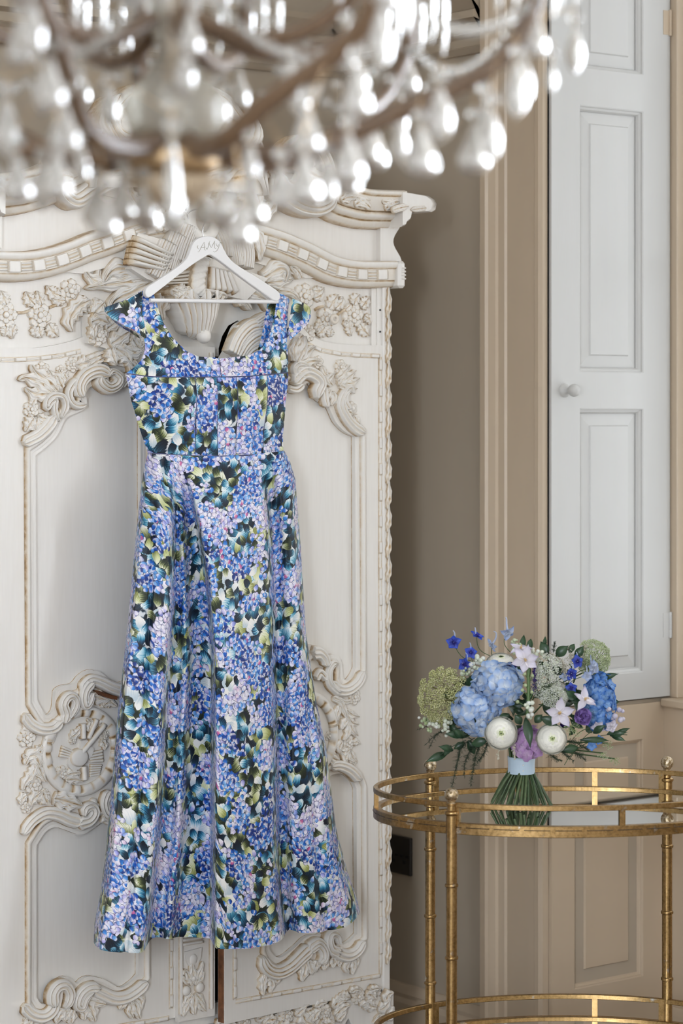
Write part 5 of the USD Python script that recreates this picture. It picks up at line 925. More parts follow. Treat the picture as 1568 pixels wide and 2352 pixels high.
def bod_h(x, y):
    s = np.clip((x - bl_(y)) / (br_(y) - bl_(y)), 0, 1); e = (1 - (2 * s - 1) ** 6) ** 0.5
    bust = np.exp(-((y - 905) / 70) ** 2) * (np.exp(-((x - 405) / 55) ** 2) + np.exp(-((x - 575) / 55) ** 2))
    wr = 0.0022 * np.sin(x / 9.0 + y / 30.0) * np.exp(-((y - 1000) / 60) ** 2)
    return e * (0.010 + 0.018 * np.sin(s * PI) * np.clip((y - 780) / 120, 0, 1) + 0.012 * bust) + wr - 0.008 * np.clip((800 - y) / 130, 0, 1)
seam_y = curve([(280, 857), (351, 866), (480, 866), (560, 864), (655, 856)])
top_cut = sg.Polygon([(200, 600), (800, 600), (800, 852), (655, 856), (560, 864), (480, 866), (351, 866), (280, 857), (200, 850)])
bod = sg.Polygon(BOD)
vl = [[(428, 800), (434, 1100)], [(481, 800), (484, 1100)], [(527, 800), (526, 1100)], [(602, 800), (590, 1100)]]
def strip_poly(a, b):
    la = a if a else [(100, 700), (100, 1100)]; lb = b if b else [(900, 700), (900, 1100)]
    return sg.Polygon([la[0], lb[0], lb[1], la[1]])
pieces = [('bust_band', bod.intersection(top_cut).intersection(sg.Polygon([(100, 600), (493, 600), (493, 900), (100, 900)])), (0.0, 0.0)), ('bust_band', bod.intersection(top_cut).intersection(sg.Polygon([(494.2, 600), (900, 600), (900, 900), (494.2, 900)])), (0.42, 0.31))]
lower = bod.difference(top_cut.buffer(0.6)); offs = [(1.1, 0.2), (0.3, 0.77), (2.31, 0.05), (1.7, 0.9), (0.8, 1.4)]
for i, (a, b) in enumerate(zip([None] + vl, vl + [None])): pieces.append(('bodice_panel', lower.intersection(strip_poly(a, b)).buffer(-0.25), offs[i]))
for nme, pg, off in pieces:
    if pg.geom_type != 'Polygon': pg = max(pg.geoms, key=lambda g: g.area)
    m = cloth(np.array(pg.exterior.coords)[:-1], 5.0, bod_h, off); put(dress, nme, (m[0], m[1]), M['print'], vec=m[2])
M['seam'] = plain('seam_thread', (0.10, 0.11, 0.22), 0.6)
def seam(pts, h_off=0.0006, r=0.0011, name='seam'):
    q = spline(np.array(pts, float), step=6.0); V = DP.at(DP.trs(q, H0), H0 + bod_h(q[:, 0], q[:, 1]) + h_off); put(dress, name, tube(V, r, 5), M['seam'], smooth=60)
seam([(290, 858), (351, 866), (480, 866), (560, 864), (658, 856)]); seam([(339, 1041), (420, 1046), (500, 1047), (600, 1042), (650, 1036)], r=0.0014)
for a, b in vl: seam([(a[0] + (b[0] - a[0]) * 0.22, 867), b and (a[0] + (b[0] - a[0]) * 0.8, 1042)], r=0.0006)
# lining of the bodice (keeps the dress closed behind)
BACK = [(x, y) for x, y in BOD]; BACK = [((x), (max(y, 838) if 345 < x < 634 and y < 830 else y)) for x, y in BACK]
m = cloth(np.array(sg.Polygon(BACK).buffer(-5).exterior.coords)[:-1], 9.0, lambda x, y: -0.005 + 0 * x, (4.0, 0.0)); put(dress, 'bodice_back', (m[0], m[1]), M['print'], vec=m[2])
m = cloth([(633, 682), (620, 696), (612, 740), (606, 775), (597, 806), (612, 800), (640, 790), (655, 700)], 6.0, lambda x, y: -0.010 + 0 * x, (5.0, 0.3)); put(dress, 'back_strap', (m[0], m[1]), M['print'], vec=m[2])
for pg, off, cx in (([(324, 668), (300, 681), (270, 696), (252, 706), (253, 716), (264, 732), (285, 750), (310, 764), (331, 778), (329, 750), (323, 715)], (2.0, 2.0), 324), ([(667, 686), (690, 696), (712, 706), (719, 713), (716, 728), (704, 744), (686, 758), (661, 783), (659, 760), (664, 720)], (3.0, 1.0), 662)):
    m = cloth(pg, 5.0, lambda x, y, cx=cx: 0.004 + 0.010 * np.sin(np.clip(np.abs(x - cx) / 66, 0, 1) * PI) - 0.022 * (np.abs(x - cx) / 66) ** 2, off); sv_ = put(dress, 'cap_sleeve', (m[0], m[1]), M['print'], vec=m[2])
# folded under-edge of the sleeves
    q = np.array(pg[3:9] if cx == 324 else pg[3:8], float); V0 = DP.at(DP.trs(q, H0), H0 - 0.016); V1 = DP.at(DP.trs(q + [4 if cx == 324 else -4, -9], H0), H0 - 0.030)
    vv = np.vstack([V0, V1]); put(sv_, 'sleeve_lining', (vv, grid_faces(2, len(q))), M['print'], vec=np.stack([vv[:, 0] + 3, vv[:, 2], 0 * vv[:, 0]], 1))
# ---- hanger
M['hanger'] = plain('white_lacquer', (0.83, 0.82, 0.81), 0.35)
M['chrome'] = plain('bright_steel', (0.75, 0.75, 0.76), 0.18, metallic=1.0)
M['ink'] = plain('grey_gilt_lettering', (0.34, 0.32, 0.24), 0.5)
HP = Plane((AX, AY - 0.106, 0), 0.0)
hang = thing('coat_hanger', HP.at(HP.tr(467, 545), 0), 'white wooden coat hanger with steel hook and fine script lettering, holding the dress', 'coat hanger')
hp = [(466, 543), (478, 543), (490, 546), (500, 553), (506, 562), (512, 574), (520, 588), (534, 603), (556, 618), (584, 635), (612, 653), (636, 670), (640, 684), (634, 692), (624, 690), (590, 666), (550, 637), (515, 610), (490, 592), (478, 586), (465, 592), (440, 608), (405, 634), (372, 660), (346, 680), (336, 684), (330, 674), (335, 660), (360, 643), (392, 622), (416, 604), (428, 590), (434, 574), (440, 560), (450, 549)]
hpm = HP.trs(hp, 0.006); hs = spline(hpm, step=0.004, closed=True)
def rounded_slab(pl, P, h0, h1, r):
    pg = sg.Polygon(P).buffer(0); rings = []
    out = []
    for k_, (ins, h) in enumerate(((r, h0), (r * 0.3, h0 + r * 0.3), (0, h0 + r), (0, h1 - r), (r * 0.3, h1 - r * 0.3), (r, h1))):
        g = np.array(P); d0 = g - np.roll(g, 1, 0); d1 = np.roll(g, -1, 0) - g; d = d0 / np.maximum(np.linalg.norm(d0, axis=1, keepdims=True), 1e-9) + d1 / np.maximum(np.linalg.norm(d1, axis=1, keepdims=True), 1e-9); d /= np.maximum(np.linalg.norm(d, axis=1, keepdims=True), 1e-9)
        sgn = 1.0 if sg.Polygon(P).exterior.is_ccw else -1.0
        rings.append(pl.at(g + np.stack([-d[:, 1], d[:, 0]], 1) * ins * sgn, h))
    V = np.vstack(rings); F = grid_faces(len(rings), len(P), True)
    capt = trimesh.creation.triangulate_polygon(sg.Polygon(P), engine='earcut')
    if len(capt[0]) == len(P): F = np.vstack([F, np.array(capt[1]) + (len(rings) - 1) * len(P), np.array(capt[1])[:, ::-1]])
    return V, F
put(hang, 'body', rounded_slab(HP, hs, 0.0, 0.012, 0.0025), M['hanger'], smooth=35)
cap_ = trimesh.creation.extrude_polygon(sg.Polygon(hs).buffer(-0.0024), 0.0121, engine='earcut'); cv_ = np.array(cap_.vertices); put(hang, 'face', (HP.at(cv_[:, :2], cv_[:, 2] + 0.0), np.array(cap_.faces)), M['hanger'], smooth=False)
put(hang, 'trouser_bar', tube(HP.at(HP.trs([(344, 690), (500, 692), (636, 693)], 0.006), 0.006), 0.0044, 12), M['hanger'], smooth=60)
hk = [(452, 500), (448, 490), (455, 482), (466, 480), (476, 487), (480, 497), (477, 508), (470, 518), (466, 528), (467, 546)]
hx = spline(HP.trs(hk, 0.006), n=50); yy = np.interp(np.linspace(0, 1, 50), [0, 0.45, 0.8, 1], [-0.028, -0.012, 0.004, 0.006])
put(hang, 'hook', tube(HP.at(hx, yy), 0.0018, 8), M['chrome'], smooth=60)
# lettering AMY in a flowing hand, drawn with a pen of varying width
def pen(pts, w=1.0):
    q = spline(np.array(pts, float), n=22); XZ = HP.trs(q, 0.012); tt = np.linspace(0, 1, 22)
    V = HP.at(XZ, 0.0122); put(hang, 'lettering', tube(V, 0.00052 * w * (0.35 + 0.65 * np.sin(tt * PI)), 5), M['ink'], smooth=False)
for st_ in ([(454, 578), (456, 579), (459, 574), (464, 564), (468, 557), (469, 556)], [(469, 556), (469, 565), (470, 574), (473, 574)], [(460, 569), (466, 568), (472, 567)], [(456, 572), (453, 568), (455, 563)],
            [(476, 573), (478, 566), (480, 557), (482, 554)], [(480, 556), (482, 564), (485, 569)], [(485, 569), (489, 561), (493, 553)], [(493, 553), (492, 562), (493, 570), (496, 570)], [(476, 573), (474, 571), (475, 569)],
            [(495, 558), (497, 563), (500, 566), (502, 561)], [(505, 557), (503, 565), (499, 574), (493, 579), (489, 577)], [(505, 557), (508, 558), (510, 556)]):
    pen(st_, 1.15)
# ================================================================== gilt drinks trolley
def gilt(name, base, rough):
    c = np.array(base)
    return mat(name, {'g': ('geometry', {}), 'n': ('noise_texture', {'scale': 160.0, 'detail': 4, 'roughness': 0.7}), 'n2': ('noise_texture', {'scale': 26.0, 'detail': 4, 'roughness': 0.7}),
        'r': ('rgb_ramp', {'ramp': [(0.28, c * 0.6), (0.48, c), (0.75, np.minimum(c * 1.25 + 0.03, 1))]}), 'm2': ('rgb_ramp', {'ramp': [(0.62, (0, 0, 0)), (0.72, (1, 1, 1))]}), 'mx': ('mix', {'color2': (0.62, 0.60, 0.55)}),
        'rr': ('map_range', {'from_min': 0.3, 'from_max': 0.7, 'to_min': rough + 0.12, 'to_max': rough - 0.05}), 'p': ('principled_bsdf', {'metallic': 1.0})},
        [('g.position', 'n.vector'), ('g.position', 'n2.vector'), ('n.fac', 'r.fac'), ('n2.fac', 'm2.fac'), ('m2.color', 'mx.fac'), ('r.color', 'mx.color1'), ('mx.color', 'p.base_color'), ('n2.fac', 'rr.value'), ('rr.result', 'p.roughness')])
M['gold'] = gilt('antique_gilt_metal', (0.37, 0.235, 0.095), 0.30)
M['finial'] = mat('foxed_gilt_ball', {'g': ('geometry', {}), 'n': ('noise_texture', {'scale': 180.0, 'detail': 5, 'roughness': 0.75}), 'r': ('rgb_ramp', {'ramp': [(0.36, (0.10, 0.065, 0.03)), (0.48, (0.45, 0.33, 0.18)), (0.62, (0.66, 0.58, 0.46))]}), 'p': ('principled_bsdf', {'metallic': 0.85, 'roughness': 0.42})}, [('g.position', 'n.vector'), ('n.fac', 'r.fac'), ('r.color', 'p.base_color')])
M['mirror'] = plain('tray_mirror', (0.80, 0.81, 0.80), 0.03, metallic=1.0)
M['groove'] = plain('dark_groove', (0.05, 0.03, 0.015), 0.6)
TC = EYE * [1, 1, 0] + 5.064 * FWD + 0.4657 * RGT; TA = math.radians(4.0)
tA = math.cos(TA) * RGT + math.sin(TA) * FWD; tB = -math.cos(TA) * FWD + math.sin(TA) * RGT     # long axis, and towards the viewer
EA, EB = 0.400, 0.263
def tp(a, b, z): return TC + a * tA + b * tB + np.array([0, 0, z])
tro = thing('drinks_trolley', TC, 'oval gilt metal drinks trolley with mirrored trays, holding the bouquet', 'drinks trolley')
def oval_ring(z0, z1, w, off=0.0, n=120, bev=0.001):
    """rectangular-section ring following the oval, outer face at EA+off"""
    th = np.arange(n) / n * 2 * PI; V = []
    for d, z in ((0, z0 + bev), (0, z1 - bev), (bev, z1), (w - bev, z1), (w, z1 - bev), (w, z0 + bev), (w - bev, z0), (bev, z0)):
        V.append(TC + np.outer((EA + off - d) * np.cos(th), tA) + np.outer((EB + off - d) * np.sin(th), tB) + np.array([0, 0, z]))
    V = np.stack(V, 0).reshape(-1, 3); i, j = np.meshgrid(np.arange(8), np.arange(n), indexing='ij'); a = i * n + j; b = i * n + (j + 1) % n; c = ((i + 1) % 8) * n + (j + 1) % n; d = ((i + 1) % 8) * n + j
    return V, np.vstack([np.stack([a, b, c], -1).reshape(-1, 3), np.stack([a, c, d], -1).reshape(-1, 3)])
def oval_disc(z0, z1, off, n=96):
    th = np.arange(n) / n * 2 * PI; R = TC + np.outer((EA + off) * np.cos(th), tA) + np.outer((EB + off) * np.sin(th), tB)
    V = np.vstack([R + [0, 0, z0], R + [0, 0, z1], [TC + [0, 0, z0]], [TC + [0, 0, z1]]]); j = np.arange(n); j1 = (j + 1) % n
    return V, np.vstack([grid_faces(2, n, True), np.stack([np.full(n, 2 * n + 1), n + j, n + j1], 1), np.stack([np.full(n, 2 * n), j1, j], 1)])
def spoke(th, z0, z1, w=0.012, d=0.009, off=-0.001):
    c = TC + (EA + off - d / 2) * math.cos(th) * tA + (EB + off - d / 2) * math.sin(th) * tB
    tng = -EA * math.sin(th) * tA + EB * math.cos(th) * tB; tng /= np.linalg.norm(tng); nrm = np.array([tng[1], -tng[0], 0])
    V = np.array([c + sx * w / 2 * tng + sy * d / 2 * nrm + np.array([0, 0, z]) for z in (z0, z1) for sx, sy in ((-1, -1), (1, -1), (1, 1), (-1, 1))])
    return V, np.vstack([grid_faces(2, 4, True), [(3, 2, 1), (3, 1, 0), (4, 5, 6), (4, 6, 7)]])
PA, PB = 0.26, 0.201
TOPZ = 0.787
for lvl, (zr0, zr1, za, zb) in enumerate(((0.8215, 0.832, 0.7685, 0.791), (0.3225, 0.333, 0.262, 0.285))):
    tray = put(tro, 'tray_rim', oval_ring(za, zb, 0.016), M['gold'], smooth=40)
    put(tray, 'mirror_plate', oval_disc(zb - 0.012, zb - 0.005, -0.012), M['mirror'], smooth=False)
    put(tro, 'gallery_rail', oval_ring(zr0, zr1, 0.010), M['gold'], smooth=40)
    for deg in ((-180, -128, 128, 52, -52, 0, 92, -66, -96, 70, -118) if False else (180, 231, 286, 129, 79, 51, -51, 0, 309 - 360 + 14)): put(tro, 'gallery_spoke', spoke(math.radians(deg), zb - 0.001, zr0 + 0.001), M['gold'], smooth=False)
    for k_ in range(40):
        th0 = math.radians(k_ * 9 + 1.0); th = np.linspace(th0, th0 + math.radians(7.6), 7)
        P_ = TC + np.outer((EA + 0.0002) * np.cos(th), tA) + np.outer((EB + 0.0002) * np.sin(th), tB) + np.array([0, 0, (za + zb) / 2 + 0.003])
        put(tray, 'engraved_dash', tube(P_, 0.0008, 4), M['groove'], smooth=False)
    for s_ in (1, -1):
        a, b = tp(-PA * s_, PB * s_, za - 0.006), tp(PA * s_, PB * s_, za - 0.006)
        put(tro, 'tray_bearer', tube(np.array([tp(-PA * s_, PB, za - 0.006), tp(-PA * s_, -PB, za - 0.006)]), 0.006, 8), M['gold'], smooth=60)
def post(a, b):
    R = 0.0112; pr = [(0.0, 0.058), (R, 0.058)]
    for z in (0.085, 0.231, 0.376, 0.521, 0.666):
        pr += [(R, z - 0.004), (R + 0.0022, z - 0.0026), (R + 0.0026, z), (R + 0.0022, z + 0.0026), (R, z + 0.004)]
    pr += [(R, 0.806), (R + 0.0022, 0.808), (R + 0.0030, 0.811), (R + 0.0022, 0.8135), (R - 0.002, 0.816), (R - 0.002, 0.826), (R - 0.0005, 0.8275), (R - 0.0005, 0.831), (0.0, 0.8315)]
    return lathe(pr, tp(a, b, 0), 24)
for a in (-PA, PA):
    for b in (PB, -PB):
        q = put(tro, 'post', post(a, b), M['gold'], smooth=40)
        put(q, 'finial', lathe([(0.0095, 0.831), (0.0075, 0.833), (0.0095, 0.8355)] + [(0.0142 * math.cos(t_), 0.8475 + 0.0142 * math.sin(t_)) for t_ in np.linspace(-0.95, PI / 2 - 0.05, 14)] + [(0.0, 0.8618)], tp(a, b, 0), 24), M['finial'], smooth=60)
        ring = [(0.0, 0), (0.030, 0)]
        th = np.linspace(0, 2 * PI, 25); c = tp(a, b, 0.028)
        wheel = lathe([(0.0, -0.009), (0.020, -0.009), (0.027, -0.006), (0.028, 0.0), (0.027, 0.006), (0.020, 0.009), (0.0, 0.009)], c, 24, tB)
        put(q, 'caster_wheel', wheel, M['groove'], smooth=50)
        put(q, 'caster_fork', [tube(np.array([c + tB * 0.013, c + tB * 0.013 + [0, 0, 0.030], tp(a, b, 0.062)]), 0.004, 8), tube(np.array([c - tB * 0.013, c - tB * 0.013 + [0, 0, 0.030], tp(a, b, 0.062)]), 0.004, 8)], M['gold'], smooth=60)
# ================================================================== bouquet standing on the upper tray
def petal_mat(name, base, tip=None, rough=0.5, trans=0.25, noise=0.12):
    b = np.array(base); t_ = np.array(tip if tip is not None else base)
    return mat(name, {'a': ('attribute', {'attribute': 'tone'}), 'g': ('geometry', {}), 'n': ('noise_texture', {'scale': 120.0, 'detail': 3}), 'mr': ('map_range', {'from_min': 0.3, 'from_max': 0.7, 'to_min': -noise, 'to_max': noise}),
        'ad': ('math', {'math_type': 'add', 'use_clamp': True}), 'r': ('rgb_ramp', {'ramp': [(0.0, b), (1.0, t_)]}), 'o': ('object_info', {}), 'hv': ('map_range', {'to_min': 0.88, 'to_max': 1.08}), 'h': ('hsv', {}),
        'p': ('principled_bsdf', {'roughness': rough}), 't': ('translucent_bsdf', {}), 'mx': ('mix_closure', {'fac': trans})},
        [('g.position', 'n.vector'), ('n.fac', 'mr.value'), ('a.fac', 'ad.value1'), ('mr.result', 'ad.value2'), ('ad.value', 'r.fac'), ('r.color', 'h.color'), ('o.random', 'hv.value'), ('hv.result', 'h.value'), ('h.color', 'p.base_color'), ('h.color', 't.color'), ('p.BSDF', 'mx.closure1'), ('t.BSDF', 'mx.closure2')], surface='mx.closure')
M['hyd'] = petal_mat('pale_blue_petals', (0.74, 0.80, 0.86), (0.25, 0.42, 0.74)); M['hydb'] = petal_mat('deep_blue_petals', (0.30, 0.50, 0.78), (0.03, 0.17, 0.56)); M['hydp'] = petal_mat('lilac_petals', (0.62, 0.44, 0.64), (0.44, 0.24, 0.52))
M['ran'] = petal_mat('cream_white_petals', (0.78, 0.80, 0.60), (0.90, 0.88, 0.80), 0.5, 0.08, 0.04); M['ransh'] = petal_mat('green_white_petals', (0.52, 0.62, 0.22), (0.86, 0.87, 0.68), 0.5, 0.08, 0.05)
M['del'] = petal_mat('delphinium_petals', (0.06, 0.05, 0.30), (0.05, 0.14, 0.72)); M['delp'] = petal_mat('pale_delphinium_petals', (0.62, 0.66, 0.74), (0.34, 0.46, 0.76)); M['clem'] = petal_mat('pale_lilac_petals', (0.80, 0.76, 0.78), (0.66, 0.62, 0.76)); M['lis'] = petal_mat('purple_petals', (0.16, 0.07, 0.26), (0.40, 0.27, 0.66)); M['vio'] = petal_mat('dark_violet_petals', (0.02, 0.01, 0.08), (0.05, 0.02, 0.22))
M['white'] = petal_mat('white_petals', (0.66, 0.72, 0.52), (0.86, 0.87, 0.82)); M['bud'] = petal_mat('greenish_buds', (0.35, 0.48, 0.16), (0.70, 0.76, 0.55)); M['ammi'] = petal_mat('yellow_green_florets', (0.42, 0.43, 0.12), (0.80, 0.79, 0.46)); M['ammip'] = petal_mat('pale_green_florets', (0.42, 0.52, 0.22), (0.72, 0.78, 0.52)); M['plume'] = petal_mat('cream_plume', (0.56, 0.52, 0.36), (0.78, 0.74, 0.64))
M['leaf'] = petal_mat('dark_green_leaves', (0.018, 0.042, 0.020), (0.045, 0.10, 0.045), 0.35, 0.12, 0.2); M['leafl'] = petal_mat('olive_green_leaves', (0.05, 0.10, 0.03), (0.12, 0.20, 0.07), 0.4, 0.15, 0.2); M['fern'] = petal_mat('dark_fern_needles', (0.014, 0.030, 0.014), (0.035, 0.065, 0.03), 0.6, 0.1); M['stem'] = petal_mat('green_stems', (0.045, 0.085, 0.030), (0.12, 0.17, 0.07), 0.4, 0.0, 0.3); M['stamen'] = plain('yellow_stamens', (0.72, 0.50, 0.22), 0.6)
M['ribbon'] = plain('pale_blue_ribbon', (0.50, 0.62, 0.72), 0.5, sheen_weight=0.3); M['pearl'] = plain('pearl_pin_heads', (0.85, 0.84, 0.80), 0.2)
BD = 5.055; TO = -FWD
bq_base = at_depth(1197, 1850, BD); bq_base[2] = 0.7862
bq = thing('bouquet', bq_base, 'bridal bouquet of blue hydrangea and white ranunculus bound with pale blue ribbon', 'bouquet')
def bpos(px, py, d): return at_depth(px, py, BD - d)
def dome(px, py): return 0.115 * math.sqrt(max(0.05, 1 - ((px - 1200) / 250) ** 2 - ((py - 1590) / 190) ** 2))
def nrm(v): v = np.asarray(v, float); return v / np.linalg.norm(v)
def facing(px, py, k=1.0): return nrm(k * ((px - 1200) / 210 * RGT - (py - 1600) / 170 * UP) + TO)
def frame(n, roll=0.0):
    n = nrm(n); a = UP if abs(n[2]) < 0.9 else RGT
    x = nrm(np.cross(a, n)); y = np.cross(n, x); c, s = math.cos(roll), math.sin(roll)
    return np.stack([c * x + s * y, -s * x + c * y, n], 0)
def petal(L, W, cup=0.3, tipdrop=0.0, pointed=0.5, nu=6, nv=5, base_w=0.25, ruffle=0.0, ph=0.0):
    """petal along +x lying near z=0: returns V (local), F, tone 0 at the base to 1 at the tip"""
    t = np.linspace(0, 1, nu); v = np.linspace(-1, 1, nv); Vv, Tt = np.meshgrid(v, t)
    w = W * (base_w * (1 - Tt) + np.sin(np.clip(Tt, 0, 1) ** (0.8 + 0.2 * pointed) * PI * (0.86 if pointed < 0.5 else 1.0)) ** (0.6 + 0.5 * pointed)) / 1.0
    X = L * Tt * (1 - 0.08 * Vv ** 2); Y = w * Vv; Z = cup * W * (Vv ** 2) + L * tipdrop * Tt ** 2 + ruffle * np.sin(Vv * 5 + ph) * Tt
    return np.stack([X, Y, Z], -1).reshape(-1, 3), grid_faces(nu, nv), Tt.ravel()
def rotz(V, a): c, s = math.cos(a), math.sin(a); return np.stack([c * V[:, 0] - s * V[:, 1], s * V[:, 0] + c * V[:, 1], V[:, 2]], 1)
def roty(V, a): c, s = math.cos(a), math.sin(a); return np.stack([c * V[:, 0] - s * V[:, 2], V[:, 1], s * V[:, 0] + c * V[:, 2]], 1)
def jt(ms): V, F = join([(m[0], m[1]) for m in ms]); return V, F, np.concatenate([m[2] for m in ms])
def putt(parent, name, m, material, **kw): return put(parent, name, (m[0], m[1]), material, col=m[2], **kw)
def to(m, c, fr): return m[0] @ fr + np.asarray(c), m[1], m[2]
def sphere(c, r, sub=1, tone=0.5):
    s_ = trimesh.creation.icosphere(sub, r); return np.array(s_.vertices) + c, np.array(s_.faces), np.full(len(s_.vertices), tone)
def octa(c, r, tone): 
    V = np.array([[1, 0, 0], [-1, 0, 0], [0, 1, 0], [0, -1, 0], [0, 0, 1], [0, 0, -1]], float) * r + c
    return V, np.array([[0, 2, 4], [2, 1, 4], [1, 3, 4], [3, 0, 4], [2, 0, 5], [1, 2, 5], [3, 1, 5], [0, 3, 5]]), np.full(6, tone)
# ---- hydrangeas
def hydrangea(px, py, rx, ry, d, n, L, material, label, seed, rz=None):
    r_ = np.random.default_rng(seed); c = bpos(px, py, d - 0.02); s = 5.055 / FPX; R3 = np.array([rx * s, ry * s, (rz or min(rx, ry)) * s * 0.9])
    core = sphere(np.zeros(3), 1.0, 2, 0.9); Cv = core[0] * R3 * 0.68; Vc = c + Cv[:, :1] * RGT + Cv[:, 1:2] * UP + Cv[:, 2:] * TO
    bl = putt(bq, 'hydrangea_bloom', (Vc, core[1], core[2]), M['leafl'], label=label)
    k = 0
    for i in range(n * 3):
        z = 1 - (i + 0.5) / (n * 1.5); ph = i * 2.39996 + r_.normal(0, 0.12)
        if z < -0.45: break
        q = np.array([math.sqrt(max(0, 1 - z * z)) * math.cos(ph), math.sqrt(max(0, 1 - z * z)) * math.sin(ph), z]); q += r_.normal(0, 0.05, 3); q /= np.linalg.norm(q)
        pos = c + (q[0] * R3[0]) * RGT + (q[1] * R3[1]) * UP + (q[2] * R3[2]) * TO; nn = nrm(q[0] / R3[0] * RGT + q[1] / R3[1] * UP + q[2] / R3[2] * TO + r_.normal(0, 0.30, 3) / R3.mean())
        ms = []; sc = r_.uniform(0.85, 1.15)
        for p_ in range(4):
            m = petal(L * sc, L * sc * 0.52, cup=r_.uniform(-0.5, 0.3), tipdrop=r_.uniform(-0.3, 0.2), pointed=0.15, base_w=0.3, ruffle=0.0006, ph=r_.uniform(0, 6)); ms.append((rotz(m[0] + [0.0008, 0, 0], p_ * PI / 2 + r_.normal(0, 0.08)), m[1], m[2]))
        o_ = octa(np.array([0, 0, 0.0012]), 0.0011, 0.1); ms.append(o_)
        putt(bl, 'floret', to(jt(ms), pos + nn * r_.uniform(-0.006, 0.005), frame(nn, r_.uniform(0, PI))), material)
hydrangea(1143, 1572, 50, 46, 0.115, 30, 0.0165, M['hyd'], 'large pale blue hydrangea bloom', 1)
hydrangea(1092, 1632, 50, 50, 0.105, 30, 0.0165, M['hyd'], 'pale blue hydrangea bloom at the lower left', 2)
hydrangea(1376, 1612, 34, 62, 0.060, 46, 0.0105, M['hydb'], 'deep blue hydrangea bloom', 3)
hydrangea(1213, 1706, 34, 34, 0.110, 22, 0.0120, M['hydp'], 'lilac pink hydrangea bloom above the ribbon', 4)
# ---- ranunculus
def ranunculus(px, py, R, d, nn, material, label, seed, layers=11, green=True):
    r_ = np.random.default_rng(seed); s = (5.055 - d) / FPX; R = R * s; c = bpos(px, py, d - 0.03); fr = frame(nn, r_.uniform(0, 6))
    core = sphere(np.zeros(3), R * 0.22, 2, 0.2); bl = putt(bq, 'ranunculus_bloom', to((core[0], core[1], core[2]), c + nrm(nn) * R * 0.25, fr), M['ransh'], label=label)
    for Lr in range(layers):
        f = Lr / (layers - 1); rad = R * (0.98 - 0.17 * f); k = 6 if Lr < 5 else 5
        for p_ in range(k):
            nu, nv = 9, 9; t = np.linspace(0, 1, nu) ** 0.8; v = np.linspace(-1, 1, nv); Vv, Tt = np.meshgrid(v, t)
            ph = (p_ + 0.5 * (Lr % 2)) * 2 * PI / k + r_.normal(0, 0.08); az = ph + Vv * (PI / k) * 1.45 * np.sin(np.clip(0.35 + Tt * 0.65, 0, 1) * PI * 0.62)
            rim = (0.98 - 0.86 * f) * PI / 2 * (1 + 0.10 * Vv ** 2) + 0.035 * np.sin(Vv * 3 + p_ * 1.7)
            pol = PI * 0.86 - (PI * 0.86 - rim) * Tt
            rr = rad * (1 + 0.07 * np.clip(Tt - 0.62, 0, 1) * (1 - 0.4 * f) * 2.4 + 0.02 * np.sin(Vv * 4 + p_ * 2) * Tt)
            X = rr * np.sin(pol) * np.cos(az); Y = rr * np.sin(pol) * np.sin(az); Z = rr * np.cos(pol) * 0.62
            m = (np.stack([X, Y, Z], -1).reshape(-1, 3), grid_faces(nu, nv), np.clip(Tt * 0.9 + 0.1 - 0.35 * f * (1 - Tt), 0, 1).ravel())
            putt(bl, 'petal', to(m, c, fr), material if f < 0.92 else M['ransh'])
    bt = [octa(np.array([R * 0.04 * math.cos(a), R * 0.04 * math.sin(a), R * 0.49]), R * 0.03, 0.0) for a in np.arange(5) * 1.2566]
    putt(bl, 'flower_eye', to(jt(bt), c, fr), M['leafl'])
ranunculus(1150, 1684, 37, 0.150, TO + 0.10 * UP - 0.05 * RGT, M['ran'], 'white ranunculus left of the ribbon', 11)
ranunculus(1266, 1697, 35, 0.150, TO + 0.15 * UP + 0.05 * RGT, M['ran'], 'white ranunculus with greenish heart right of the ribbon', 12)
ranunculus(1150, 1522, 33, 0.075, TO * 0.5 + UP, M['ran'], 'white ranunculus at the top', 13)
ranunculus(1280, 1592, 28, 0.070, TO + 0.3 * UP, M['ran'], 'white ranunculus behind white lace flowers', 14)
# ---- lisianthus, dark violet bloom
def lisi(px, py, R, d, nn, material, label, seed, name='lisianthus_bloom'):
    r_ = np.random.default_rng(seed); s = (5.055 - d) / FPX; R *= s; c = bpos(px, py, d - 0.02); fr = frame(nn, 0.4)
    bl = putt(bq, name, to(sphere(np.zeros(3), R * 0.4, 1, 0.0), c, fr), material, label=label)
    for L_ in range(3):
        for p_ in range(4):
            m = petal(R * (1.25 - 0.22 * L_), R * 0.75, cup=0.5, tipdrop=0.10, pointed=0.1, nu=7, nv=7, base_w=0.4, ruffle=R * 0.10, ph=p_); V = roty(m[0], 0.45 + 0.35 * L_)
            putt(bl, 'petal', to((rotz(V, p_ * PI / 2 + L_ * 0.8), m[1], m[2]), c, fr), material)
lisi(1334, 1648, 21, 0.115, TO + 0.3 * UP + 0.2 * RGT, M['lis'], 'purple lisianthus bloom', 21)
lisi(1172, 1536, 13, 0.105, TO + 0.5 * UP, M['vio'], 'small dark violet bloom', 22, 'anemone_bloom')
lisi(1296, 1660, 11, 0.10, TO - 0.2 * UP, M['vio'], 'small dark violet bloom under the white star flower', 23, 'anemone_bloom')
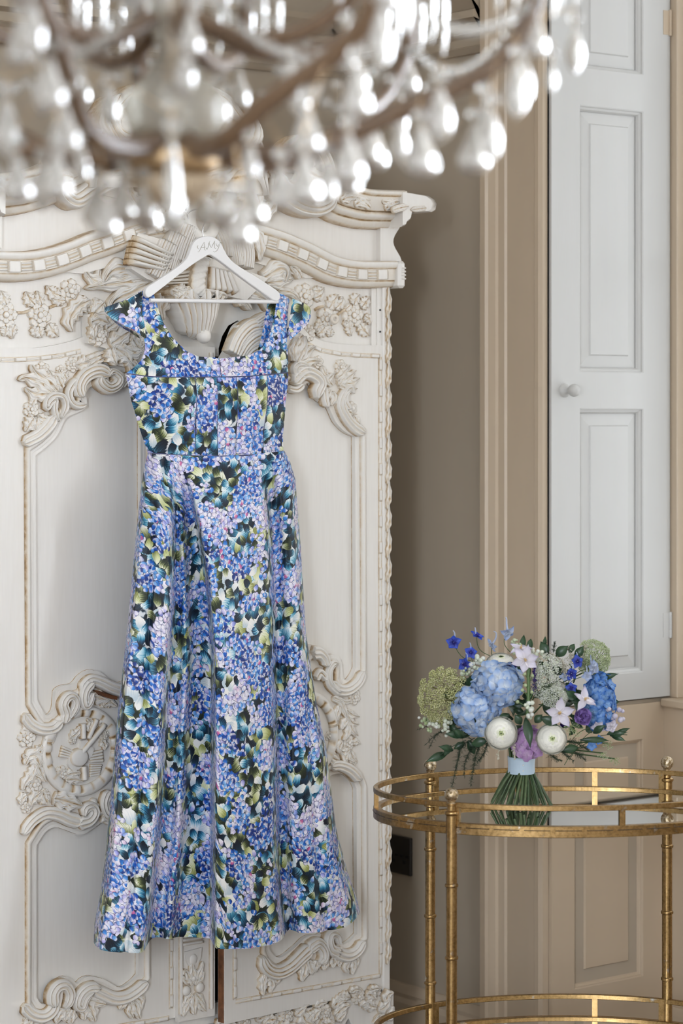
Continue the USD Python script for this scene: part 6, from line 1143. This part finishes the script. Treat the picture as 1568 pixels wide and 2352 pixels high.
# ---- delphinium florets on thin stems
def stemline(parent, a, b, r, material, bow=0.01, tone=0.5, name='stem'):
    q = np.linspace(0, 1, 9)[:, None]; P = a + (b - a) * q + np.sin(q * PI) * bow * nrm(np.cross(b - a, TO)); V, F = tube(P, r, 5); return putt(parent, name, (V, F, np.full(len(V), tone)), material)
def delph(px, py, R, d, nn, material, seed, spur=True):
    r_ = np.random.default_rng(seed); s = (5.055 - d) / FPX; R *= s; c = bpos(px, py, d); fr = frame(nn, r_.uniform(0, 6)); ms = []
    for p_ in range(5):
        m = petal(R * r_.uniform(0.9, 1.12), R * 0.36, cup=0.5, tipdrop=r_.uniform(-0.35, 0.3), pointed=0.65, base_w=0.35); ms.append((rotz(m[0], p_ * 2 * PI / 5 + r_.normal(0, 0.1)), m[1], m[2]))
    for p_ in range(3):
        m = petal(R * 0.38, R * 0.22, cup=0.3, tipdrop=0.6, pointed=0.2); ms.append((rotz(roty(m[0], 0.6), p_ * 2.1), m[1], m[2] * 0.1))
    fl = putt(bq, 'delphinium_floret', to(jt(ms), c, fr), material)
    if spur:
        sp = np.array([c, c - nrm(nn) * R * 0.45 + UP * R * 0.5, c - nrm(nn) * R * 0.55 + UP * R * 1.15, c - nrm(nn) * R * 0.35 + UP * R * 1.45 - RGT * R * 0.15]); q = spline(sp, n=12); V, F = tube(q, np.linspace(R * 0.14, R * 0.07, 12), 6); putt(fl, 'spur', (V, F, np.full(len(V), 0.35)), M['delp'])
    stemline(fl, c - nrm(nn) * R * 0.1, bpos(px + (1180 - px) * 0.35, py + 45, d - 0.03), 0.0008, M['leafl'])
for a in ((1042, 1476, 19, 0.03, TO + 0.1 * UP - 0.2 * RGT, 'del', 31), (1095, 1461, 17, 0.02, UP + 0.5 * TO + 0.4 * RGT, 'del', 32), (1081, 1499, 17, 0.05, TO + 0.4 * UP, 'del', 33), (1068, 1526, 18, 0.06, TO - 0.6 * RGT, 'del', 34), (1166, 1452, 20, 0.03, TO * 0.6 - UP * 0.5 + 0.2 * RGT, 'delp', 35), (1130, 1480, 19, 0.03, -RGT - 0.4 * UP + 0.3 * TO, 'delp', 36),
          (1326, 1520, 17, 0.07, TO + UP * 0.5, 'del', 37), (1362, 1533, 19, 0.06, TO + 0.5 * RGT, 'delp', 38), (1311, 1580, 15, 0.09, TO, 'del', 39), (1312, 1548, 17, 0.08, TO - 0.4 * RGT + 0.3 * UP, 'del', 40), (1296, 1556, 14, 0.08, TO + UP, 'delp', 41), (1348, 1552, 14, 0.08, TO - UP * 0.2, 'delp', 42), (1403, 1668, 18, 0.06, TO + 0.4 * RGT - 0.2 * UP, 'clem', 43), (1372, 1668, 18, 0.07, TO - 0.5 * UP, 'clem', 44), (1358, 1712, 14, 0.06, TO, 'hydb', 45), (1375, 1700, 13, 0.06, TO + 0.3 * RGT, 'hydb', 46)):
    delph(a[0], a[1], a[2], a[3], a[4], M[a[5]], a[6], spur=a[6] < 43)
# ---- clematis stars
def star(px, py, R, d, nn, seed, n=6, roll=0.0, drop=0.15):
    r_ = np.random.default_rng(seed); s = (5.055 - d) / FPX; R *= s; c = bpos(px, py, d); fr = frame(nn, roll)
    eye = [octa(np.array([r_.normal(0, R * 0.05), r_.normal(0, R * 0.05), R * 0.10 + R * 0.05 * i]), R * 0.06, 0.5) for i in range(6)]
    for i in range(7):
        a = i * 0.9; V, F = tube(np.array([[0, 0, 0], [R * 0.10 * math.cos(a), R * 0.10 * math.sin(a), R * 0.22]]), R * 0.016, 4); eye.append((V, F, np.full(len(V), 0.5)))
    fl = putt(bq, 'clematis_bloom', to(jt(eye), c, fr), M['stamen'])
    for p_ in range(n):
        m = petal(R * r_.uniform(0.88, 1.1), R * 0.24, cup=0.45, tipdrop=r_.uniform(-drop, drop * 1.6), pointed=0.9, nu=8, nv=5, base_w=0.35); putt(fl, 'petal', to((rotz(m[0], p_ * 2 * PI / n + r_.normal(0, 0.09)), m[1], m[2]), c, fr), M['clem'])
star(1206, 1517, 36, 0.135, TO + 0.25 * UP, 51, 6, 0.3); star(1196, 1491, 30, 0.10, UP + 0.45 * TO, 52, 5, 0.2, 0.3); star(1284, 1638, 38, 0.165, TO + 0.1 * UP, 53, 5, 0.31); star(1343, 1609, 32, 0.13, UP * 0.75 + TO * 0.6 + 0.2 * RGT, 54, 5, 0.1, 0.5)
# ---- lace umbels, buds, plumes
def umbel(px, py, rx, ry, d, n, k, rb, rf, material, label, seed, name='lace_flower', dirk=None):
    r_ = np.random.default_rng(seed); s = (5.055 - d) / FPX; c = bpos(px, py, d); ax = nrm(dirk if dirk is not None else facing(px, py, 1.2)); root = c - ax * (rx + ry) / 2 * s * 1.1
    V, F = tube(np.array([bpos(1200 + (px - 1200) * 0.35, py + (1690 - py) * 0.4, d - 0.06), root]), 0.0016, 6); um = putt(bq, name, (V, F, np.full(len(V), 0.3)), M['leafl'], label=label)
    for i in range(n):
        z = 1 - i / n * 1.05; ph = i * 2.39996; q = np.array([math.sqrt(max(0, 1 - z * z)) * math.cos(ph), math.sqrt(max(0, 1 - z * z)) * math.sin(ph), z]) + r_.normal(0, 0.07, 3)
        fr = frame(ax); loc = c + (q[0] * RGT * rx + q[1] * UP * ry) * s * 1.0 + (q[2] - 0.5) * TO * min(rx, ry) * s * 0.9; nn = nrm(loc - root); ms = []
        V, F = tube(np.array([root, loc]), 0.0005, 3, caps=False); ms.append((V, F, np.full(len(V), 0.0)))
        for j in range(k):
            z2 = 1 - j / k * 1.1; p2 = j * 2.39996 + i; q2 = np.array([math.sqrt(max(0, 1 - z2 * z2)) * math.cos(p2), math.sqrt(max(0, 1 - z2 * z2)) * math.sin(p2), z2 * 0.7]) * rb * r_.uniform(0.8, 1.15)
            ms.append(octa(loc + q2 @ frame(nn), rf * r_.uniform(0.7, 1.25), r_.uniform(0.25, 1.0)))
        putt(um, 'umbellet', jt(ms), material)
umbel(1016, 1602, 50, 58, 0.06, 84, 30, 0.0088, 0.0020, M['ammi'], 'dome of yellow-green lace flower at the left', 61, dirk=TO * 0.8 - RGT + 0.2 * UP)
umbel(1364, 1512, 33, 36, 0.02, 70, 26, 0.0072, 0.0016, M['ammip'], 'pale green lace flower at the upper right', 62, dirk=TO * 0.5 + RGT * 0.5 + UP)
umbel(1250, 1572, 30, 34, 0.110, 36, 16, 0.0066, 0.0016, M['white'], 'fine white lace flower in the middle', 63)
umbel(1274, 1604, 26, 22, 0.125, 26, 16, 0.0060, 0.0016, M['white'], 'fine white lace flower before the hidden ranunculus', 64)
umbel(1256, 1530, 26, 22, 0.09, 26, 12, 0.0070, 0.0019, M['white'], 'white lace sprig near the top', 65)
umbel(1318, 1678, 20, 16, 0.11, 12, 8, 0.0050, 0.0012, M['bud'], 'green budded sprig beside the right ranunculus', 66)
for (px, py, d, sd) in ((1385, 1735, 0.05, 67), (1412, 1748, 0.04, 68), (1396, 1712, 0.05, 69)): umbel(px, py, 9, 8, d, 6, 8, 0.0040, 0.0011, M['bud'], None, sd, 'trailing_sprig', dirk=TO - UP * 0.5)
def buds(pts, r, material, name, seed, d0=None, n=6, spread=9):
    r_ = np.random.default_rng(seed); ms = []
    for px, py, d in pts:
        for i in range(n):
            ms.append(sphere(bpos(px + r_.normal(0, spread), py + r_.normal(0, spread), d + r_.normal(0, 0.006)), r * r_.uniform(0.7, 1.2), 1, r_.uniform(0.3, 1)))
    return putt(bq, name, jt(ms), material)
buds([(1103, 1512, 0.06), (1084, 1532, 0.06), (1068, 1543, 0.05)], 0.0048, M['white'], 'white_stock', 71, n=9, spread=8); buds([(1010, 1662, 0.06), (1024, 1656, 0.07), (1026, 1678, 0.08), (990, 1662, 0.05)], 0.0042, M['white'], 'white_bud_spray', 72, n=7, spread=8); buds([(972, 1662, 0.04), (980, 1672, 0.04)], 0.0034, M['bud'], 'green_bud_spray', 73, n=8, spread=6); buds([(1178, 1475, 0.05), (1184, 1490, 0.06)], 0.0034, M['bud'], 'green_bud_spray', 74, n=8, spread=6)
buds([(1230, 1500, 0.07), (1246, 1510, 0.07), (1238, 1524, 0.08)], 0.0040, M['white'], 'white_bud_spray', 75, n=7, spread=7); buds([(1214, 1616, 0.13), (1222, 1632, 0.13), (1217, 1644, 0.13)], 0.0045, M['white'], 'white_bud_spray', 76, n=5, spread=5); buds([(1396, 1632, 0.06), (1420, 1636, 0.05), (1424, 1652, 0.05), (1408, 1648, 0.06)], 0.0052, M['clem'], 'pale_bell_spray', 77, n=4, spread=6); buds([(1068, 1540, 0.06)], 0.003, M['bud'], 'green_bud_spray', 78, n=10, spread=9)
def plume(a, b, w, material, seed, name='plume', n=130):
    r_ = np.random.default_rng(seed); A, B = bpos(*a), bpos(*b); ms = []
    V, F = tube(np.array([A, B]), 0.0009, 4); ms.append((V, F, np.full(len(V), 0.2)))
    for i in range(n):
        t = r_.uniform(0, 1); ms.append(octa(A + (B - A) * t + r_.normal(0, 1, 3) * w * (1 - 0.8 * t), 0.0015 * r_.uniform(0.6, 1.3), r_.uniform(0.2, 1)))
    return putt(bq, name, jt(ms), material)
plume((1300, 1530, 0.07), (1262, 1500, 0.05), 0.006, M['plume'], 81); plume((1315, 1520, 0.06), (1306, 1486, 0.04), 0.007, M['plume'], 82); plume((1320, 1515, 0.05), (1345, 1482, 0.03), 0.007, M['plume'], 83); plume((1298, 1552, 0.08), (1292, 1520, 0.07), 0.006, M['plume'], 84); plume((1238, 1580, 0.12), (1242, 1530, 0.11), 0.0045, M['white'], 85); plume((1228, 1585, 0.125), (1226, 1530, 0.115), 0.0040, M['vio'], 86, 'veronica_spike'); plume((1145, 1715, 0.12), (1143, 1745, 0.12), 0.003, M['plume'], 87, n=40); plume((1180, 1712, 0.13), (1182, 1745, 0.13), 0.003, M['plume'], 88, n=40)
stemline(bq, bpos(1210, 1650, 0.125), bpos(1212, 1535, 0.125), 0.0036, M['leafl'], 0.002, 0.9, 'thick_stem')
for k_, (px, py) in enumerate(((1204, 1548), (1222, 1552), (1206, 1574), (1221, 1590), (1199, 1585), (1188, 1612))):
    q = stemline(bq, bpos(1211, py + 18, 0.125), bpos(px, py, 0.128), 0.0010, M['leafl'], 0.002, 0.8, 'bud_stalk'); putt(q, 'bud', sphere(bpos(px, py, 0.128), 0.0038, 1, 0.5), M['bud'])
# ---- leaves
def bleaf(a, b, w, material, nn=None, bend=0.15, name='leaf'):
    A, B = bpos(*a), bpos(*b); ax = B - A; L = np.linalg.norm(ax); x = ax / L; n0 = nrm(nn if nn is not None else TO + 0.3 * UP); y = nrm(np.cross(n0, x)); z = np.cross(x, y)
    m = petal(L, w, cup=0.35, tipdrop=0.0, pointed=0.8, nu=9, nv=7, base_w=0.12); V = m[0].copy(); t = V[:, 0] / L; V[:, 2] += L * bend * np.sin(t * PI)
    return putt(bq, name, (A + V @ np.stack([x, y, z], 0), m[1], m[2]), material)
LV = [((1196, 1500, .05), (1203, 1456, .03), 6), ((1212, 1500, .05), (1219, 1466, .03), 6), ((1256, 1506, .06), (1240, 1472, .05), 9), ((1276, 1508, .05), (1306, 1482, .05), 10), ((1306, 1500, .05), (1319, 1478, .04), 6), ((1320, 1512, .05), (1341, 1482, .05), 8), ((1380, 1560, .03), (1422, 1547, .04), 6), ((1386, 1568, .03), (1398, 1556, .03), 4), ((1398, 1614, .04), (1423, 1612, .04), 6),
      ((1320, 1606, .11), (1296, 1584, .12), 9), ((1240, 1648, .14), (1282, 1668, .14), 9), ((1206, 1648, .14), (1218, 1722, .16), 9), ((1362, 1684, .07), (1392, 1664, .08), 7), ((1330, 1700, .07), (1402, 1702, .06), 6), ((1400, 1690, .04), (1442, 1682, .05), 6), ((1410, 1688, .04), (1448, 1672, .04), 5), ((1404, 1692, .04), (1438, 1702, .05), 5), ((1416, 1684, .04), (1438, 1676, .03), 4), ((1392, 1688, .05), (1412, 1680, .04), 4),
      ((1064, 1690, .08), (1018, 1686, .09), 8), ((1066, 1694, .08), (1036, 1674, .09), 8), ((1040, 1724, .06), (1004, 1714, .07), 7), ((1028, 1730, .05), (974, 1752, .06), 8), ((1036, 1712, .06), (1018, 1738, .06), 6), ((1068, 1706, .06), (1040, 1722, .06), 7), ((1074, 1700, .07), (1090, 1735, .07), 8), ((1050, 1690, .06), (1030, 1660, .05), 7), ((1196, 1664, .13), (1180, 1640, .13), 8), ((1228, 1660, .13), (1246, 1640, .13), 8), ((1120, 1700, .1), (1080, 1712, .09), 9), ((1290, 1725, .1), (1330, 1716, .09), 8), ((1170, 1640, .11), (1140, 1660, .11), 8), ((1330, 1628, .1), (1314, 1612, .11), 7), ((1248, 1490, .05), (1252, 1460, .04), 4)]
for a, b, w in LV: bleaf(a, b, w * 5.0 / FPX * 1.15, M['leaf'])
r_ = np.random.default_rng(5)
for i in range(90):                                # leaves filling the heart of the bouquet
    th, rr = r_.uniform(0, 2 * PI), math.sqrt(r_.uniform(0, 1)); px, py = 1205 + 175 * rr * math.cos(th), 1612 + 95 * rr * math.sin(th); d = dome(px, py) * r_.uniform(-0.6, 0.55); a2 = r_.uniform(0, 2 * PI); Lp = r_.uniform(28, 55)
    bleaf((px, py, d), (px + Lp * math.cos(a2), py + Lp * 0.8 * math.sin(a2), d + r_.uniform(-0.02, 0.03)), r_.uniform(7, 12) * 5 / FPX, M['leaf'], TO + r_.normal(0, 0.5, 3))
stemline(bq, bpos(1370, 1692, 0.05), bpos(1440, 1688, 0.045), 0.0008, M['leaf'], -0.003, 0.3, 'twig'); stemline(bq, bpos(1070, 1700, 0.07), bpos(1010, 1735, 0.06), 0.0009, M['leaf'], 0.003, 0.3, 'twig')
# ---- asparagus fern
def fern(pts, w, seed, n=150):
    r_ = np.random.default_rng(seed); q = spline(np.array([bpos(*p) for p in pts]), n=40); V, F = tube(q, np.linspace(0.0008, 0.0003, 40), 4); ms = [(V, F, np.full(len(V), 0.3))]
    for i in range(n):
        t = r_.uniform(0.05, 1.0); p = q[int(t * 39)]; dr = nrm(nrm(q[-1] - q[0]) * r_.uniform(0.3, 1.0) + r_.normal(0, 0.8, 3)); L = w * r_.uniform(0.4, 1.0) * (1.15 - 0.8 * t); sd = nrm(np.cross(dr, r_.normal(0, 1, 3))) * 0.00042; e = p + dr * L
        for k_ in range(4):
            pp = p + dr * L * (k_ + 1) / 5; d2 = nrm(dr + r_.normal(0, 0.7, 3)); ms.append((np.array([pp - sd, pp + sd, pp + d2 * L * 0.32]), np.array([[0, 1, 2]]), np.array([0.2, 0.2, 0.9])))
        ms.append((np.array([p - sd, p + sd, e]), np.array([[0, 1, 2]]), np.array([0.2, 0.2, 0.8])))
    return putt(bq, 'fern_frond', jt(ms), M['fern'])
for i, (pts, w, n) in enumerate((([(1090, 1695, .07), (1060, 1715, .07), (1048, 1760, .06), (1036, 1815, .06)], 0.018, 260), ([(1105, 1698, .08), (1094, 1730, .08), (1086, 1770, .07), (1080, 1806, .07)], 0.018, 240), ([(1100, 1700, .08), (1080, 1722, .08), (1068, 1752, .07), (1066, 1785, .07)], 0.017, 200), ([(1120, 1700, .09), (1112, 1728, .09), (1098, 1748, .08)], 0.018, 170), ([(1060, 1672, .05), (1010, 1682, .04), (975, 1712, .03)], 0.016, 110), ([(1050, 1660, .04), (995, 1664, .03), (958, 1676, .02)], 0.014, 90), ([(1030, 1670, .05), (1000, 1690, .04), (985, 1720, .04)], 0.014, 80),
                                 ([(1290, 1715, .09), (1320, 1728, .08), (1345, 1746, .07)], 0.020, 200), ([(1280, 1720, .09), (1300, 1735, .08), (1318, 1750, .08)], 0.016, 140), ([(1260, 1730, .10), (1272, 1740, .10), (1290, 1748, .09)], 0.016, 120), ([(1300, 1700, .08), (1330, 1710, .07), (1352, 1724, .06)], 0.018, 150), ([(1250, 1500, .05), (1252, 1480, .05), (1253, 1464, .04)], 0.012, 70), ([(1270, 1500, .05), (1272, 1485, .05), (1274, 1474, .04)], 0.012, 70))):
    fern(pts, w, 90 + i, n)
# ---- stems, ribbon, pins
bz = 0.7862; cz = at_depth(1196, 1757, BD)[2]; axis_top = at_depth(1196, 1740, BD)
ctr = np.array([bq_base[0], bq_base[1]])
for i in range(44):
    a = i * 2.39996; q = math.sqrt((i + 0.5) / 44); top = at_depth(1200, 1700, BD - 0.02); rb, rt = 0.068 * q, 0.0235 * q
    pb = np.array([*(ctr + rb * (math.cos(a) * RGT[:2] + math.sin(a) * FWD[:2])), bz + 0.0025 + (0.003 + 0.010 * r_.uniform(0, 1)) * (0.2 + 0.8 * q) * (0 if i % 3 == 0 else 1)])
    a2 = a + 0.55; pm = np.array([*(ctr + rt * (math.cos(a2) * RGT[:2] + math.sin(a2) * FWD[:2])), cz]); pt = np.array([*(ctr + 0.035 * q * (math.cos(a2 + 0.5) * RGT[:2] + math.sin(a2 + 0.5) * FWD[:2])), cz + 0.06])
    V, F = tube(spline(np.array([pb, pb + (pm - pb) * 0.5 + 0.0 * UP, pm, pt]), n=12), r_.uniform(0.0021, 0.0033), 7); putt(bq, 'stem', (V, F, np.full(len(V), r_.uniform(0.0, 1.0))), M['stem'])
zb0, zb1 = at_depth(1196, 1776, BD)[2], at_depth(1196, 1737, BD)[2]
rib = lathe([(0.0265, zb0), (0.0285, zb0 + 0.001), (0.0280, (zb0 + zb1) / 2), (0.0292, zb1 - 0.001), (0.0272, zb1), (0.0262, zb1 - 0.002), (0.0255, zb0 + 0.002), (0.0265, zb0)], [ctr[0], ctr[1], 0], 40)
rb_ = put(bq, 'ribbon', rib, M['ribbon'], smooth=50)
for k_, py in enumerate((1753, 1766)):
    p = np.array([ctr[0], ctr[1], at_depth(1196, py, BD)[2]]) + TO * 0.0288 + RGT * 0.0015; put(rb_, 'pearl_pin', trimesh.creation.icosphere(2, 0.0019).apply_translation(p), M['pearl'], smooth=60)
th = np.linspace(-0.9, 0.75, 12); e0 = [ctr[0], ctr[1], 0] + np.outer(0.0298 * np.sin(th), RGT) + np.outer(0.0298 * np.cos(th), TO)
put(rb_, 'ribbon_end', (np.vstack([e0 + [0, 0, zb0 + 0.0005], e0 + [0, 0, zb1 - 0.004]]), grid_faces(2, 12)), M['ribbon'], smooth=60)
# ================================================================== crystal chandelier hanging close to the viewpoint
M['crystal'] = mat('crystal_glass', {'gl': ('glass_bsdf', {'roughness': 0.0, 'IOR': 1.5, 'color': (0.80, 0.79, 0.76)}), 'd': ('principled_bsdf', {'base_color': (0.74, 0.71, 0.66), 'roughness': 0.4}), 'm': ('mix_closure', {'fac': 0.26})}, [('gl.BSDF', 'm.closure1'), ('d.BSDF', 'm.closure2')], surface='m.closure')
M['armglass'] = plain('brown_glass_and_brass_arm', (0.13, 0.078, 0.042), 0.35, coat_weight=0.3)
M['hub'] = plain('aged_gilt_hub', (0.50, 0.34, 0.18), 0.4, metallic=0.6)
M['milk'] = mat('ribbed_glass_bowl', {'gl': ('glass_bsdf', {'roughness': 0.12, 'IOR': 1.3, 'color': (0.92, 0.91, 0.86)}), 'd': ('principled_bsdf', {'base_color': (0.44, 0.41, 0.35), 'roughness': 0.3}), 'm': ('mix_closure', {'fac': 0.4})}, [('gl.BSDF', 'm.closure1'), ('d.BSDF', 'm.closure2')], surface='m.closure')
M['dish'] = plain('gilded_wood_dish', (0.52, 0.41, 0.28), 0.45)
M['candle'] = plain('ivory_candle_tube', (0.62, 0.56, 0.47), 0.5)
CD = 2.5; CC = EYE * [1, 1, 0] + CD * FWD + (400 - CX) / FPX * CD * RGT
cha = thing('chandelier', CC + np.array([0, 0, 1.80]), 'crystal chandelier with curved brown arms and glass drops, hanging nearest the viewer', 'chandelier')
def cp(r, a, z): return CC + r * math.cos(a) * RGT - r * math.sin(a) * FWD + np.array([0, 0, z])      # a = 90 degrees points at the viewer
put(cha, 'stem_rod', tube(np.array([cp(0, 0, 1.95), cp(0, 0, ZC - 0.02)]), 0.010, 10), M['hub'], smooth=60)
put(cha, 'ceiling_rose', lathe([(0.0, ZC - 0.05), (0.03, ZC - 0.045), (0.06, ZC - 0.015), (0.065, ZC), (0.0, ZC)], CC, 24), M['hub'], smooth=50)
put(cha, 'hub', lathe([(0.0, 1.858), (0.030, 1.860), (0.043, 1.868), (0.047, 1.878), (0.044, 1.886), (0.030, 1.890), (0.020, 1.90), (0.0, 1.90)], CC, 32), M['hub'], smooth=50)
put(cha, 'glass_bowl', lathe([(0.020, 1.892), (0.040, 1.900), (0.052, 1.918), (0.054, 1.936), (0.046, 1.952), (0.030, 1.965), (0.018, 1.985), (0.024, 2.02), (0.034, 2.06), (0.018, 2.10), (0.012, 2.10)], CC, 28), M['milk'], smooth=40)
put(cha, 'lower_dish', lathe([(0.0, 1.826), (0.012, 1.828), (0.030, 1.838), (0.048, 1.852), (0.052, 1.858), (0.046, 1.858), (0.026, 1.846), (0.0, 1.840)], CC, 28), M['dish'], smooth=40)
def pear(p, L, W, k=12, top=0.006):
    """faceted pear drop whose top hangs at p"""
    pr = [(0.0, 0), (0.10 * W, -0.02 * L), (0.16 * W, -0.14 * L), (0.28 * W, -0.34 * L), (0.43 * W, -0.56 * L), (0.50 * W, -0.74 * L), (0.40 * W, -0.89 * L), (0.18 * W, -0.97 * L), (0.0, -L)]
    return lathe(pr, p, k)
def spear(p, L, W):
    return lathe([(0.0, 0), (0.30 * W, -0.06 * L), (0.5 * W, -0.16 * L), (0.36 * W, -0.80 * L), (0.0, -L)], p, 6)
def spindle(p, L, W):
    return lathe([(0.0, 0), (0.12 * W, -0.03 * L), (0.30 * W, -0.25 * L), (0.50 * W, -0.55 * L), (0.40 * W, -0.78 * L), (0.0, -L)], p, 8)
def bead(p, r): s_ = trimesh.creation.icosphere(1, r); s_.apply_translation(p); return (np.array(s_.vertices), np.array(s_.faces))
def drop(p, kind, L, W, rb=0.0075, parent=cha):
    """bead and pendant on a short wire from p"""
    ms = [bead(p - np.array([0, 0, rb + 0.003]), rb)]
    q = put(parent, 'pendant', (pear, spear, spindle)[kind](p - np.array([0, 0, 2 * rb + 0.006]), L, W), M['crystal'], smooth=60)
    put(q, 'bead', ms[0], M['crystal'], smooth=True); put(q, 'wire', tube(np.array([p + [0, 0, 0.004], p - np.array([0, 0, 2 * rb + 0.008])]), 0.0005, 4), M['hub'], smooth=False)
ARM = [(0.040, 1.892), (0.085, 1.882), (0.15, 1.886), (0.22, 1.918), (0.29, 1.950), (0.34, 1.983), (0.370, 2.035), (0.374, 2.10)]
arm_s = spline(np.array(ARM), n=40)
ANG = [math.radians(a) for a in (8, 60, 112, 163, 214, 265, 317)]
rc = np.random.default_rng(17)
for i, a in enumerate(ANG):
    P = np.array([cp(r, a + 0.10 * math.sin(r * 14), z) for r, z in arm_s])
    ar = put(cha, 'arm', tube(P, np.interp(np.linspace(0, 1, 40), [0, 0.3, 1], [0.0128, 0.0112, 0.0092]), 10), M['armglass'], smooth=60)
    e = P[-1]
    put(ar, 'drip_saucer', lathe([(0.006, 0.0), (0.020, 0.004), (0.042, 0.014), (0.044, 0.017), (0.020, 0.009), (0.006, 0.006)], e, 20), M['crystal'], smooth=40)
    put(ar, 'candle', lathe([(0.0, 0.008), (0.012, 0.008), (0.012, 0.10), (0.0, 0.10)], e, 14), M['candle'], smooth=40)
    put(ar, 'flame_bulb', lathe([(0.004, 0.10), (0.012, 0.115), (0.011, 0.13), (0.0, 0.155)], e, 12), M['crystal'], smooth=40)
    for k_ in range(6):
        b = k_ * PI / 3 + 0.2 * i; drop(e + 0.040 * (math.cos(b) * RGT + math.sin(b) * FWD) + np.array([0, 0, 0.014]), 1, 0.062 + 0.01 * (k_ % 2), 0.010, 0.0050)
    for f_, kind, L, W in ((0.35, 2, 0.042, 0.020), (0.52, 0, 0.050, 0.032), (0.68, 0, 0.050, 0.030), (0.80, 2, 0.056, 0.026), (0.90, 0, 0.044, 0.026)):
        p = P[int(f_ * 39)] - np.array([0, 0, 0.006]); drop(p, kind, L, W, 0.0065 + 0.002 * (kind == 0))
    # second, upper tier
    a2 = a + 0.38; U = spline(np.array([(0.03, 2.02), (0.09, 1.995), (0.16, 2.0), (0.215, 2.035), (0.23, 2.09)]), n=26); P2 = np.array([cp(r, a2, z) for r, z in U])
    ar2 = put(cha, 'arm', tube(P2, 0.0090, 10), M['armglass'], smooth=60); e2 = P2[-1]
    put(ar2, 'drip_saucer', lathe([(0.006, 0.0), (0.020, 0.004), (0.038, 0.014), (0.040, 0.017), (0.020, 0.009), (0.006, 0.006)], e2, 20), M['crystal'], smooth=40)
    put(ar2, 'candle', lathe([(0.0, 0.008), (0.012, 0.008), (0.012, 0.10), (0.0, 0.10)], e2, 14), M['candle'], smooth=40)
    for k_ in range(5):
        b = k_ * PI / 2.5 + 0.3 * i; drop(e2 + 0.036 * (math.cos(b) * RGT + math.sin(b) * FWD) + np.array([0, 0, 0.012]), 1, 0.060 + 0.012 * (k_ % 2), 0.0095, 0.0050)
    for f_ in (0.45, 0.75): drop(P2[int(f_ * 25)] - np.array([0, 0, 0.006]), 2 if f_ < 0.6 else 0, 0.046, 0.024, 0.0065)
    # bead swag to the next arm and up to the crown
    n_a = ANG[(i + 1) % 7] + (2 * PI if i == 6 else 0); A_, B_ = P[34], np.array([cp(r, n_a, z) for r, z in arm_s])[34]; q = np.linspace(0, 1, 17)[:, None]; sw = A_ + (B_ - A_) * q - np.array([0, 0, 0.055]) * (1 - (2 * q - 1) ** 2)
    put(cha, 'bead_swag', [bead(p, 0.0058) for p in sw], M['crystal'], smooth=False)
    q = np.linspace(0, 1, 14)[:, None]; sw = P[22] + (cp(0.045, a, 2.06) - P[22]) * q - np.array([0, 0, 0.02]) * np.sin(q * PI); put(cha, 'bead_swag', [bead(p, 0.0055) for p in sw], M['crystal'], smooth=False)
for k_ in range(10):                                # ring of drops under the hub
    a = k_ * 2 * PI / 10 + 0.25
    if 0.25 < a < 1.3: continue
    drop(cp(0.052, a, 1.870), 0 if k_ % 2 else 2, 0.040, 0.026, 0.0070)
for k_ in range(6):
    a = k_ * 2 * PI / 6 + 0.1
    if 0.5 < a < 1.3: continue
    drop(cp(0.082, a, 1.875), 0, 0.046, 0.030, 0.0075)
put(cha, 'glass_finial', lathe([(0.0, 1.832), (0.010, 1.830), (0.006, 1.825), (0.012, 1.818), (0.013, 1.811), (0.008, 1.804), (0.0, 1.801)], CC, 14), M['crystal'], smooth=False)
# drops hung wide of the arms at the right, each on its own hook from the outer arms
def dpx(px, py, d): p = at_depth(px, py, d); return p
for px, py, d, kind, L, W in ((963, 240, 2.42, 0, 0.052, 0.034), (917, 232, 2.58, 2, 0.048, 0.022), (1088, 238, 2.48, 0, 0.052, 0.036), (1128, 205, 2.40, 2, 0.052, 0.022), (1010, 152, 2.36, 2, 0.056, 0.030), (1186, 95, 2.44, 2, 0.058, 0.028), (845, 235, 2.60, 0, 0.048, 0.030), (800, 255, 2.30, 0, 0.052, 0.034), (700, 300, 2.25, 0, 0.050, 0.034), (750, 320, 2.45, 2, 0.048, 0.024), (645, 330, 2.35, 0, 0.044, 0.030), (40, 300, 2.30, 0, 0.050, 0.032), (95, 330, 2.4, 2, 0.046, 0.024), (130, 290, 2.25, 0, 0.05, 0.03), (15, 180, 2.3, 2, 0.056, 0.028), (1320, 20, 2.6, 2, 0.05, 0.022), (1265, 100, 2.5, 2, 0.03, 0.014), (240, 400, 2.35, 0, 0.042, 0.03), (550, 420, 2.36, 0, 0.042, 0.03), (395, 262, 2.25, 2, 0.080, 0.018)):
    p = dpx(px, py, d); drop(p, kind, L, W, 0.0075)
    rr = math.hypot((p - CC) @ RGT, (p - CC) @ FWD); aa = math.atan2(-(p - CC) @ FWD, (p - CC) @ RGT); ai = min(ANG, key=lambda q: abs((q - aa + PI) % (2 * PI) - PI)); rz_ = min(arm_s, key=lambda q: abs(q[0] - min(rr, 0.35)) + 0 * q[1]); Q = cp(rz_[0], ai + 0.10 * math.sin(rz_[0] * 14), rz_[1])
    put(cha, 'hook_wire', tube(spline(np.array([Q, (Q + p) / 2 + [0, 0, 0.012], p]), n=8), 0.0006, 4), M['hub'], smooth=False)
